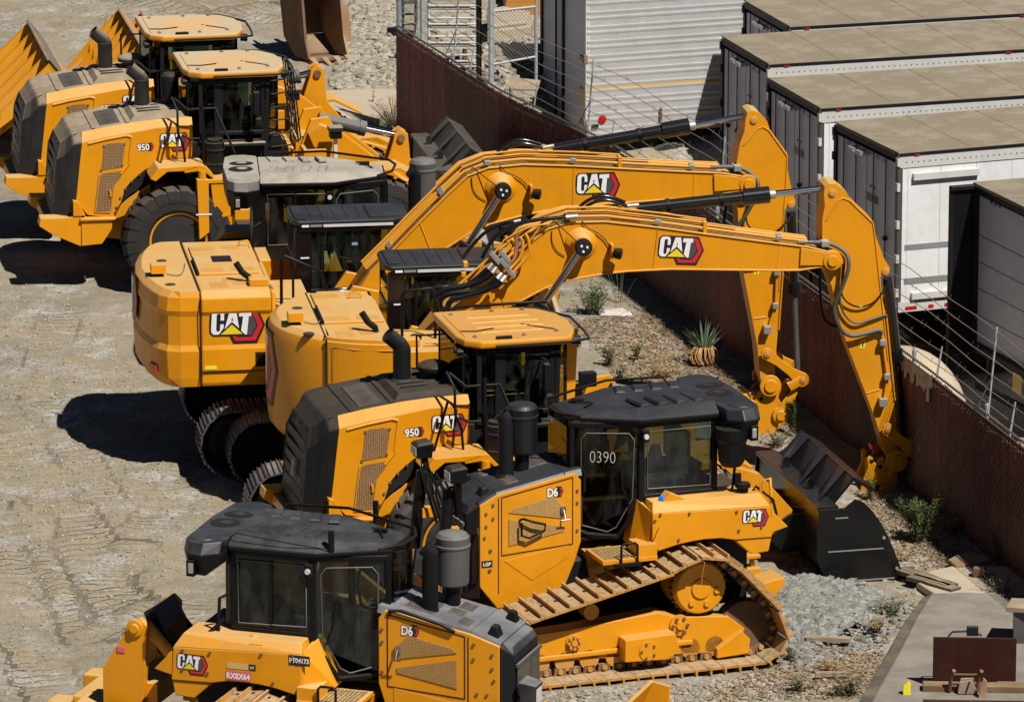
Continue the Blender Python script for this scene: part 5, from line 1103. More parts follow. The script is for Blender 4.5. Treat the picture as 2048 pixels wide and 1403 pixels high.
    if v == 1:
        pn.box(-2.36, -1.44, yh * 0 - yh - .022, -yh - .002, zb_ + .205, zb_ + .215, 'hole'); pn.box(-1.65, -1.45, -yh - .03, -yh - .02, zb_ + .27, zb_ + .47, 'hole'); pn.box(-1.62, -1.48, -yh - .04, -yh - .03, zb_ + .30, zb_ + .44, 'black')
        for z in (.14, .10): pn.cyl((-1.7 + z, -yh, zb_ + .1), (-1.7 + z, -yh - .012, zb_ + .1), .018, Y, 8)
        pn.box(-2.34, -2.18, -yh - .026, -yh - .021, zb_ + .25, zb_ + .30, 'yellow_sticker'); pn.tube([(-2.40, -yh - .005, zb_ + .02), (-2.40, -yh - .03, zt_ - .2), (-2.40, -yh + .1, zt_ + .002), (-2.40, 1.4, zt_ + .002)], .009, 'hole', 5)
    else:
        pn.box(-1.36, -1.335, -1.31, -1.28, zb_, zt_ - .03, 'hole'); pn.box(-1.36, -1.34, -1.27, 1.2, zt_ - .004, zt_ + .003, 'hole'); pn.box(-.465, -.452, -1.59, -1.0, zb_, zt_ - .1, 'hole')
        pn.tube([(-1.27, -1.345, zb_ + .02), (-1.27, -1.345, zt_ - .12), (-1.0, -1.49, zt_ - .13), (-.62, -1.605, zt_ - .13), (-.50, -1.62, zt_ - .13)], .008, Y, 5)
    pn.build('panel_seam', ebo)
    # top hatch, louvre areas, exhaust
    hx0, hx1 = (-2.32, -1.50) if v == 1 else (-1.30, -.50)
    th = MB(); th.box(hx0, hx1, -.60, 1.05, zt_, zt_ + .03, Y); tho = th.build('engine_hatch', ebo, .01)
    th = MB(); th.box(hx0 - .02, hx0 + .005, -.62, .3, zt_ + .02, zt_ + .05, 'hole')
    for a, b_, c_, d in ((.05, .35, -.52, -.30), (.46, .76, -.50, -.30), (.02, .35, .75, .98), (.45, .68, .78, .98)): th.box(hx0 + a, hx0 + b_, c_, d, zt_ + .031, zt_ + .034, 'yellow_worn' if c_ > 5 else 'louvre_mesh') if False else th.box(hx0 + a, hx0 + b_, c_, d, zt_ + .0305, zt_ + .0335, 'yellow')
    for a, b_, c_, d in ((.10, .34, -1.30, -1.02), (.30, .58, -.95, -.75), (.42, .6, -1.2, -1.0)): th.box(hx0 + a, hx0 + b_, c_, d, zt_ + .001, zt_ + .004, 'yellow')
    if v == 1: th.box(hx0 + .25, hx0 + .52, .05, .40, zt_ + .031, zt_ + .036, 'hole')
    th.build('hatch_vent', tho)
    ex = MB(); ex_ = hx1 - .22; ex.tube([(ex_ + .05, -1.02 if v == 1 else -1.08, zt_), (ex_ + .04, -1.02 if v == 1 else -1.08, zt_ + .06), (ex_ - .05, -1.0 if v == 1 else -1.06, zt_ + .13), (ex_ - .13, -.98 if v == 1 else -1.04, zt_ + .26)], .045, 'black', 12); ex.build('exhaust_pipe', R)
    fc = MB(); xx = hx1 - .08 if v == 1 else -.25
    fc.box(xx - .12, xx + .14, -1.32, -1.12, zt_ - (.0 if v == 1 else .16), zt_ + (.10 if v == 1 else -.06), Y)
    if v == 2: fc.tube([(-.05, -1.35, zt_ - .10), (.2, -1.35, zt_ - .10)], .02, Y, 6); fc.lathe((-.12, -.9, zt_ - .16), (0, 0, 1), [(0, .08), (.05, .08), (.06, .05)], 'black', 14)
    fc.build('fuel_filler', R, .015)
    # forward decks, platform
    dk = MB(); 
    if v == 1:
        dk.box(-1.34, -.85, -1.52, .10, zb_ - .05, 2.34, Y); dk.box(-1.34, -.82, .95, 1.75, zb_, 2.42, Y); dk.box(-1.3, 1.2, -.6, .6, zb_ - .05, 1.6, 'black_mid')
        dk.prism([(-.85, zb_), (1.5, zb_), (1.5, 1.42), (-.85, 1.50)], -1.55, -.62, 'black_mid')
    else:
        dk.box(.75, 1.7, -1.55, -.62, zb_, 1.7, Y); dk.box(-.4, 1.6, -.5, .4, zb_, 1.6, 'black_mid')
    dk.build('platform', R, .015)
    # boom foot brackets, swivel clutter
    bk = MB(); fx = BOOM[0][0] if v == 1 else bf(BOOM[0])[0]
    for s in (-1, 1): bk.prism([(fx - .35, 1.3), (fx + .6, 1.3), (fx + .35, 2.25), (fx - .05, 2.35), (fx - .3, 2.0)], *sorted((s * .38, s * .46)), Y)
    bk.build('boom_bracket', R, .01)
    hh = MB(); ox = fx - .35
    for k in range(9):
        yy = -.50 + k * .11; hh.tube([(ox - .30 + .05 * (k % 3), yy, 1.7), (ox - .15, yy, 2.02 + .06 * (k % 2)), (ox + .15, yy - .05, 2.12), (ox + .42 + .05 * (k % 3), yy, 2.10)], .026, 'black_gloss', 6, 4)
    hh.box(ox - .3, ox - .15, -.45, -.25, 1.7, 2.15, 'yellow_worn'); hh.box(ox - .4, ox + .3, -.5, .40, 1.5, 1.7, 'black'); hh.box(ox - .1, ox + .02, -.3, -.15, 1.9, 2.2, 'galvanised')
    hh.build('hose_cluster', R)
    if v == 2:   # big looping hoses and manifold clamped to the near side of the boom
        Wp = lambda u, vv, y: (lambda q: (q[0], y, q[1]))(FE2.side(820 + u / 5.01, 360 + vv / 5.01, y)); L = MB()
        for i, pts in enumerate(([(300, 1400), (215, 1250), (210, 1120), (300, 1075), (520, 1065), (640, 1010), (780, 890)], [(330, 1400), (250, 1280), (260, 1160), (380, 1090), (600, 1050), (730, 1000), (820, 930)], [(370, 1400), (300, 1260), (330, 1170), (450, 1130), (640, 1110), (780, 1060), (870, 990)], [(400, 1400), (380, 1270), (430, 1200), (560, 1165), (720, 1120), (820, 1080), (910, 1020)])):
            L.tube([Wp(a, b_, -.52 - i * .05) for a, b_ in pts], .040, 'black_gloss', 8, 6)
            q = Wp(*pts[-1], -.52 - i * .05); q2 = Wp(pts[-1][0] + 45, pts[-1][1] - 55, -.5 - i * .04); L.tube([q, q2], .034, 'galvanised', 8)
        L.tube([Wp(540, 770, -.2), Wp(620, 660, -.25), Wp(760, 520, -.3), Wp(940, 430, -.3), (Wp(1060, 415, -.3))], .024, 'black_gloss', 8, 5); L.tube([Wp(720, 780, -.3), Wp(800, 640, -.35), Wp(930, 510, -.38), Wp(1200, 410, -.38), Wp(1560, 375, -.38)], .028, 'black_gloss', 8, 5)
        L.tube([Wp(1560, 372, -.38), Wp(1680, 362, -.38)], .032, 'galvanised', 8); L.tube([Wp(1040, 418, -.3), Wp(1110, 405, -.3)], .026, 'galvanised', 8); L.build('boom_hose', boom)
        G = MB()
        for i, pts in enumerate(([(840, 830), (960, 720), (1010, 660), (980, 620), (960, 560)], [(880, 870), (1000, 760), (1060, 690), (1040, 610), (1010, 595)], [(920, 900), (1040, 800), (1070, 690), (1070, 560), (1100, 530)], [(960, 930), (1080, 810), (1120, 720), (1130, 620), (1100, 570)], [(1000, 960), (1100, 850), (1190, 740), (1185, 600), (1150, 535)], [(620, 1030), (820, 880), (1000, 640), (1040, 560), (1100, 480), (1300, 430)], [(700, 900), (800, 780), (920, 640), (960, 590), (1200, 470), (1400, 440)], [(900, 1090), (1010, 960), (1180, 650), (1300, 470)])):
            G.tube([Wp(a, b_, -.40 - (i % 5) * .03) for a, b_ in pts], .022 if i < 6 else .012, Y if i != 2 else 'copper', 7, 4)
        G.build('hydraulic_pipe', boom)
        G = MB()
        for (a, b_) in ((950, 770), (940, 840), (1000, 920), (850, 780)): q = Wp(a, b_, -.5); G.prism([(q[0] - .08, q[2] + .06), (q[0] - .03, q[2] + .10), (q[0] + .08, q[2] - .04), (q[0] + .04, q[2] - .09)], -.56, -.42, 'galvanised')
        for (a, b_) in ((830, 870), (880, 910), (920, 950), (960, 1000), (560, 850), (540, 950)): q = Wp(a, b_, -.5); G.box(q[0] - .03, q[0] + .03, -.50, -.38, q[2] - .035, q[2] + .035, 'yellow_mid')
        G.build('hose_manifold', boom, .008)
    # ---- cab
    cx0 = -.88 if v == 1 else -.31; cl_ = 1.62; y0, y1 = .42, 1.40; zr = 3.03 if v == 1 else 3.12; zfl = 1.55
    cb = MB(); xs = (cx0 + .02, cx0 + .36, cx0 + cl_ - .04)
    for yy in (y0 + .05, y1 - .05):
        cb.tube([(xs[0], yy, zfl), (xs[0], yy, zr - .05)], .05, 'black', 4); cb.tube([(xs[2] + .04, yy, zfl), (xs[2] - .06, yy, zr - .05)], .045, 'black', 4); cb.tube([(xs[1], yy, zfl), (xs[1], yy, zr - .05)], .03, 'black', 4)
        cb.tube([(xs[0], yy, zr - .07), (xs[2] - .06, yy, zr - .07)], .045, 'black', 4); cb.prism([(xs[0], zfl), (xs[2] + .04, zfl), (xs[2] + .02, zfl + .25), (xs[0], zfl + .45)], yy - .03, yy + .03, 'black_mid')
    cb.box(xs[0] - .04, xs[0] + .19, y0 + .01, y0 + .06, zfl, zr - .06, 'black_gloss'); cb.box(xs[0], xs[2] + .02, y0 + .02, y0 + .06, zfl, 2.10, 'black_mid'); cb.box(xs[0], xs[2] + .02, y1 - .06, y1 - .02, zfl, 2.10, 'black_mid'); cb.box(xs[2], xs[2] + .04, y0 + .02, y1 - .02, zfl, 2.0, 'black_mid'); cb.box(xs[0] - .05, xs[0] + .02, y0 + .05, y1 - .05, zfl, zr - .5, 'black_gloss'); cb.box(xs[0], xs[2], y0 + .05, y1 - .05, zfl - .2, zfl, 'black')
    cab = cb.build('cab', R, .01)
    rf = MB(); rf.prism([(cx0 + .02, y0 - .01), (cx0 + cl_ - .25, y0 - .01), (cx0 + cl_ - .02, y0 + .12), (cx0 + cl_ - .02, y1 - .12), (cx0 + cl_ - .25, y1 + .02), (cx0 - .0, y1 + .02), (cx0 - .06, y1 - .12), (cx0 - .06, y0 + .10)], zr - .02, zr + .05, 'grey_roof', 'z')
    roof = rf.build('roof', cab, .02)
    rs = MB()
    for k in range(5): rs.box(cx0 + .22 + k * .17, cx0 + .235 + k * .17, y0 + .08, y1 - .08, zr + .048, zr + .06, 'grey_roof')
    rs.box(cx0 + 1.02, cx0 + 1.04, y0 + .08, y1 - .08, zr + .048, zr + .056, 'hole'); rs.box(cx0 + 1.04, cx0 + 1.50, y0 + .12, y1 - .12, zr + .05, zr + .065, 'grey_roof'); rs.box(cx0 + .0, cx0 + .14, y0 + .10, y1 - .10, zr + .05, zr + .075, 'grey_roof'); rs.build('roof_panel', roof, .006)
    tr = MB(); tr.box(cx0 + .08, cx0 + .18, y0 - .035, y0 - .02, zr - .03, zr - .002, 'white_ink'); tr.box(cx0 + .20, cx0 + .36, y0 - .035, y0 - .01, zr - .03, zr - .004, 'galvanised'); tr.box(cx0 + .38, cx0 + cl_ - .27, y0 - .035, y0 - .01, zr - .035, zr - .002, 'alu_white'); tr.box(cx0 + .04, cx0 + cl_ - .27, y0 - .012, y0 + .02, zr - .10, zr - .02, 'black_gloss'); tr.box(cx0 + .06, cx0 + .18, y0 - .012, y0 - .004, zr - .48, zr - .46, 'white_ink'); tr.build('trim_strip', cab)
    gl = MB(); 
    for yy in (y0 + .04, y1 - .04): gl.add([(xs[0] + .20, yy, 2.10), (xs[2] - .0, yy, 2.10), (xs[2] - .06, yy, zr - .10), (xs[0] + .20, yy, zr - .10)], [[0, 1, 2, 3]], 'glass_green')
    gl.add([(xs[2] + .03, y0 + .1, zfl + .2), (xs[2] + .03, y1 - .1, zfl + .2), (xs[2] - .07, y1 - .1, zr - .1), (xs[2] - .07, y0 + .1, zr - .1)], [[0, 1, 2, 3]], 'glass_green'); gl.add([(xs[0] - .03, y0 + .1, zr - .5), (xs[0] - .03, y1 - .1, zr - .5), (xs[0] - .03, y1 - .1, zr - .1), (xs[0] - .03, y0 + .1, zr - .1)], [[0, 1, 2, 3]], 'glass_dark'); gl.build('window', cab)
    sk = MB(); sk.box(xs[1] + .42, xs[1] + .50, y0 + .030, y0 + .034, zr - .32, zr - .28, 'plastic_blue_film'); sk.build('window_sticker', cab)
    seat(cab, xs[1] + .28, (y0 + y1) / 2, zfl + .35); x = MB(); x.box(xs[2] - .35, xs[2] - .2, y0 + .15, y0 + .3, zfl + .1, zfl + .8, 'black_mid'); x.tube([(xs[2] - .5, y0 + .3, zfl), (xs[2] - .45, y0 + .3, zfl + .75), (xs[2] - .3, y0 + .25, zfl + .9)], .02, 'black', 6); x.build('control_lever', cab)
    # ---- rails
    xr_ = -.85 if v == 1 else .42
    if v == 1:
        rail(R, [(-1.28, -1.45, 2.3), (-1.28, -1.45, 3.02), (-1.22, -1.42, 3.04), (-.72, -1.35, 2.78), (-.62, -1.3, 2.4), (-.58, -1.3, 2.0)], .022); rail(R, [(-1.12, -1.45, 2.2), (-1.12, -1.45, 2.72), (-1.20, -1.42, 2.95)], .018)
        rail(R, [(-1.62, .95, 2.58), (-1.62, .95, 2.70), (-1.50, .95, 2.71), (-1.47, .95, 2.58)], .012, Y)
    else:
        rail(R, [(-.30, -.9, 2.5), (-.30, -.9, 3.10), (-.26, -.9, 3.15), (.10, -.9, 3.18), (.14, -.9, 3.12), (.14, -.9, 2.5)], .02); rail(R, [(.25, -1.5, 2.3), (.26, -1.5, 2.98), (.34, -1.5, 3.06), (1.52, -1.5, 3.1), (1.60, -1.5, 3.0), (1.65, -1.5, 2.1)], .02)
        rail(R, [(-.82, .65, 2.64), (-.82, .65, 2.77), (-.68, .65, 2.78), (-.64, .65, 2.64)], .012, Y)
    # ---- undercarriage
    uc = MB(); uc.lathe((0, 0, .85), (0, 0, 1), [(0, .75), (.35, .75)], 'black', 28); uc.box(-1.3, 1.3, -1.0, 1.0, .40, .85, 'black_mid'); uc.build('undercarriage', R, .03)
    for s in (-1, 1):
        t = MB(); Lh, r_ = 2.05, .46; per = []; N_seg = 56
        tot = 4 * Lh * .96 + 2 * pi * r_; ya, yb = sorted((s * 1.0, s * 1.62))
        Ls = 1.95
        tot = 4 * Ls + 2 * pi * r_
        for k in range(N_seg):
            d = tot * k / N_seg
            if d < 2 * Ls: p = (-Ls + d, .02); dv = Vector((1, 0)); nv = Vector((0, -1))
            elif d < 2 * Ls + pi * r_: a = -pi / 2 + (d - 2 * Ls) / r_; p = (Ls + cos(a) * r_, .02 + r_ + sin(a) * r_); nv = Vector((cos(a), sin(a))); dv = Vector((-sin(a), cos(a)))
            elif d < 4 * Ls + pi * r_: p = (Ls - (d - 2 * Ls - pi * r_), .02 + 2 * r_); dv = Vector((-1, 0)); nv = Vector((0, 1))
            else: a = pi / 2 + (d - 4 * Ls - pi * r_) / r_; p = (-Ls + cos(a) * r_, .02 + r_ + sin(a) * r_); nv = Vector((cos(a), sin(a))); dv = Vector((-sin(a), cos(a)))
            P = Vector(p) - nv * .02; hw = tot / N_seg * .49; A_, B_ = P - dv * hw, P + dv * hw
            t.prism([tuple(A_), tuple(B_), tuple(B_ + nv * .02), tuple(A_ + nv * .02)], ya, yb, 'grey_paint')
            for o_ in (.1, .5, .9): g = A_ + (B_ - A_) * o_; t.prism([tuple(g - dv * .008 + nv * .02), tuple(g + dv * .008 + nv * .02), tuple(g + dv * .006 + nv * .045), tuple(g - dv * .006 + nv * .045)], ya, yb, 'steel')
            t.prism([tuple(A_), tuple(B_), tuple(B_ - nv * .10), tuple(A_ - nv * .10)], s * 1.25, s * 1.37, 'black')
        tk = t.build('track', R)
        f = MB(); f.box(-1.7, 1.7, *sorted((s * 1.15, s * 1.45)), .28, .72, 'black_mid'); 
        for q in (-1, 1): f.lathe((q * Ls, s * 1.22, .48), (0, s, 0), [(0, .36), (.2, .36), (.22, .25), (.26, .22)], 'black', 24)
        f.build('track_frame', tk, .02)
    # ---- emblems on the body
    if v == 1:
        logo(R, (-2.26, -yh - .006, zb_ + .60), (1, 0, 0), (0, 0, 1), (0, -1, 0), .73)
        def bend(x, y, h, sg=1):
            # wrap round the rear face from the far side to the near side; x runs along the plan curve
            s_ = 0.60 - x; yy = s_; t = yy / 1.6; X = -3.19 * 1.0 + .38 * abs(yy / 1.3) ** 2.4 * .9
            X = np.interp(abs(yy), [0, .6, 1.05, 1.3, 1.47], [-3.175, -3.125, -3.035, -2.955, -2.845]); return Vector((X - h - .012, yy, zb_ + .62 + y))
        logo(R, None, None, None, None, 1.0, bend)
    else:
        logo(R, (-.42, -1.588, zb_ + .70), (1, 0, 0), (0, 0, 1), (0, -1, 0), .68)
        def bend(x, y, h):
            a = pi + .10 + (x - .95) * .70; k = 1.006
            return Vector((-.35 + (1.64 + h) * cos(a) * k, (1.62 + h) * sin(a) * k, zb_ + .35 + y * 1.25))
        logo(R, None, None, None, None, 1.25, bend)
    rf = MB(); 
    if v == 1: rf.hexa([(-3.045, -1.07, zb_ + .16), (-2.975, -1.29, zb_ + .16), (-2.95, -1.29, zb_ + .16), (-3.0, -1.07, zb_ + .16)], [(-3.055, -1.05, zb_ + .25), (-2.985, -1.27, zb_ + .25), (-2.95, -1.27, zb_ + .25), (-3.0, -1.05, zb_ + .25)], 'red_lamp'); rf.build('reflector', cwo)
    return R
excavator(FE1, 'rear excavator, with a long square-cornered tail and the emblem on its side panel', 1)
excavator(FE2, 'front excavator, with a short rounded tail and looping black hoses on its boom', 2)
# ================================================================ SETTING
FTOP = [(793, 50), (1000, 180), (1220, 285), (1400, 402), (1590, 545), (1860, 740), (2048, 885), (2300, 1080)]
FH = 1.85
FP = [atz(u, v, FH) for u, v in FTOP]; FP = [Vector((p.x, p.y, 0)) for p in FP]
def side_of_fence(x, y):
    X = np.interp(-np.asarray(y), [-p.y for p in FP], [p.x for p in FP]); return (np.asarray(x) - X)
def ground_z(x, y):
    d = side_of_fence(x, y); t = np.clip((d - .5) / 2.2, 0, 1); t = t * t * (3 - 2 * t)
    far = np.clip((112 - np.asarray(y)) / 6., 0, 1); near = np.clip((np.asarray(y) - 76.5) / 2., 0, 1)
    e = np.clip((np.asarray(x) + .6) / 1.5, 0, 1) if True else 1
    return -2.15 * t * far * near * np.where(np.asarray(y) > 101, e, 1)
def axis(lo, hi, st, far): 
    a = list(np.arange(lo, hi, st)); o = []; s_ = st * 2; x = hi
    while x < far: o.append(x); x += s_; s_ *= 1.5
    b = []; s_ = st * 2; x = lo
    while x > -far: x -= s_; s_ *= 1.5; b.append(x)
    return np.array(b[::-1] + a + o + [far * 1.2])
xs = axis(-11, 12, .085, 3500); ys = axis(66, 124, .06, 4200)
X, Y_ = np.meshgrid(xs, ys); Z = ground_z(X, Y_)
def vnoise(x, y, sc, seed):
    r = np.random.default_rng(seed).random((256, 256)); u = x / sc; v = y / sc; iu = np.floor(u).astype(int); iv = np.floor(v).astype(int); fu = u - iu; fv = v - iv; fu = fu * fu * (3 - 2 * fu); fv = fv * fv * (3 - 2 * fv)
    g = lambda a, b: r[a % 256, b % 256]
    return (g(iu, iv) * (1 - fu) + g(iu + 1, iv) * fu) * (1 - fv) + (g(iu, iv + 1) * (1 - fu) + g(iu + 1, iv + 1) * fu) * fv
inner = (np.abs(X) < 11) & (Y_ > 66) & (Y_ < 124)
Z = Z + inner * ((vnoise(X, Y_, 2.1, 1) - .5) * .07 + (vnoise(X, Y_, .7, 2) - .5) * .045 + (vnoise(X, Y_, .3, 3) - .5) * .035 + (vnoise(X, Y_, .14, 4) - .5) * .022)
# churned ruts left by crawler tracks: real ridges across each pass
RA = np.zeros_like(Z); RM = np.zeros_like(Z)
def rut(Z, p0, p1, wd, pitch, amp):
    d = Vector((p1[0] - p0[0], p1[1] - p0[1])); L = d.length; d.normalize(); a = (X - p0[0]) * d.x + (Y_ - p0[1]) * d.y; b = -(X - p0[0]) * d.y + (Y_ - p0[1]) * d.x
    m = (a > 0) & (a < L) & (np.abs(b) < wd); e = np.clip((wd - np.abs(b)) / .12, 0, 1); f_ = m * e * .42 * np.clip(vnoise(X, Y_, 1.3, 21) * 2.6 - .9, 0, 1); k_ = f_ > RM; RA[k_] = (a + .12 * b)[k_]; RM[k_] = f_[k_]; return Z + m * e * (amp * np.abs(np.sin(a * pi / pitch + .8 * vnoise(X, Y_, .5, 8))) * (.1 + 1.2 * vnoise(X, Y_, .7, 9)) - .03)
for (u0, v0, u1, v1, wd) in ((-40, 1000, 120, 1403, .5), (60, 760, 200, 1000, .4), (400, 1180, 250, 1300, .45), (150, 560, 60, 800, .35), (380, 960, 470, 900, .35), (-20, 1320, 330, 1200, .4), (60, 60, 560, 10, .5), (340, 60, 700, 40, .45), (20, 860, 330, 1350, .5), (150, 1290, 30, 980, .4), (80, 1403, 250, 1080, .5), (330, 1130, 60, 1250, .45), (0, 1200, 330, 1290, .4), (420, 900, 300, 1060, .4), (10, 880, 120, 830, .4), (250, 0, 650, 60, .5), (330, 20, 760, -30, .5)):
    a, b = atz(u0, v0), atz(u1, v1); Z = rut(Z, a, b, wd, .36, .012)
nx, ny = len(xs), len(ys)
me = bpy.data.meshes.new('ground'); V3 = np.stack([X, Y_, Z], -1).reshape(-1, 3)
ii, jj = np.meshgrid(np.arange(nx - 1), np.arange(ny - 1)); a = (jj * nx + ii).ravel(); Fq = np.stack([a, a + 1, a + nx + 1, a + nx], -1)
me.vertices.add(len(V3)); me.vertices.foreach_set('co', V3.ravel()); me.loops.add(Fq.size); me.loops.foreach_set('vertex_index', Fq.ravel().astype(np.int32)); me.polygons.add(len(Fq)); me.polygons.foreach_set('loop_start', np.arange(0, Fq.size, 4, dtype=np.int32)); me.polygons.foreach_set('use_smooth', np.ones(len(Fq), bool)); me.update(calc_edges=True)
for nm_, ar_ in (('rut_along', RA), ('rut_mask', RM)):
    at_ = me.attributes.new(nm_, 'FLOAT', 'POINT'); at_.data.foreach_set('value', ar_.ravel().astype(np.float32))
def gz(x, y):
    x = np.asarray(x, float); y = np.asarray(y, float); i = np.clip(np.searchsorted(xs, x) - 1, 0, nx - 2); j = np.clip(np.searchsorted(ys, y) - 1, 0, ny - 2)
    fx = (x - xs[i]) / (xs[i + 1] - xs[i]); fy = (y - ys[j]) / (ys[j + 1] - ys[j]); return (Z[j, i] * (1 - fx) + Z[j, i + 1] * fx) * (1 - fy) + (Z[j + 1, i] * (1 - fx) + Z[j + 1, i + 1] * fx) * fy
gnd = bpy.data.objects.new('ground', me); scene.collection.objects.link(gnd); tag(gnd, kind='structure')
m, n, l, p = newmat('dirt'); g = n.new('ShaderNodeNewGeometry'); pos = g.outputs['Position']
n1 = noise(n, l, .45, 6, .6, pos); n2 = noise(n, l, 3.1, 8, .68, pos); n3 = noise(n, l, 22, 6, .7, pos); n5 = noise(n, l, 1.2, 6, .65, pos)
c = ramp(n, l, n1.outputs[0], [(.30, (.22, .197, .145)), (.46, (.305, .258, .178)), (.58, (.35, .288, .192)), (.75, (.24, .213, .157))])
peb = n.new('ShaderNodeTexVoronoi'); peb.inputs['Scale'].default_value = 15; l.new(pos, peb.inputs['Vector'])
peb2 = n.new('ShaderNodeTexVoronoi'); peb2.inputs['Scale'].default_value = 34; l.new(pos, peb2.inputs['Vector'])
c2_ = mixc(n, l, mth(n, l, 'MULTIPLY', ramp(n, l, n2.outputs[0], [(.42, (0, 0, 0)), (.62, (1, 1, 1))]).outputs[0], .55), c.outputs[0], (.33, .315, .27))
grey = ramp(n, l, n5.outputs[0], [(.50, (0, 0, 0)), (.62, (1, 1, 1))])
pc = mixc(n, l, .35, peb.outputs['Color'], (.36, .35, .31)); hs = n.new('ShaderNodeHueSaturation'); hs.inputs['Saturation'].default_value = .12; hs.inputs['Value'].default_value = .8; l.new(pc, hs.inputs['Color'])
c3_ = mixc(n, l, mth(n, l, 'MULTIPLY', grey.outputs[0], .5), c2_, hs.outputs[0])
sp_ = ramp(n, l, n3.outputs[0], [(.30, (.45, .42, .38)), (.5, (1, 1, 1)), (.72, (1.0, 1.0, 1.0))]); c4_ = mixc(n, l, .85, c3_, sp_.outputs[0], 'MULTIPLY')
warm = ramp(n, l, noise(n, l, .9, 3, .5, pos).outputs[0], [(.62, (1, 1, 1)), (.72, (1.0, .80, .66))]); c5_ = mixc(n, l, .6, c4_, warm.outputs[0], 'MULTIPLY')
l.new(c5_, p.inputs['Base Color']); p.inputs['Roughness'].default_value = .95; p.inputs['Specular IOR Level'].default_value = .15
h = mth(n, l, 'MULTIPLY_ADD', n2.outputs[0], .6, mth(n, l, 'MULTIPLY', n3.outputs[0], .35)); h = mth(n, l, 'MULTIPLY_ADD', peb.outputs['Distance'], mth(n, l, 'MULTIPLY_ADD', grey.outputs[0], -.5, -.12), h); h = mth(n, l, 'MULTIPLY_ADD', peb2.outputs['Distance'], -.14, h)
ra = n.new('ShaderNodeAttribute'); ra.attribute_name = 'rut_along'; rm = n.new('ShaderNodeAttribute'); rm.attribute_name = 'rut_mask'
wv = mth(n, l, 'PINGPONG', mth(n, l, 'MULTIPLY_ADD', n2.outputs[0], .02, ra.outputs['Fac']), .10); wv = ramp(n, l, mth(n, l, 'MULTIPLY', wv, 10), [(.15, (0, 0, 0)), (.45, (1, 1, 1))]).outputs[0]
h2 = mth(n, l, 'MULTIPLY', wv, rm.outputs['Fac']); b1_ = bump(n, l, h2, 1.0, .075, p); b2_ = n.new('ShaderNodeBump'); b2_.inputs['Strength'].default_value = .8; b2_.inputs['Distance'].default_value = .04; l.new(h, b2_.inputs['Height']); l.new(b1_.outputs[0], b2_.inputs['Normal']); l.new(b2_.outputs[0], p.inputs['Normal'])
me.materials.append(m)
# ---------------------------------------------------------------- stones
def stone_mat(name, cols):
    m, n, l, p = newmat(name); oi = n.new('ShaderNodeTexCoord'); at = n.new('ShaderNodeAttribute'); at.attribute_name = 'tone'
    r = ramp(n, l, at.outputs['Fac'], [(i / (len(cols) - 1), c) for i, c in enumerate(cols)]); nn = noise(n, l, 25, 4, .6, oi.outputs['Object'])
    l.new(mixc(n, l, mth(n, l, 'MULTIPLY', nn.outputs[0], .5), r.outputs[0], (.40, .34, .25)), p.inputs['Base Color']); p.inputs['Roughness'].default_value = .9
stone_mat('stone_grey', [(.09, .10, .105), (.15, .165, .168), (.21, .225, .222), (.30, .31, .30)])
stone_mat('stone_tan', [(.16, .145, .115), (.27, .245, .195), (.34, .32, .265), (.42, .37, .28)])
def stones(name, pts, smin, smax, mat, label=None, zoff=0., flat=.7, power=2.5):
    base = []; t_ = (1 + 5 ** .5) / 2
    for a in (-1, 1):
        for b in (-t_, t_): base += [(0, a, b), (a, b, 0), (b, 0, a)]
    base = np.array(base) / 1.9; import itertools
    fs = []
    for i, j, k in itertools.combinations(range(12), 3):
        d = [np.linalg.norm(base[i] - base[j]), np.linalg.norm(base[j] - base[k]), np.linalg.norm(base[i] - base[k])]
        if max(d) < 2.05 / 1.9 + .02:
            nrm = np.cross(base[j] - base[i], base[k] - base[i]); fs.append((i, j, k) if nrm @ base[i] > 0 else (i, k, j))
    fs = np.array(fs); N0 = len(pts); P = np.array(pts); s = smin + (smax - smin) * rng.random(N0) ** power
    Vv = np.repeat(base[None], N0, 0) * (1 + (rng.random((N0, 12, 1)) - .5) * .7)
    sc = np.stack([.7 + .6 * rng.random(N0), .7 + .6 * rng.random(N0), flat * (.6 + .5 * rng.random(N0))], -1); Vv = Vv * sc[:, None] * s[:, None, None] * .5
    a = rng.random(N0) * 2 * pi; b = (rng.random(N0) - .5) * .9; ca, sa, cb_, sb = np.cos(a), np.sin(a), np.cos(b), np.sin(b)
    y_, z_ = Vv[:, :, 1] * cb_[:, None] - Vv[:, :, 2] * sb[:, None], Vv[:, :, 1] * sb[:, None] + Vv[:, :, 2] * cb_[:, None]
    x_ = Vv[:, :, 0] * ca[:, None] - y_ * sa[:, None]; y2 = Vv[:, :, 0] * sa[:, None] + y_ * ca[:, None]
    zz = P[:, 2] if P.shape[1] > 2 else 0
    Vv = np.stack([x_ + P[:, 0:1], y2 + P[:, 1:2], z_ + (zz + gz(P[:, 0], P[:, 1]) + s * .10 + zoff)[:, None]], -1).reshape(-1, 3)
    Fq = (fs[None] + (np.arange(N0) * 12)[:, None, None]).reshape(-1, 3); me = bpy.data.meshes.new(name)
    me.vertices.add(len(Vv)); me.vertices.foreach_set('co', Vv.ravel()); me.loops.add(Fq.size); me.loops.foreach_set('vertex_index', Fq.ravel().astype(np.int32)); me.polygons.add(len(Fq)); me.polygons.foreach_set('loop_start', np.arange(0, Fq.size, 3, dtype=np.int32)); me.polygons.foreach_set('use_smooth', np.zeros(len(Fq), bool)); me.update(calc_edges=True)
    at = me.attributes.new('tone', 'FLOAT', 'FACE'); at.data.foreach_set('value', np.repeat(rng.random(N0), 20).astype(np.float32)); me.materials.append(M[mat])
    o = bpy.data.objects.new(name, me); scene.collection.objects.link(o); tag(o, label, 'stones', kind='stuff'); return o
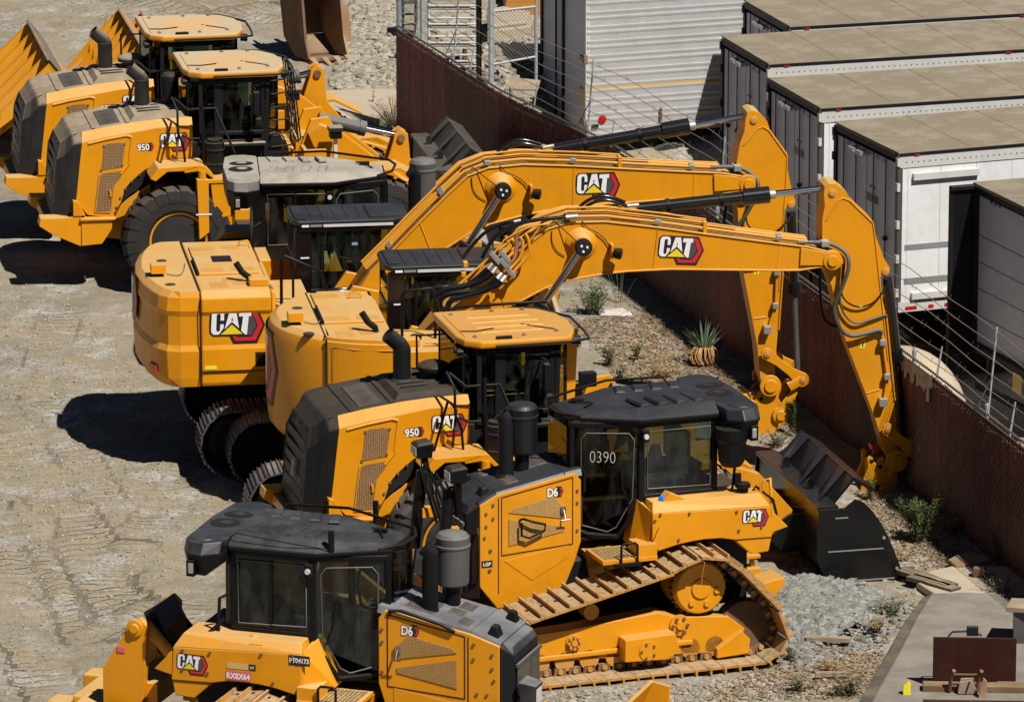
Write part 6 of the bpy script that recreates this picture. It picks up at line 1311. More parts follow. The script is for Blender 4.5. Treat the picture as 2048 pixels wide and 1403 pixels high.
def inpoly(x, y, poly):
    c = False; j = len(poly) - 1
    for i in range(len(poly)):
        if (poly[i][1] > y) != (poly[j][1] > y) and x < (poly[j][0] - poly[i][0]) * (y - poly[i][1]) / (poly[j][1] - poly[i][1]) + poly[i][0]: c = not c
        j = i
    return c
def scatter(poly_px, count, z=0):
    us = [p[0] for p in poly_px]; vs_ = [p[1] for p in poly_px]; out = []
    W = [atz(u, v, z) for u, v in poly_px]; xs_ = [p.x for p in W]; ys_ = [p.y for p in W]; PW = [(p.x, p.y) for p in W]
    while len(out) < count:
        x, y = random.uniform(min(xs_), max(xs_)), random.uniform(min(ys_), max(ys_))
        if inpoly(x, y, PW): out.append((x, y))
    return out
gp = scatter([(1545, 1165), (1600, 1155), (1700, 1185), (1760, 1200), (1790, 1215), (1760, 1240), (1700, 1262), (1640, 1290), (1590, 1310), (1560, 1230)], 3600)
cxg = atz(1640, 1220)
gp += scatter([(1500, 1180), (1620, 1130), (1720, 1165), (1830, 1210), (1800, 1260), (1720, 1300), (1620, 1340), (1560, 1340)], 900)
gp = [(x, y, max(0, .16 * (1 - ((x - cxg.x) / 1.0) ** 2 - ((y - cxg.y) / 1.6) ** 2))) for x, y in gp]
stones('crushed_stone', gp, .045, .15, 'stone_grey', 'loose crushed grey stone heaped behind the bulldozer track', power=1.3)
rp = scatter([(700, 70), (700, 20), (720, -10), (800, -20), (800, 150), (800, 215), (740, 200), (690, 190), (660, 170), (670, 135)], 4200)
stones('rubble', rp, .03, .19, 'stone_tan', 'broken tan rubble around the rusty bucket at the top', power=2.2)
rp = scatter([(860, 40), (1080, 0), (1085, 130), (1085, 175), (990, 165), (900, 110)], 1800)
stones('rubble', rp, .05, .26, 'stone_tan', 'broken rubble behind the chain-link gate', power=2.)
gp = scatter([(0, 560), (120, 560), (240, 690), (300, 760), (450, 900), (480, 980), (380, 1120), (200, 1250), (0, 1403)], 7500) + scatter([(300, 0), (760, -60), (800, 60), (560, 90), (300, 60)], 1500) + scatter([(0, 20), (280, -20), (200, 60), (0, 100)], 800)
stones('gravel', gp, .010, .06, 'stone_tan', 'fine gravel and pebbles strewn over the dirt yard at the left', power=3.5)
gp = scatter([(1110, 580), (1230, 570), (1330, 620), (1470, 760), (1520, 860), (1560, 900), (1300, 800), (1180, 700)], 700) + scatter([(1560, 1000), (1850, 1000), (2000, 1130), (1850, 1200), (1760, 1250), (1650, 1403), (1300, 1403), (1560, 1330)], 2600) + scatter([(900, 1403), (1560, 1345), (1600, 1403)], 1600)
stones('gravel', gp, .015, .085, 'stone_tan', 'scattered small stones between the machines and the fence', power=3.)
# ---------------------------------------------------------------- asphalt, concrete patches
paint('asphalt', (.17, .155, .135), .95, .55, .3, dcol=(.28, .25, .205), grain=.012); paint('asphalt_edge', (.055, .048, .042), .95, .12, .1, grain=.02)
A_ = [atz(u, v, 0) for u, v in [(1862, 1198), (1935, 1196), (2048, 1203), (2300, 1215), (2350, 1500), (1700, 1500), (1748, 1403), (1800, 1310), (1830, 1250)]]
mb = MB(); mb.prism([(q.x, q.y) for q in A_], .02, .09, 'asphalt', 'z'); tag(mb.build('pavement', None, .03), kind='structure')
mb = MB(); Ae = [atz(u, v, 0) for u, v in [(1845, 1200), (1864, 1197), (1832, 1252), (1802, 1312), (1750, 1403), (1702, 1500), (1660, 1500), (1722, 1403), (1775, 1310), (1812, 1245)]]
mb.prism([(q.x, q.y) for q in Ae], .0, .055, 'asphalt_edge', 'z'); tag(mb.build('pavement_edge', None, .02), kind='structure')
def slab(px, h, mat, name, label, z=0.):
    q = [atz(u, v, z) for u, v in px]; mb = MB(); mb.prism([(a.x, a.y) for a in q], z - .03, z + h, mat, 'z'); return tag(mb.build(name, None, .02), label, 'slab')
slab([(1832, 1172), (1860, 1150), (1930, 1136), (1990, 1142), (2060, 1136), (2140, 1150), (2140, 1200), (2000, 1200), (1905, 1198), (1868, 1196)], .07, 'concrete', 'concrete_slab', 'pale broken concrete slab at the far edge of the asphalt')
slab([(606, 200), (640, 192), (760, 188), (800, 190), (800, 212), (760, 250), (690, 262), (612, 255)], .10, 'concrete', 'concrete_slab', 'pale concrete slab behind the loader tilt cylinders near the fence end')
slab([(1895, 1132), (1915, 1122), (1940, 1120), (1975, 1128), (1978, 1134), (1950, 1142), (1910, 1145)], .10, 'rust_light', 'flat_rock', 'flat brown rock lying on the pale broken concrete')
# ---------------------------------------------------------------- fence
for nm_, k_ in (('fence_slat', 1.0), ('fence_slat_faded', 1.9), ('fence_slat_dark', .5)):
    m, n, l, p = newmat(nm_); g = n.new('ShaderNodeNewGeometry')
    nn = noise(n, l, 1.3, 7, .7, g.outputs['Position']); mp_ = n.new('ShaderNodeMapping'); mp_.inputs['Scale'].default_value = (28, 28, 8); l.new(g.outputs['Position'], mp_.inputs[0]); ns = noise(n, l, 1.0, 3, .7, mp_.outputs[0])
    c = ramp(n, l, nn.outputs[0], [(.3, (.05 * k_, .008 * k_, .010 * k_)), (.5, (.17 * k_, .020 * k_, .022 * k_)), (.72, (.24 * k_, .05 * k_, .045 * k_))]); s_ = ramp(n, l, ns.outputs[0], [(.56, (0, 0, 0)), (.68, (1, 1, 1))])
    l.new(mixc(n, l, mth(n, l, 'MULTIPLY', s_.outputs[0], .7), c.outputs[0], (.42, .27, .25)), p.inputs['Base Color']); p.inputs['Roughness'].default_value = .5  # pale streaks paint glints of light into the slat colour
fe = empty('slatted_fence', (FP[3].x, FP[3].y, 0)); tag(fe, 'long chain-link fence with dark red slats and barbed wire beside the trailers', 'fence')
off = Vector((FP[3].x, FP[3].y, 0)); LEN = [0]; 
for a, b in zip(FP, FP[1:]): LEN.append(LEN[-1] + (b - a).length)
def fpt(d, z=0, sidestep=0):
    for i in range(len(FP) - 1):
        if d <= LEN[i + 1] or i == len(FP) - 2:
            t = (d - LEN[i]) / (LEN[i + 1] - LEN[i]); q = FP[i].lerp(FP[i + 1], t); dv = (FP[i + 1] - FP[i]).normalized(); nn = Vector((-dv.y, dv.x, 0)); return Vector((q.x, q.y, z)) + nn * sidestep - off
wob = lambda d: .035 * sin(d * 1.7) + .02 * sin(d * 4.1)
mb = MB(); d = 0; k = 0; row = []
while d < LEN[-1]:
    row.append((d, .009 if k % 2 else -.009, FH - .05 + random.uniform(-.03, .012))); d += .045; k += 1
rs_ = random.Random(3)
for (d0, t0, za), (d1, t1, zb2) in zip(row, row[1:]):
    u_ = rs_.random() + .35 * sin(d0 * 1.3) + .25 * sin(d0 * .47); mt = 'fence_slat_faded' if u_ > 1.0 else 'fence_slat_dark' if u_ < .12 else 'fence_slat'
    mb.add([fpt(d0, -.15, t0), fpt(d0 + .040, -.15, t1), fpt(d0 + .040, za, t1), fpt(d0, za, t0)], [[0, 1, 2, 3]], mt); mb.add([fpt(d0 + .040, -.15, t1), fpt(d1, -.15, t1), fpt(d1, min(za, zb2), t1), fpt(d0 + .040, min(za, zb2), t1)], [[0, 1, 2, 3]], 'fence_slat_dark')
mb.build('slat_panel', fe)
mb = MB(); d = 0; k = 0; zz = []
while d < LEN[-1]: zz.append(fpt(d, FH + (.035 if k % 2 else -.035), -.02 if k % 2 else .02)); d += .045; k += 1
mb.tube(zz, .007, 'wire', 4); mb.tube([fpt(x, FH - .05, -.02) for x in np.arange(0, LEN[-1], .5)], .008, 'wire', 5); mb.build('top_twist', fe)
# chain-link diamonds on the yard side of the slats
mb = MB()
for sg in (-1, 1):
    d = -1.9
    while d < LEN[-1]:
        pts = []
        for z in np.arange(0.0, FH + .01, .16):
            dd = d + (z if sg > 0 else FH - z)
            if 0 <= dd <= LEN[-1]: pts.append(fpt(dd, z, -.028))
        if len(pts) > 1: mb.tube(pts, .0026, 'wire', 3, cap=False)
        d += .11
mb.build('chain_link', fe)
for i, d in enumerate(np.arange(0, LEN[-1], 3.0)):
    mb = MB(); r_ = .045 if i == 0 else .028; mb.cyl(fpt(d, -.2, .045), fpt(d, FH + .04 + (.40 if i == 0 else 0), .045), r_, 'pipe_galv', 10); mb.lathe(tuple(fpt(d, FH + .04 + (.40 if i == 0 else 0), .045)), (0, 0, 1), [(0, r_ * 1.2), (.05, r_ * 1.1), (.08, 0)], 'pipe_galv', 10)
    o = mb.build('fence_post', fe)
    mb = MB(); mb.tube([fpt(d + .9, FH - .1, .05), fpt(d + .9, FH + .35, .12)], .018, 'pipe_galv', 6, r2=.010)
    if i % 2: mb.tube([fpt(d, FH - .2, .05), fpt(d, FH + 1.12, .16)], .014, 'pipe_galv', 6); mb.tube([fpt(d - .3, FH, .02), fpt(d, FH + .45, .10)], .009, 'pipe_galv', 5)
    mb.build('barb_arm', o)
mb = MB()
for k in range(6):
    z = FH + .10 + k * .19; ss = .07 + k * .02; mb.tube([fpt(d, z + .02 * sin(d * 2 + k), ss) for d in np.arange(0, LEN[-1], .9)], .0055, 'wire', 4)
for k in range(260): d = random.uniform(0, LEN[-1] - .1); q = random.randrange(6); z = FH + .10 + q * .19; s0 = .07 + q * .02; mb.tube([fpt(d, z - .03, s0), fpt(d + .03, z + .04, s0 + .02)], .004, 'wire', 3)
mb.build('barbed_wire', fe)
# white torn patch of slats behind the cream cover
mb = MB()
L0 = 0
for u in range(1806, 1868, 3):
    v = np.interp(u, [1590, 1860, 2048], [545, 740, 885]); hgt = random.uniform(.10, .32) * (1 if u < 1850 else 1.4); a = atz(u, v, FH) ; a = Vector((a.x, a.y, 0)) - off; dv = (FP[5] - FP[4]).normalized(); nn = Vector((-dv.y, dv.x, 0)); a = a - nn * .045
    mb.add([a + Vector((0, 0, FH - .05 - hgt)), a + dv * .10 + Vector((0, 0, FH - .05 - hgt * random.uniform(.6, 1))), a + dv * .10 + Vector((0, 0, FH - .04)), a + Vector((0, 0, FH - .04))], [[0, 1, 2, 3]], 'white_dirty')
mb.build('torn_white_strip', fe)
# ---------------------------------------------------------------- trailers
def trailer(u, v, zr, psi, hgt, width, label, length=14.5, side='white_paint', face='door_grey', roof='trailer_roof', kind='van', zbox=None):
    o = atz(u, v, zr); rz = radians(psi); R = empty('semi_trailer', (o.x, o.y, zr - hgt - 1.15), rz); tag(R, label, 'trailer', 'trailers parked beyond the fence' )
    zb_ = 1.15; zt_ = 1.15 + hgt; W = width
    b = MB(); b.box(.06, length, 0, .02, zb_ + .12, zt_ - .10, side); b.box(.06, length, W - .02, W, zb_ + .12, zt_ - .10, side); b.box(length - .05, length, .02, W - .02, zb_, zt_, side); b.box(.1, length - .1, .02, W - .02, zb_, zb_ + .14, 'black_mid')
    body = b.build('side_wall', R)
    b = MB()
    if kind == 'van':
        b.box(.0, length, -.015, .02, zt_ - .22, zt_ - .02, 'white_dirty'); b.box(.0, length, -.02, .0, zb_, zb_ + .16, 'white_dirty'); b.box(.0, length, -.025, .02, zt_ - .03, zt_ + .015, 'black_mid')
        for hh in ((.52,), (.40,)): b.box(.10, length, -.006, .0, zb_ + hgt * hh[0] * .78 - .04, zb_ + hgt * hh[0] * .78 + .05, 'galvanised') if hh[0] == .52 else b.box(.10, length, -.006, .0, zb_ + .44, zb_ + .54, 'galvanised')
        for i in range(1, 9): b.tube([(.08 + i * .62, -.001, zb_ + .15), (.08 + i * .62, -.001, zt_ - .2)], .0025, 'grey_paint', 4)
        b.box(.22, 1.35, -.07, -.0, zt_ - .42, zt_ - .32, 'alu_white'); b.box(.22, 1.5, -.07, -.0, zb_ + .20, zb_ + .30, 'alu_white')
        for x in (.05, .14): b.box(x, x + .02, -.006, .0, zb_, zt_ - .2, side)
        for i in range(120): b.box(.1 + i * .1, .118 + i * .1, -.020, -.014, zt_ - .14, zt_ - .122, 'grey_paint')
        b.build('side_rail', body)
        for i in range(140): b.box(.1 + i * .1, .115 + i * .1, -.026, -.02, zb_ + .11, zb_ + .125, 'grey_paint') if False else None
        c = MB()
        for x in (.12, .52, .80): c.box(x, x + (.2 if x != .52 else .09), -.026, -.02, zb_ + .03, zb_ + .085, 'red_lamp')
        c.box(.24, .33, -.035, -.02, zt_ - .03, zt_ - .01, 'red_lamp'); c.box(4.2, 4.30, -.035, -.02, zt_ - .03, zt_ - .01, 'red_lamp'); c.build('marker_light', body)
    else:
        for k in range(11): z = zb_ + .15 + k * (hgt - .3) / 10.; b.prism([(0 - .0, z), (-.035, z + .02), (-.035, z + .05), (0, z + .07)], .02, length, 'alu', 'x') if False else [b.hexa([(.0, -.012, zz_), (length, -.012, zz_), (length, .0, zz_ - .03), (.0, .0, zz_ - .03)], [(.0, -.018, zz_ + .03), (length, -.018, zz_ + .03), (length, .0, zz_ + .03), (.0, .0, zz_ + .03)], 'alu_white') for zz_ in (z, z + .10)]
        b.box(.0, length, -.004, 0, zb_ + .95, zb_ + 1.02, 'tan_sticker'); b.build('corrugation', body)
        c = MB(); c.lathe((.28, -.012, zb_ + .42), (0, -1, 0), [(0, .075), (.012, .075), (.016, .05)], 'red_lamp', 18); c.box(.08, .20, -.045, -.03, zb_ + .28, zb_ + .34, 'black_ink'); c.box(1.35, 1.39, -.05, -.03, zb_ + .32, zb_ + .56, 'rust'); c.build('marker_light', body)
    r = MB(); r.box(-.02, length, .0, W, zt_ + .001, zt_ + .03, roof)
    for i in range(1, 11): r.box(i * 1.22, i * 1.22 + .04, .02, W - .02, zt_ + .03, zt_ + .036, roof)
    r.build('roof', body, .004)
    # rear door frame and leaves
    f = MB(); fm = 'black_mid' if kind == 'van' else 'rust_light'
    f.box(-.03, .06, 0, .10, zb_, zt_ - .02, 'grey_paint' if kind == 'van' else 'white_dirty'); f.box(-.03, .06, W - .10, W, zb_, zt_ - .02, 'black_mid'); f.box(-.04, .05, .10, W - .10, zt_ - .10, zt_ - .005, 'black_mid'); f.box(-.06, .06, 0, W, zb_ - .05, zb_ + .07, 'black_mid'); f.build('door_frame', R, .006)
    if kind == 'van':
        for a, b_ in ((.11, W / 2 - .015), (W / 2 + .015, W - .11)):
            d = MB(); d.box(.0, .04, a, b_, zb_ + .08, zt_ - .17, face); do = d.build('door', R, .004)
            d = MB()
            for q in ((a + .35), (b_ - .30)): d.cyl((-.03, q, zb_ + .05), (-.03, q, zt_ - .14), .012, 'grey_paint', 8); d.box(-.06, -.01, q - .04, q + .04, zb_ + hgt * .42, zb_ + hgt * .42 + .06, 'black_mid')
            d.build('lock_rod', do)
        d = MB(); 
        for z in (.25, .8, 1.35, 1.95, 2.35):
            if z < hgt - .15: d.box(-.05, .0, -.03, .05, zb_ + z, zb_ + z + .13, 'white_dirty'); d.box(-.05, .0, W - .06, W + .02, zb_ + z, zb_ + z + .13, 'black_mid')
        for yy in (W * .62, W * .50): d.box(-.14, -.03, yy - .03, yy + .16, zt_ - .26, zt_ - .20, 'galvanised')
        for k in range(6): d.box(-.035, -.03, W * .2 + k * .28, W * .2 + k * .28 + .12, zt_ - .24, zt_ - .20, 'red_lamp')
        d.build('hinge', R)
        k = MB(); yb = W * .50; k.add([(-.006, yb + .02, zt_ - .98), (-.006, yb - .46, zt_ - .98), (-.006, yb - .46, zt_ - .86), (-.006, yb + .02, zt_ - .86)], [[0, 1, 2, 3]], 'grey_ink')
        k.add([(-.006, yb - .1, zt_ - .75), (-.006, yb - .36, zt_ - .75), (-.006, yb - .34, zt_ - .71), (-.006, yb - .12, zt_ - .71)], [[0, 1, 2, 3]], 'grey_ink'); k.build('door_decal', R)
    elif kind == 'alu':
        for a, b_ in ((.10, W / 2 - .03), (W / 2 + .03, W - .10)): d = MB(); d.box(.0, .04, a, b_, zb_ + .08, zt_ - .17, face); d.build('door', R, .004)
        d = MB(); d.box(-.04, .0, W / 2 - .03, W / 2 + .03, zb_, zt_ - .1, 'black_mid'); d.cyl((-.05, W * .62, zb_), (-.05, W * .62, zt_ - .2), .02, 'black_mid', 8)
        for z in (.3, 1.45, 2.6): d.box(-.06, -.0, -.02, .08, zb_ + z, zb_ + z + .14, 'rust_light'); d.box(-.06, .0, .10, .25, zb_ + z + .04, zb_ + z + .10, 'black_mid')
        d.box(-.02, -.005, .12, .38, zb_ + .70, zb_ + .95, 'tan_sticker'); d.build('hinge', R)
    else:   # open rear, roller door down, leaf folded back
        d = MB(); d.box(.05, .09, .10, W - .10, zb_ + .08, zt_ - .17, face); d.build('door', R)
        d = MB()
        for k in range(1, 5): d.box(.043, .05, .10, W - .1, zb_ + .08 + k * .42, zb_ + .085 + k * .42, 'black_mid')
        for yy in (W - .75, W - .90, W - 1.05): d.box(-.045, -.04, yy, yy + .08, zt_ - .16, zt_ - .11, 'black_ink')
        d.build('door_seam', R)
        d = MB(); d.box(-.42, -.36, W - .05, W + .02, zb_ - .3, zt_, 'black_mid'); d.box(-.42, .0, W - .04, W - .0, zb_ - .1, zt_, 'black'); d.box(-.42, .0, W - .1, W + .02, zt_ - .06, zt_, 'black_mid'); d.build('folded_door', R, .006)
        d = MB(); d.box(-.10, -.03, -.02, .05, zb_ - .1, zt_ - .45, 'black'); d.build('folded_door', R)
        d = MB(); d.box(-.075, -.065, .55, .85, zb_ - .32, zb_ - .02, 'tan_sticker'); d.build('sticker', R)
    # chassis
    c = MB(); c.box(.1, length, .5, .62, zb_ - .3, zb_, 'black_mid'); c.box(.1, length, W - .62, W - .5, zb_ - .3, zb_, 'black_mid'); c.box(.0, .08, .15, W - .15, zb_ - .65, zb_ - .53, 'black_mid')
    for yy in (.55, W - .6): c.box(.02, .08, yy, yy + .08, zb_ - .6, zb_, 'black_mid')
    c.build('chassis', R)
    for x in (1.6, 2.9):
        for yy in (.30, W - .30):
            t = MB(); tyre(t, (x, yy, .52), .52, .28, .52, 'rubber', 20, .01); t.build('wheel', R)
    return R
TR = 'van semi-trailer'
trailer(1582, 56, 1.5, 16.5, 2.55, 2.5, 'tan-roofed trailer farthest back, mostly its roof in view at the top right')
trailer(1540, 131, 1.5, 16.6, 2.55, 2.5, 'tan-roofed box trailer throwing a shadow onto the ribbed aluminium trailer')
trailer(1643, 219, 1.5, 17.4, 2.55, 2.5, 'tan-roofed box trailer second in the row from the front white one')
trailer(1800, 309, 1.5, 20.9, 2.54, 2.5, 'front white box trailer with grey reflective bands and red marker lights low on its side')
trailer(2090, 436, 1.45, 20.9, 2.55, 2.5, 'dark-framed trailer with an open rear leaf and grey roller door at the right edge', side='white_paint', kind='open')
q = atz(1174, 287, -1.04); 
def top_px(q, h):  # pixel of the roof corner above q
    y, z = q.y, q.z + h - HC; dep = y * CT - z * ST; up = y * ST + z * CT; return (1024 + FPX * q.x / dep, 701.5 - FPX * up / dep)
tu, tv = top_px(q, 2.9)
trailer(tu, tv, 1.86, 18.5, 2.9, 2.5, 'old ribbed aluminium trailer with a yellow stripe, grey rear doors and a round red lamp', side='alu', kind='alu', face='door_grey', length=11)
# ---------------------------------------------------------------- things beyond the fence
def thing1(mb, name, label, cat, group=None, bevel=0.): return tag(mb.build(name, None, bevel), label, cat, group)
# gate of chain link
g0, g1 = atz(985, 168, 0), atz(1072, 160, 0); gt = empty('chain_link_gate', tuple(g0)); tag(gt, 'galvanised chain-link gate frame standing left of the aluminium trailer', 'gate'); dv = (g1 - g0); L_ = dv.length; dv.normalize(); P3 = lambda t, z: Vector((dv.x * t, dv.y * t, z))
mb = MB()
for t in (0, L_): mb.cyl(P3(t, 0), P3(t, 1.55 + (.6 if t else 0)), .03, 'pipe_galv', 8)
mb.cyl(P3(0, 1.3), P3(L_, 1.32), .025, 'pipe_galv', 8); mb.cyl(P3(0, .35), P3(L_, .42), .022, 'pipe_galv', 8); mb.build('gate_frame', gt)
mb = MB(); k = -1.0
while k < L_:
    mb.tube([P3(max(k, 0), .4 + max(0, -k)), P3(min(k + .9, L_), .4 + min(.9, L_ - k))], .004, 'wire', 3); mb.tube([P3(max(k, 0), 1.3 - max(0, -k)), P3(min(k + .9, L_), 1.3 - min(.9, L_ - k))], .004, 'wire', 3); k += .07
mb.build('chain_link', gt)
def rack(u0, u1, vb, vt, nb, label, tilt=0., mat='white_dirty', name='steel_rack'):
    a, b = atz(u0, vb, 0), atz(u1, vb, 0); R = tag(empty(name, tuple(a)), label, 'rack'); d = b - a; H_ = (vb - vt) / (FPX * .97 / (a.y / CT))
    for t in (0, 1): MB().cyl(d * t, d * t + Vector((0, 0, H_)), .03, mat, 6).build('upright', R)
    for k in range(nb): z = H_ * (k + .5) / nb; MB().hexa([(0, -.03, z), (d.x, d.y - .03, z), (d.x, d.y + .5, z), (0, .5, z)], [(0, -.03, z + .03), (d.x, d.y - .03, z + .03), (d.x, d.y + .5, z + .03), (0, .5, z + .03)], mat).build('bar', R) if k % 3 == 0 else MB().tube([(0, -.04, z), (d.x, d.y - .04, z)], .022, mat, 6).build('bar', R)
    return R
rack(858, 955, 140, -40, 15, 'tall white rack of closely stacked rails behind the fence corner')
rack(806, 832, 78, -20, 5, 'narrow dark grey railing just behind the first fence post', mat='grey_paint', name='steel_railing')
for u, vb, vt, r_, mt, lb in ((845, 85, -30, .045, 'pipe_galv', 'pale blue steel post between the railing and the white rack'), (958, 165, -20, .05, 'black_mid', 'dark steel column at the right end of the white rack'), (982, 170, -20, .045, 'pipe_galv', 'pale blue steel post beside the dark column'), (1078, 0, -60, .03, 'rust', 'thin rusty pipe beside the aluminium trailer corner')):
    a = atz(u, vb, 0); mb = MB(); mb.cyl((0, 0, 0), (0, 0, (vb - vt) / 113.), r_, mt, 10); mb.box(-.09, .09, -.09, .09, -.01, .02, mt); mb.box(-.07, .07, -.07, .07, (vb - vt) / 113. - .01, (vb - vt) / 113. + .015, mt); o = thing1(mb, 'steel_post', lb, 'post'); o.location = a
a = atz(930, 122, 0); mb = MB(); mb.cyl((0, 0, 0), (0, 0, .35), .045, 'rust', 10); mb.cyl((0, 0, .35), (0, 0, .38), .06, 'rust', 10); mb.cyl((0, 0, 0), (0, 0, .02), .09, 'rust', 10); o = thing1(mb, 'bollard', 'short rusty red bollard in front of the white rack', 'bollard'); o.location = a
q = [atz(u, v, 0) for u, v in ((975, 92), (1062, 82), (1070, 60), (1010, 48), (975, 55))]; mb = MB(); mb.prism([(a.x, a.y) for a in q], 0, .28, 'cream', 'z'); mb.prism([((a.x - q[0].x) * .9 + q[0].x, (a.y - q[0].y) * .9 + q[0].y + .1) for a in q], .28, .36, 'concrete', 'z'); thing1(mb, 'concrete_block', 'low beige block lying behind the chain-link gate', 'block', bevel=.03)
q = atz(1005, 36, 0); mb = MB(); mb.prism([(0, 0), (1.1, 0), (1.0, .42), (.7, .55), (.1, .5)], 0, 2.0, 'yellow_worn'); mb.prism([(.1, .5), (.7, .55), (.6, .7), (.2, .7)], .2, 1.8, 'rust'); o = thing1(mb, 'steel_skip', 'faded orange steel skip at the top edge behind the gate', 'skip', bevel=.02); o.location = q
q = [atz(u, v, 0) for u, v in ((1003, 195), (1070, 196), (1075, 178), (1015, 172))]; mb = MB(); mb.prism([(a.x, a.y) for a in q], .0, .12, 'concrete', 'z'); mb.prism([(a.x + .05, a.y) for a in q], .12, .16, 'wood', 'z'); thing1(mb, 'loading_ramp', 'weathered plank platform at the foot of the gate', 'platform', bevel=.01)
# stacked beams by the trailers
for i in range(5):
    a = atz(1268 + i * 9, 300 - i * 7, -1.5); mb = MB(); L_ = 1.5; h_ = .10
    mb.prism([(0, 0), (.12, 0), (.12, .02), (.07, .02), (.07, .09), (.12, .09), (.12, .11), (0, .11), (0, .09), (.05, .09), (.05, .02), (0, .02)], 0, L_, 'white_dirty' if i > 1 else 'grey_paint', 'x')
    o = thing1(mb, 'steel_beam', ['lowest grey steel beam in the stack behind the arm cylinder', 'second grey beam from the bottom of the stack behind the arm cylinder', 'middle pale beam of the stack behind the arm cylinder', 'second pale beam from the top of the stack behind the arm cylinder', 'topmost pale beam of the stack behind the arm cylinder'][i], 'beam', 'steel beams stacked beyond the fence'); o.location = (a.x, a.y, -1.5 + i * .02); o.rotation_euler = (0, 0, radians(12))
# cream rounded cover
CP = atz(1812, 705, -.95); a = CP; mb = MB(); vs = []; nu, nv = 20, 8
for j in range(nv + 1):
    for i in range(nu): t = 2 * pi * i / nu; ph = pi / 2 * j / nv; vs.append((1.1 * cos(t) * cos(ph), .62 * sin(t) * cos(ph), 1.35 * sin(ph) ** .8))
mb.add(vs, [[j * nu + i, j * nu + (i + 1) % nu, (j + 1) * nu + (i + 1) % nu, (j + 1) * nu + i] for j in range(nv) for i in range(nu)], 'cream', True); mb.lathe((.25, -.34, 1.10), (.15, -.5, .7), [(0, .16), (.02, .15)], 'hole', 20)
o = thing1(mb, 'cream_hood', 'cream rounded hood lying low behind the fence under the front trailer', 'hood'); o.location = (CP.x, CP.y, -2.2); o.rotation_euler = (0, .0, radians(-35))
# ---------------------------------------------------------------- rusty bucket at top
BF = Fr((-2.75, 118.0), 0); bk = empty('excavator_bucket', (atz(640, 114, 0).x, atz(640, 114, 0).y, 0), radians(24)); tag(bk, 'rusty brown excavator bucket with four teeth lying among rubble at the top', 'bucket')
mb = MB(); sd = [(-.1, .0), (-.35, .12), (-.55, .6), (-.5, 1.15), (-.2, 1.55), (.0, 1.6), (.25, 1.2), (.35, .3), (.35, .0)]
w_ = .40
mb.prism([(y, z) for y, z in [( -.45, .05), (.2, .0), (.75, .3), (.9, .9), (.6, 1.4), (.1, 1.5), (-.05, 1.4), (-.25, .4)]], -w_, -w_ + .05, 'rust', 'x'); mb.prism([(y, z) for y, z in [(-.45, .05), (.2, .0), (.75, .3), (.9, .9), (.6, 1.4), (.1, 1.5), (-.05, 1.4), (-.25, .4)]], w_ - .05, w_, 'rust_light', 'x')
cu = [(-.55, .03), (.2, -.01), (.75, .28), (.92, .9), (.62, 1.42), (.1, 1.52), (-.02, 1.42)]
for a, b in zip(cu, cu[1:]): mb.hexa([(-w_, a[0], a[1]), (w_, a[0], a[1]), (w_, b[0], b[1]), (-w_, b[0], b[1])], [(-w_, a[0], a[1] + .04), (w_, a[0], a[1] + .04), (w_, b[0] - .04, b[1] - .01), (-w_, b[0] - .04, b[1] - .01)], 'rust')
mb.prism([(.1, 1.5), (.6, 1.4), (.7, 1.7), (.3, 1.75)], -.25, -.18, 'yellow_worn', 'x'); mb.prism([(.1, 1.5), (.6, 1.4), (.7, 1.7), (.3, 1.75)], .18, .25, 'yellow_worn', 'x'); mb.box(-w_, w_, -.08, .02, 1.36, 1.45, 'rust_light')
sh = mb.build('shell', bk, .01)
for k in range(4): mb = MB(); x = -.34 + k * .227; mb.hexa([(x - .06, -.45, .0), (x + .06, -.45, .0), (x + .06, -.45, .10), (x - .06, -.45, .10)], [(x - .035, -.80, -.02), (x + .035, -.80, -.02), (x + .035, -.80, .01), (x - .035, -.80, .01)], 'rust_light'); mb.build('tooth', bk, .01)
mb = MB(); mb.prism([(-.25, .3), (.1, .25), (.05, .9), (-.1, .95)], w_, w_ + .12, 'rust_light', 'x'); mb.build('side_cutter', bk, .01)
# ---------------------------------------------------------------- ribbed yellow bodies, top left
def ribbed(u, v, z, rd, L_, W, n_, rh, label, endm='yellow_worn'):
    o = atz(u, v, z); R = tag(empty('ribbed_body', tuple(o)), label, 'steel body', 'ribbed yellow steel bodies'); rd = Vector(rd).normalized() * L_; ac = Vector((.175, -.985, 0)) * W; up = rd.cross(ac).normalized(); up = up if up.z > 0 else -up
    def quad(m, a, b, c, d, t, mat): m.hexa([a, b, c, d], [p + t for p in (a, b, c, d)], mat)
    O = Vector((0, 0, 0)); m = MB(); quad(m, O, rd, rd + ac, ac, -up * .04, 'yellow_dusty'); m.build('base_plate', R)
    for k in range(n_ + 1):
        p = ac * (k / n_); t = ac.normalized() * .025; m = MB(); m.hexa([p, p + rd, p + rd + t, p + t], [p + up * rh, p + rd * .55 + up * rh * .55, p + rd * .55 + up * rh * .55 + t, p + up * rh + t], 'yellow_mid')
        sk = ac.normalized() * (W / n_) * .16
        m.add([p + t + up * rh * .9 + rd * .02, p + t + rd * .5 + up * rh * .5, p + t + rd * .6 + sk, p + t + rd * .02 + sk], [[0, 1, 2, 3]], 'yellow_mid'); q = p + rd * .42 - t * .1 + up * rh * .35; m.lathe(tuple(q), tuple(-ac), [(0, .045), (.004, 0)], 'hole', 8); m.build('rib', R)
    m = MB(); e = -rd.normalized() * .05; quad(m, O - up * .05, O + up * rh * 1.15, ac + up * rh * 1.15, ac - up * .05, e, endm); quad(m, rd, rd + ac, rd + ac + rd * .15, rd * 1.15, up * .1, 'yellow_worn'); m.build('end_plate', R, .01)
    return R
DL = (-.78, .0, -.60)
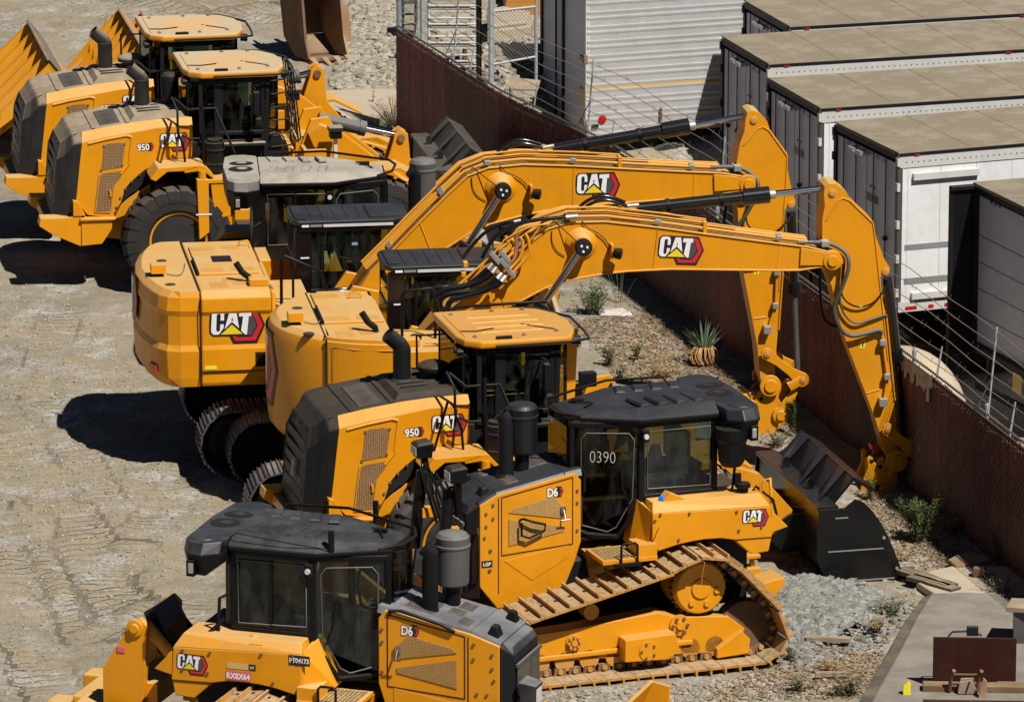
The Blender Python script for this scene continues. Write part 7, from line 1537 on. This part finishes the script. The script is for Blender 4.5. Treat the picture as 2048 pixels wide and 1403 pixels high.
ribbed(80, 76, 1.4, DL, 2.3, 3.5, 5, .34, 'large ribbed yellow steel body with a dark end plate at the far left edge', 'black_dusty')
ribbed(90, 134, 1.05, DL, 2.0, 1.9, 5, .22, 'smaller ribbed yellow steel body in front of the dark-ended one')
ribbed(124, 138, .85, DL, 1.6, 1.5, 4, .20, 'lowest ribbed yellow steel body, just above the farthest loader hood')
ribbed(258, 46, 1.3, DL, 1.5, 4.2, 7, .30, 'ribbed yellow steel body left of the farthest loader cab')
ribbed(301, 50, 1.25, DL, 1.4, 3.6, 6, .28, 'ribbed yellow steel body mostly hidden behind the farthest loader cab roof')
q = atz(172, 150, 0); mb = MB(); mb.prism([(0, 0), (.34, .9), (.42, .92), (.48, .1), (.3, -.0)], -.05, 1.0, 'black_dusty'); mb.box(.3, .9, 0, .9, .0, .25, 'yellow_worn'); o = thing1(mb, 'end_casting', 'dark tapered steel end casting standing beside the middle ribbed body', 'casting', bevel=.01); o.location = q
# ---------------------------------------------------------------- bottom right: dark red bench frame and scrap
q0 = atz(1862, 1403, 0); FR_ = Fr((q0.x, q0.y), -3)
wb = empty('steel_frame_bench', (q0.x, q0.y, 0), radians(-3)); tag(wb, 'dark red steel frame with a tall flat back panel at the bottom right corner', 'steel frame')
mb = MB(); mb.box(.02, 1.02, .30, .34, .18, .72, 'dark_red'); mb.build('back_panel', wb, .006)
mb = MB(); mb.box(-.10, 1.12, .12, .32, .02, .17, 'rust'); mb.box(-.22, 1.0, -.1, .10, .0, .08, 'dark_red'); mb.box(-.1, 1.15, -.5, -.2, .0, .10, 'dark_red'); mb.build('base_beam', wb, .008)
mb = MB()
for x in (.22, .55): mb.tube([(x, .1, .12), (x + .02, .05, .34), (x + .05, .0, .40)], .025, 'rust', 8)
for z in (.22, .33): mb.tube([(.22, .07, z), (.57, .07, z)], .015, 'rust', 6)
mb.prism([(.56, .05), (.66, .05), (.66, .30), (.62, .34), (.58, .22)], -.1, -.05, 'rust_light'); mb.build('seat_frame', wb, .004)
mb = MB(); mb.tube([(.2, .32, .73), (.25, .35, .78), (.5, .36, .79), (.6, .34, .74)], .015, 'black_mid', 6); mb.box(.42, .56, .34, .42, .73, .84, 'black_mid'); mb.build('top_bracket', wb, .005)
q = atz(1806, 1403, 0); mb = MB(); mb.prism([(0, 0), (.09, 0), (.09, .22), (.06, .26), (0, .20)], 0, .06, 'yellow_sticker', 'y'); mb.box(-.02, .11, .06, .2, 0, .03, 'yellow'); o = thing1(mb, 'yellow_bracket', 'small bright yellow upright bracket beside the dark red frame', 'bracket', bevel=.004); o.location = q
q = atz(1915, 1403, 0); mb = MB(); mb.hexa([(0, 0, .1), (.24, 0, .1), (.24, .2, .1), (0, .2, .1)], [(.02, .02, .24), (.16, .0, .28), (.2, .16, .26), (.05, .18, .25)], 'wood'); mb.tube([(.1, -.01, .12), (.14, -.01, .26)], .01, 'black_mid', 5); o = thing1(mb, 'canvas_bag', 'olive canvas bag lying on the base of the dark red frame', 'bag', bevel=.03); o.location = q
q = atz(2010, 1300, 0); mb = MB(); mb.hexa([(0, 0, .5), (.7, -.2, .5), (.75, .3, .5), (.1, .4, .5)], [(0, 0, .56), (.7, -.2, .56), (.75, .3, .56), (.1, .4, .56)], 'wood'); mb.box(.1, .6, 0, .1, 0, .5, 'grey_paint'); mb.box(.2, .6, .1, .12, .3, .34, 'white_dirty'); o = thing1(mb, 'plywood_board', 'tan board on a metal stand behind the dark red frame at the right edge', 'board', bevel=.005); o.location = (q.x, q.y, 0)
for i, (u, v, L_, r_, wd, lb) in enumerate(((1800, 1150, 1.0, -52, .22, 'dark weathered plank running down from the black bucket edge'), (1822, 1165, .8, -48, .18, 'shorter dark plank lying beside the one at the bucket edge'), (1612, 1288, .55, -6, .09, 'short grey weathered log on the stones right of the bulldozer track'), (1630, 1360, .40, 3, .07, 'small pale timber offcut near the bottom edge'))):
    q = atz(u, v, 0); mb = MB(); nseg = 6; pts = [(L_ * k / nseg, random.uniform(-.012, .012)) for k in range(nseg + 1)]
    mb.prism([(x, -wd / 2 + y) for x, y in pts] + [(x, wd / 2 + y + random.uniform(-.01, .01)) for x, y in pts[::-1]], .03, .09, 'old_wood_dark' if i < 2 else 'wood', 'z'); mb.hexa([(.05, -.02, .09), (L_ * .8, -.02, .09), (L_ * .8, .01, .09), (.05, .01, .09)], [(.08, -.015, .1), (L_ * .7, -.015, .1), (L_ * .7, .005, .1), (.08, .005, .1)], 'wood')
    o = thing1(mb, 'timber', lb, 'timber', bevel=.01); o.location = (q.x, q.y, .02); o.rotation_euler = (0, 0, radians(r_))
# ---------------------------------------------------------------- plants
def leafmat(name, a, b):
    m, n, l, p = newmat(name); g = n.new('ShaderNodeNewGeometry'); r = ramp(n, l, g.outputs['Random Per Island'], [(0, a), (1, b)]); l.new(r.outputs[0], p.inputs['Base Color']); p.inputs['Roughness'].default_value = .7
leafmat('leaf_green', (.045, .085, .015), (.12, .17, .045)); leafmat('leaf_dry', (.30, .17, .07), (.42, .30, .14)); leafmat('stem_brown', (.10, .07, .04), (.22, .16, .09)); leafmat('leaf_yucca', (.10, .17, .09), (.22, .30, .20)); leafmat('leaf_orange', (.55, .28, .09), (.65, .42, .2)); leafmat('litter', (.10, .06, .03), (.40, .22, .10)); leafmat('leaf_dull', (.10, .11, .05), (.22, .21, .11))
def leaf(mb, c, L_, wd, mat, up=.5):
    a = random.uniform(0, 2 * pi); e = random.uniform(-.1, up * 1.4); d = Vector((cos(a) * cos(e), sin(a) * cos(e), sin(e))); s = d.cross(Vector((0, 0, 1))).normalized() * wd; c = Vector(c)
    mb.add([c, c + d * L_ * .5 + s, c + d * L_, c + d * L_ * .5 - s], [[0, 1, 2, 3]], mat)
def weed(u, v, h, r, label, stems=9, leaves=60, lm='leaf_green', name='weed', sm='stem_brown', cat='plant', ls=.06):
    q = atz(u, v, 0); R = tag(empty(name, (q.x, q.y, float(gz(q.x, q.y)))), label, cat, 'weeds along the fence'); st = MB(); lf = MB()
    for k in range(stems):
        a = random.uniform(0, 2 * pi); rr = r * random.uniform(.15, 1); hh = h * random.uniform(.55, 1.0); p0 = Vector((cos(a) * rr * .2, sin(a) * rr * .2, -.02)); p2 = Vector((cos(a) * rr, sin(a) * rr, hh)); p1 = p0.lerp(p2, .5) + Vector((0, 0, hh * .12)); st.tube([p0, p1, p2], .006, sm, 4, 3, r2=.002)
        for j in range(int(leaves / stems)):
            t = random.uniform(.12, 1.02); c = p0.lerp(p1, t * 2) if t < .5 else p1.lerp(p2, t * 2 - 1); c = c + Vector((random.gauss(0, r * .07), random.gauss(0, r * .07), random.gauss(0, .02))); leaf(lf, c, ls * random.uniform(.6, 1.3), ls * .16, lm)
    st.build('stem', R); lf.build('foliage', R); return R
weed(1185, 628, .55, .34, 'leafy green bush on the open dirt under the front excavator boom', 22, 1100)
weed(1100, 618, .30, .22, 'small green weed beside the boom cylinder of the front excavator', 12, 350)
weed(1220, 728, .34, .20, 'green weed standing right of the clean loader cab', 10, 300)
weed(1268, 722, .30, .14, 'slender green weed to the right of the one by the loader cab', 7, 170)
weed(1240, 758, .20, .12, 'low green sprout just behind the bulldozer roof rail', 6, 110)
weed(1583, 868, .55, .09, 'tall single-stemmed green weed beside the rear excavator coupler', 3, 300)
weed(1836, 1082, .62, .30, 'large feathery green bush between the black bucket and the fence', 26, 1700, ls=.055)
weed(2012, 1128, .45, .26, 'rounded green bush at the fence foot on the right edge', 20, 1000, ls=.055)
weed(1740, 1000, .35, .12, 'green weed growing in front of the front excavator coupler', 9, 260)
weed(1775, 1235, .32, .30, 'dull green clump along the broken edge of the asphalt', 16, 600, 'leaf_dull')
weed(1752, 1270, .30, .12, 'straggly brownish weed below the dull green clump', 9, 200, 'leaf_dry')
weed(2005, 1195, .28, .32, 'bare twiggy bush on the pale broken concrete', 26, 120, 'leaf_dull')
weed(1580, 1318, .20, .14, 'small grassy tuft at the rear foot of the bulldozer track', 12, 160, 'leaf_dull')
weed(1600, 1385, .22, .22, 'low dull weed right of the track near the bottom edge', 12, 260, 'leaf_dull')
weed(1700, 1395, .30, .30, 'wide dry weed clump at the bottom edge left of the asphalt', 16, 420, 'leaf_dull')
weed(1555, 890, .22, .22, 'low grassy weed behind the black bucket', 14, 260, 'leaf_dull')
weed(1240, 600, .75, .30, 'bare dead stalks arching in front of the fence shadow', 8, 0, sm='leaf_dull')
weed(790, 252, .55, .55, 'dense brown dead brush at the far end of the fence', 60, 260, 'litter')
weed(745, 215, .40, .08, 'single dead stalk standing left of the brown brush', 3, 20, 'litter')
weed(1318, 752, .16, .28, 'low reddish dry scrub on the dirt left of the yucca', 18, 420, 'leaf_dry')
weed(1150, 690, .16, .22, 'small dry scrub behind the clean loader cab', 14, 300, 'leaf_dry')
weed(1905, 1068, .22, .26, 'straw-coloured low weed between the feathery bush and the fence', 16, 380, 'leaf_dry')
weed(1660, 1345, .14, .26, 'flat straw-coloured weed patch beside the small timber offcut', 16, 360, 'leaf_dry')
weed(1790, 1120, .14, .24, 'low yellowish weed right of the black bucket', 14, 340, 'leaf_dry')
q = atz(1408, 726, 0); R = tag(empty('yucca', (q.x, q.y, 0)), 'spiky grey-green yucca with a curled orange skirt of dead leaves', 'plant')
a_, b_ = MB(), MB()
for k in range(34):
    a = random.uniform(0, 2 * pi); e = random.uniform(.7, 1.5); L_ = random.uniform(.35, .6); d = Vector((cos(a) * cos(e), sin(a) * cos(e), sin(e))); s = d.cross(Vector((0, 0, 1))).normalized() * .012; c = Vector((0, 0, .16)); a_.add([c - s, c + s, c + d * L_ * .6 + s * .8, c + d * L_ - Vector((0, 0, .05)), c + d * L_ * .6 - s * .8], [[0, 1, 2, 3, 4]], 'leaf_yucca')
for k in range(90):
    a = random.uniform(0, 2 * pi); r_ = random.uniform(.06, .22); b_.tube([(0, 0, .2), (cos(a) * r_ * .7, sin(a) * r_ * .7, .24), (cos(a) * r_, sin(a) * r_, .12), (cos(a + .3) * r_ * .9, sin(a + .3) * r_ * .9, .02)], .008, 'leaf_orange', 4, 3)
a_.build('spike_leaves', R); b_.build('dead_skirt', R)
lm = MB()
for poly, cnt in (([(1130, 640), (1300, 625), (1400, 700), (1480, 770), (1500, 800), (1250, 800), (1200, 700)], 5200), ([(1700, 980), (1800, 1000), (1960, 1100), (1880, 1150), (1800, 1110)], 1800), ([(1560, 1300), (1720, 1280), (1790, 1240), (1740, 1403), (1400, 1403)], 2200), ([(650, 250), (800, 250), (840, 290), (760, 300)], 900), ([(1300, 590), (1420, 640), (1560, 800), (1600, 900), (1540, 900), (1440, 760)], 1500)):
    for x, y in scatter(poly, cnt):
        z = float(gz(x, y)) + .012; a = random.uniform(0, 6.28); L_ = random.uniform(.02, .07); d = Vector((cos(a) * L_, sin(a) * L_, random.uniform(0, .025))); s = Vector((-d.y, d.x, 0)) * .3; c = Vector((x, y, z)); lm.add([c, c + d * .5 + s, c + d, c + d * .5 - s], [[0, 1, 2, 3]], 'litter' if random.random() < .6 else 'leaf_dry' if random.random() < .6 else 'leaf_dull')
tag(lm.build('leaf_litter', None), 'dry brown leaf litter scattered along the fence side of the yard', 'leaf litter', kind='stuff')
q = atz(1225, 628, 0); mb = MB(); mb.hexa([(-.2, -.1, 0), (.22, -.12, 0), (.25, .15, 0), (-.15, .2, 0)], [(-.12, -.05, .07), (.12, -.06, .05), (.15, .1, .08), (-.1, .12, .05)], 'white_dirty'); mb.hexa([(.1, -.15, 0), (.3, -.12, 0), (.3, .05, 0), (.12, .05, 0)], [(.15, -.1, .05), (.25, -.1, .06), (.25, 0, .05), (.15, 0, .04)], 'white_dirty'); o = thing1(mb, 'crumpled_sheet', 'crumpled white plastic sheet beside the green bush', 'litter', bevel=.01); o.location = q
mb = MB(); mb.prism([(0, 0), (.16, -.01), (.18, .12), (.02, .13)], 0, .12, 'rust', 'z'); mb.box(.16, .3, 0, .03, .03, .05, 'rust'); o = thing1(mb, 'brick', 'broken reddish brick on the pale concrete', 'brick', bevel=.01); q = atz(1945, 1165, 0); o.location = (q.x, q.y, .07)
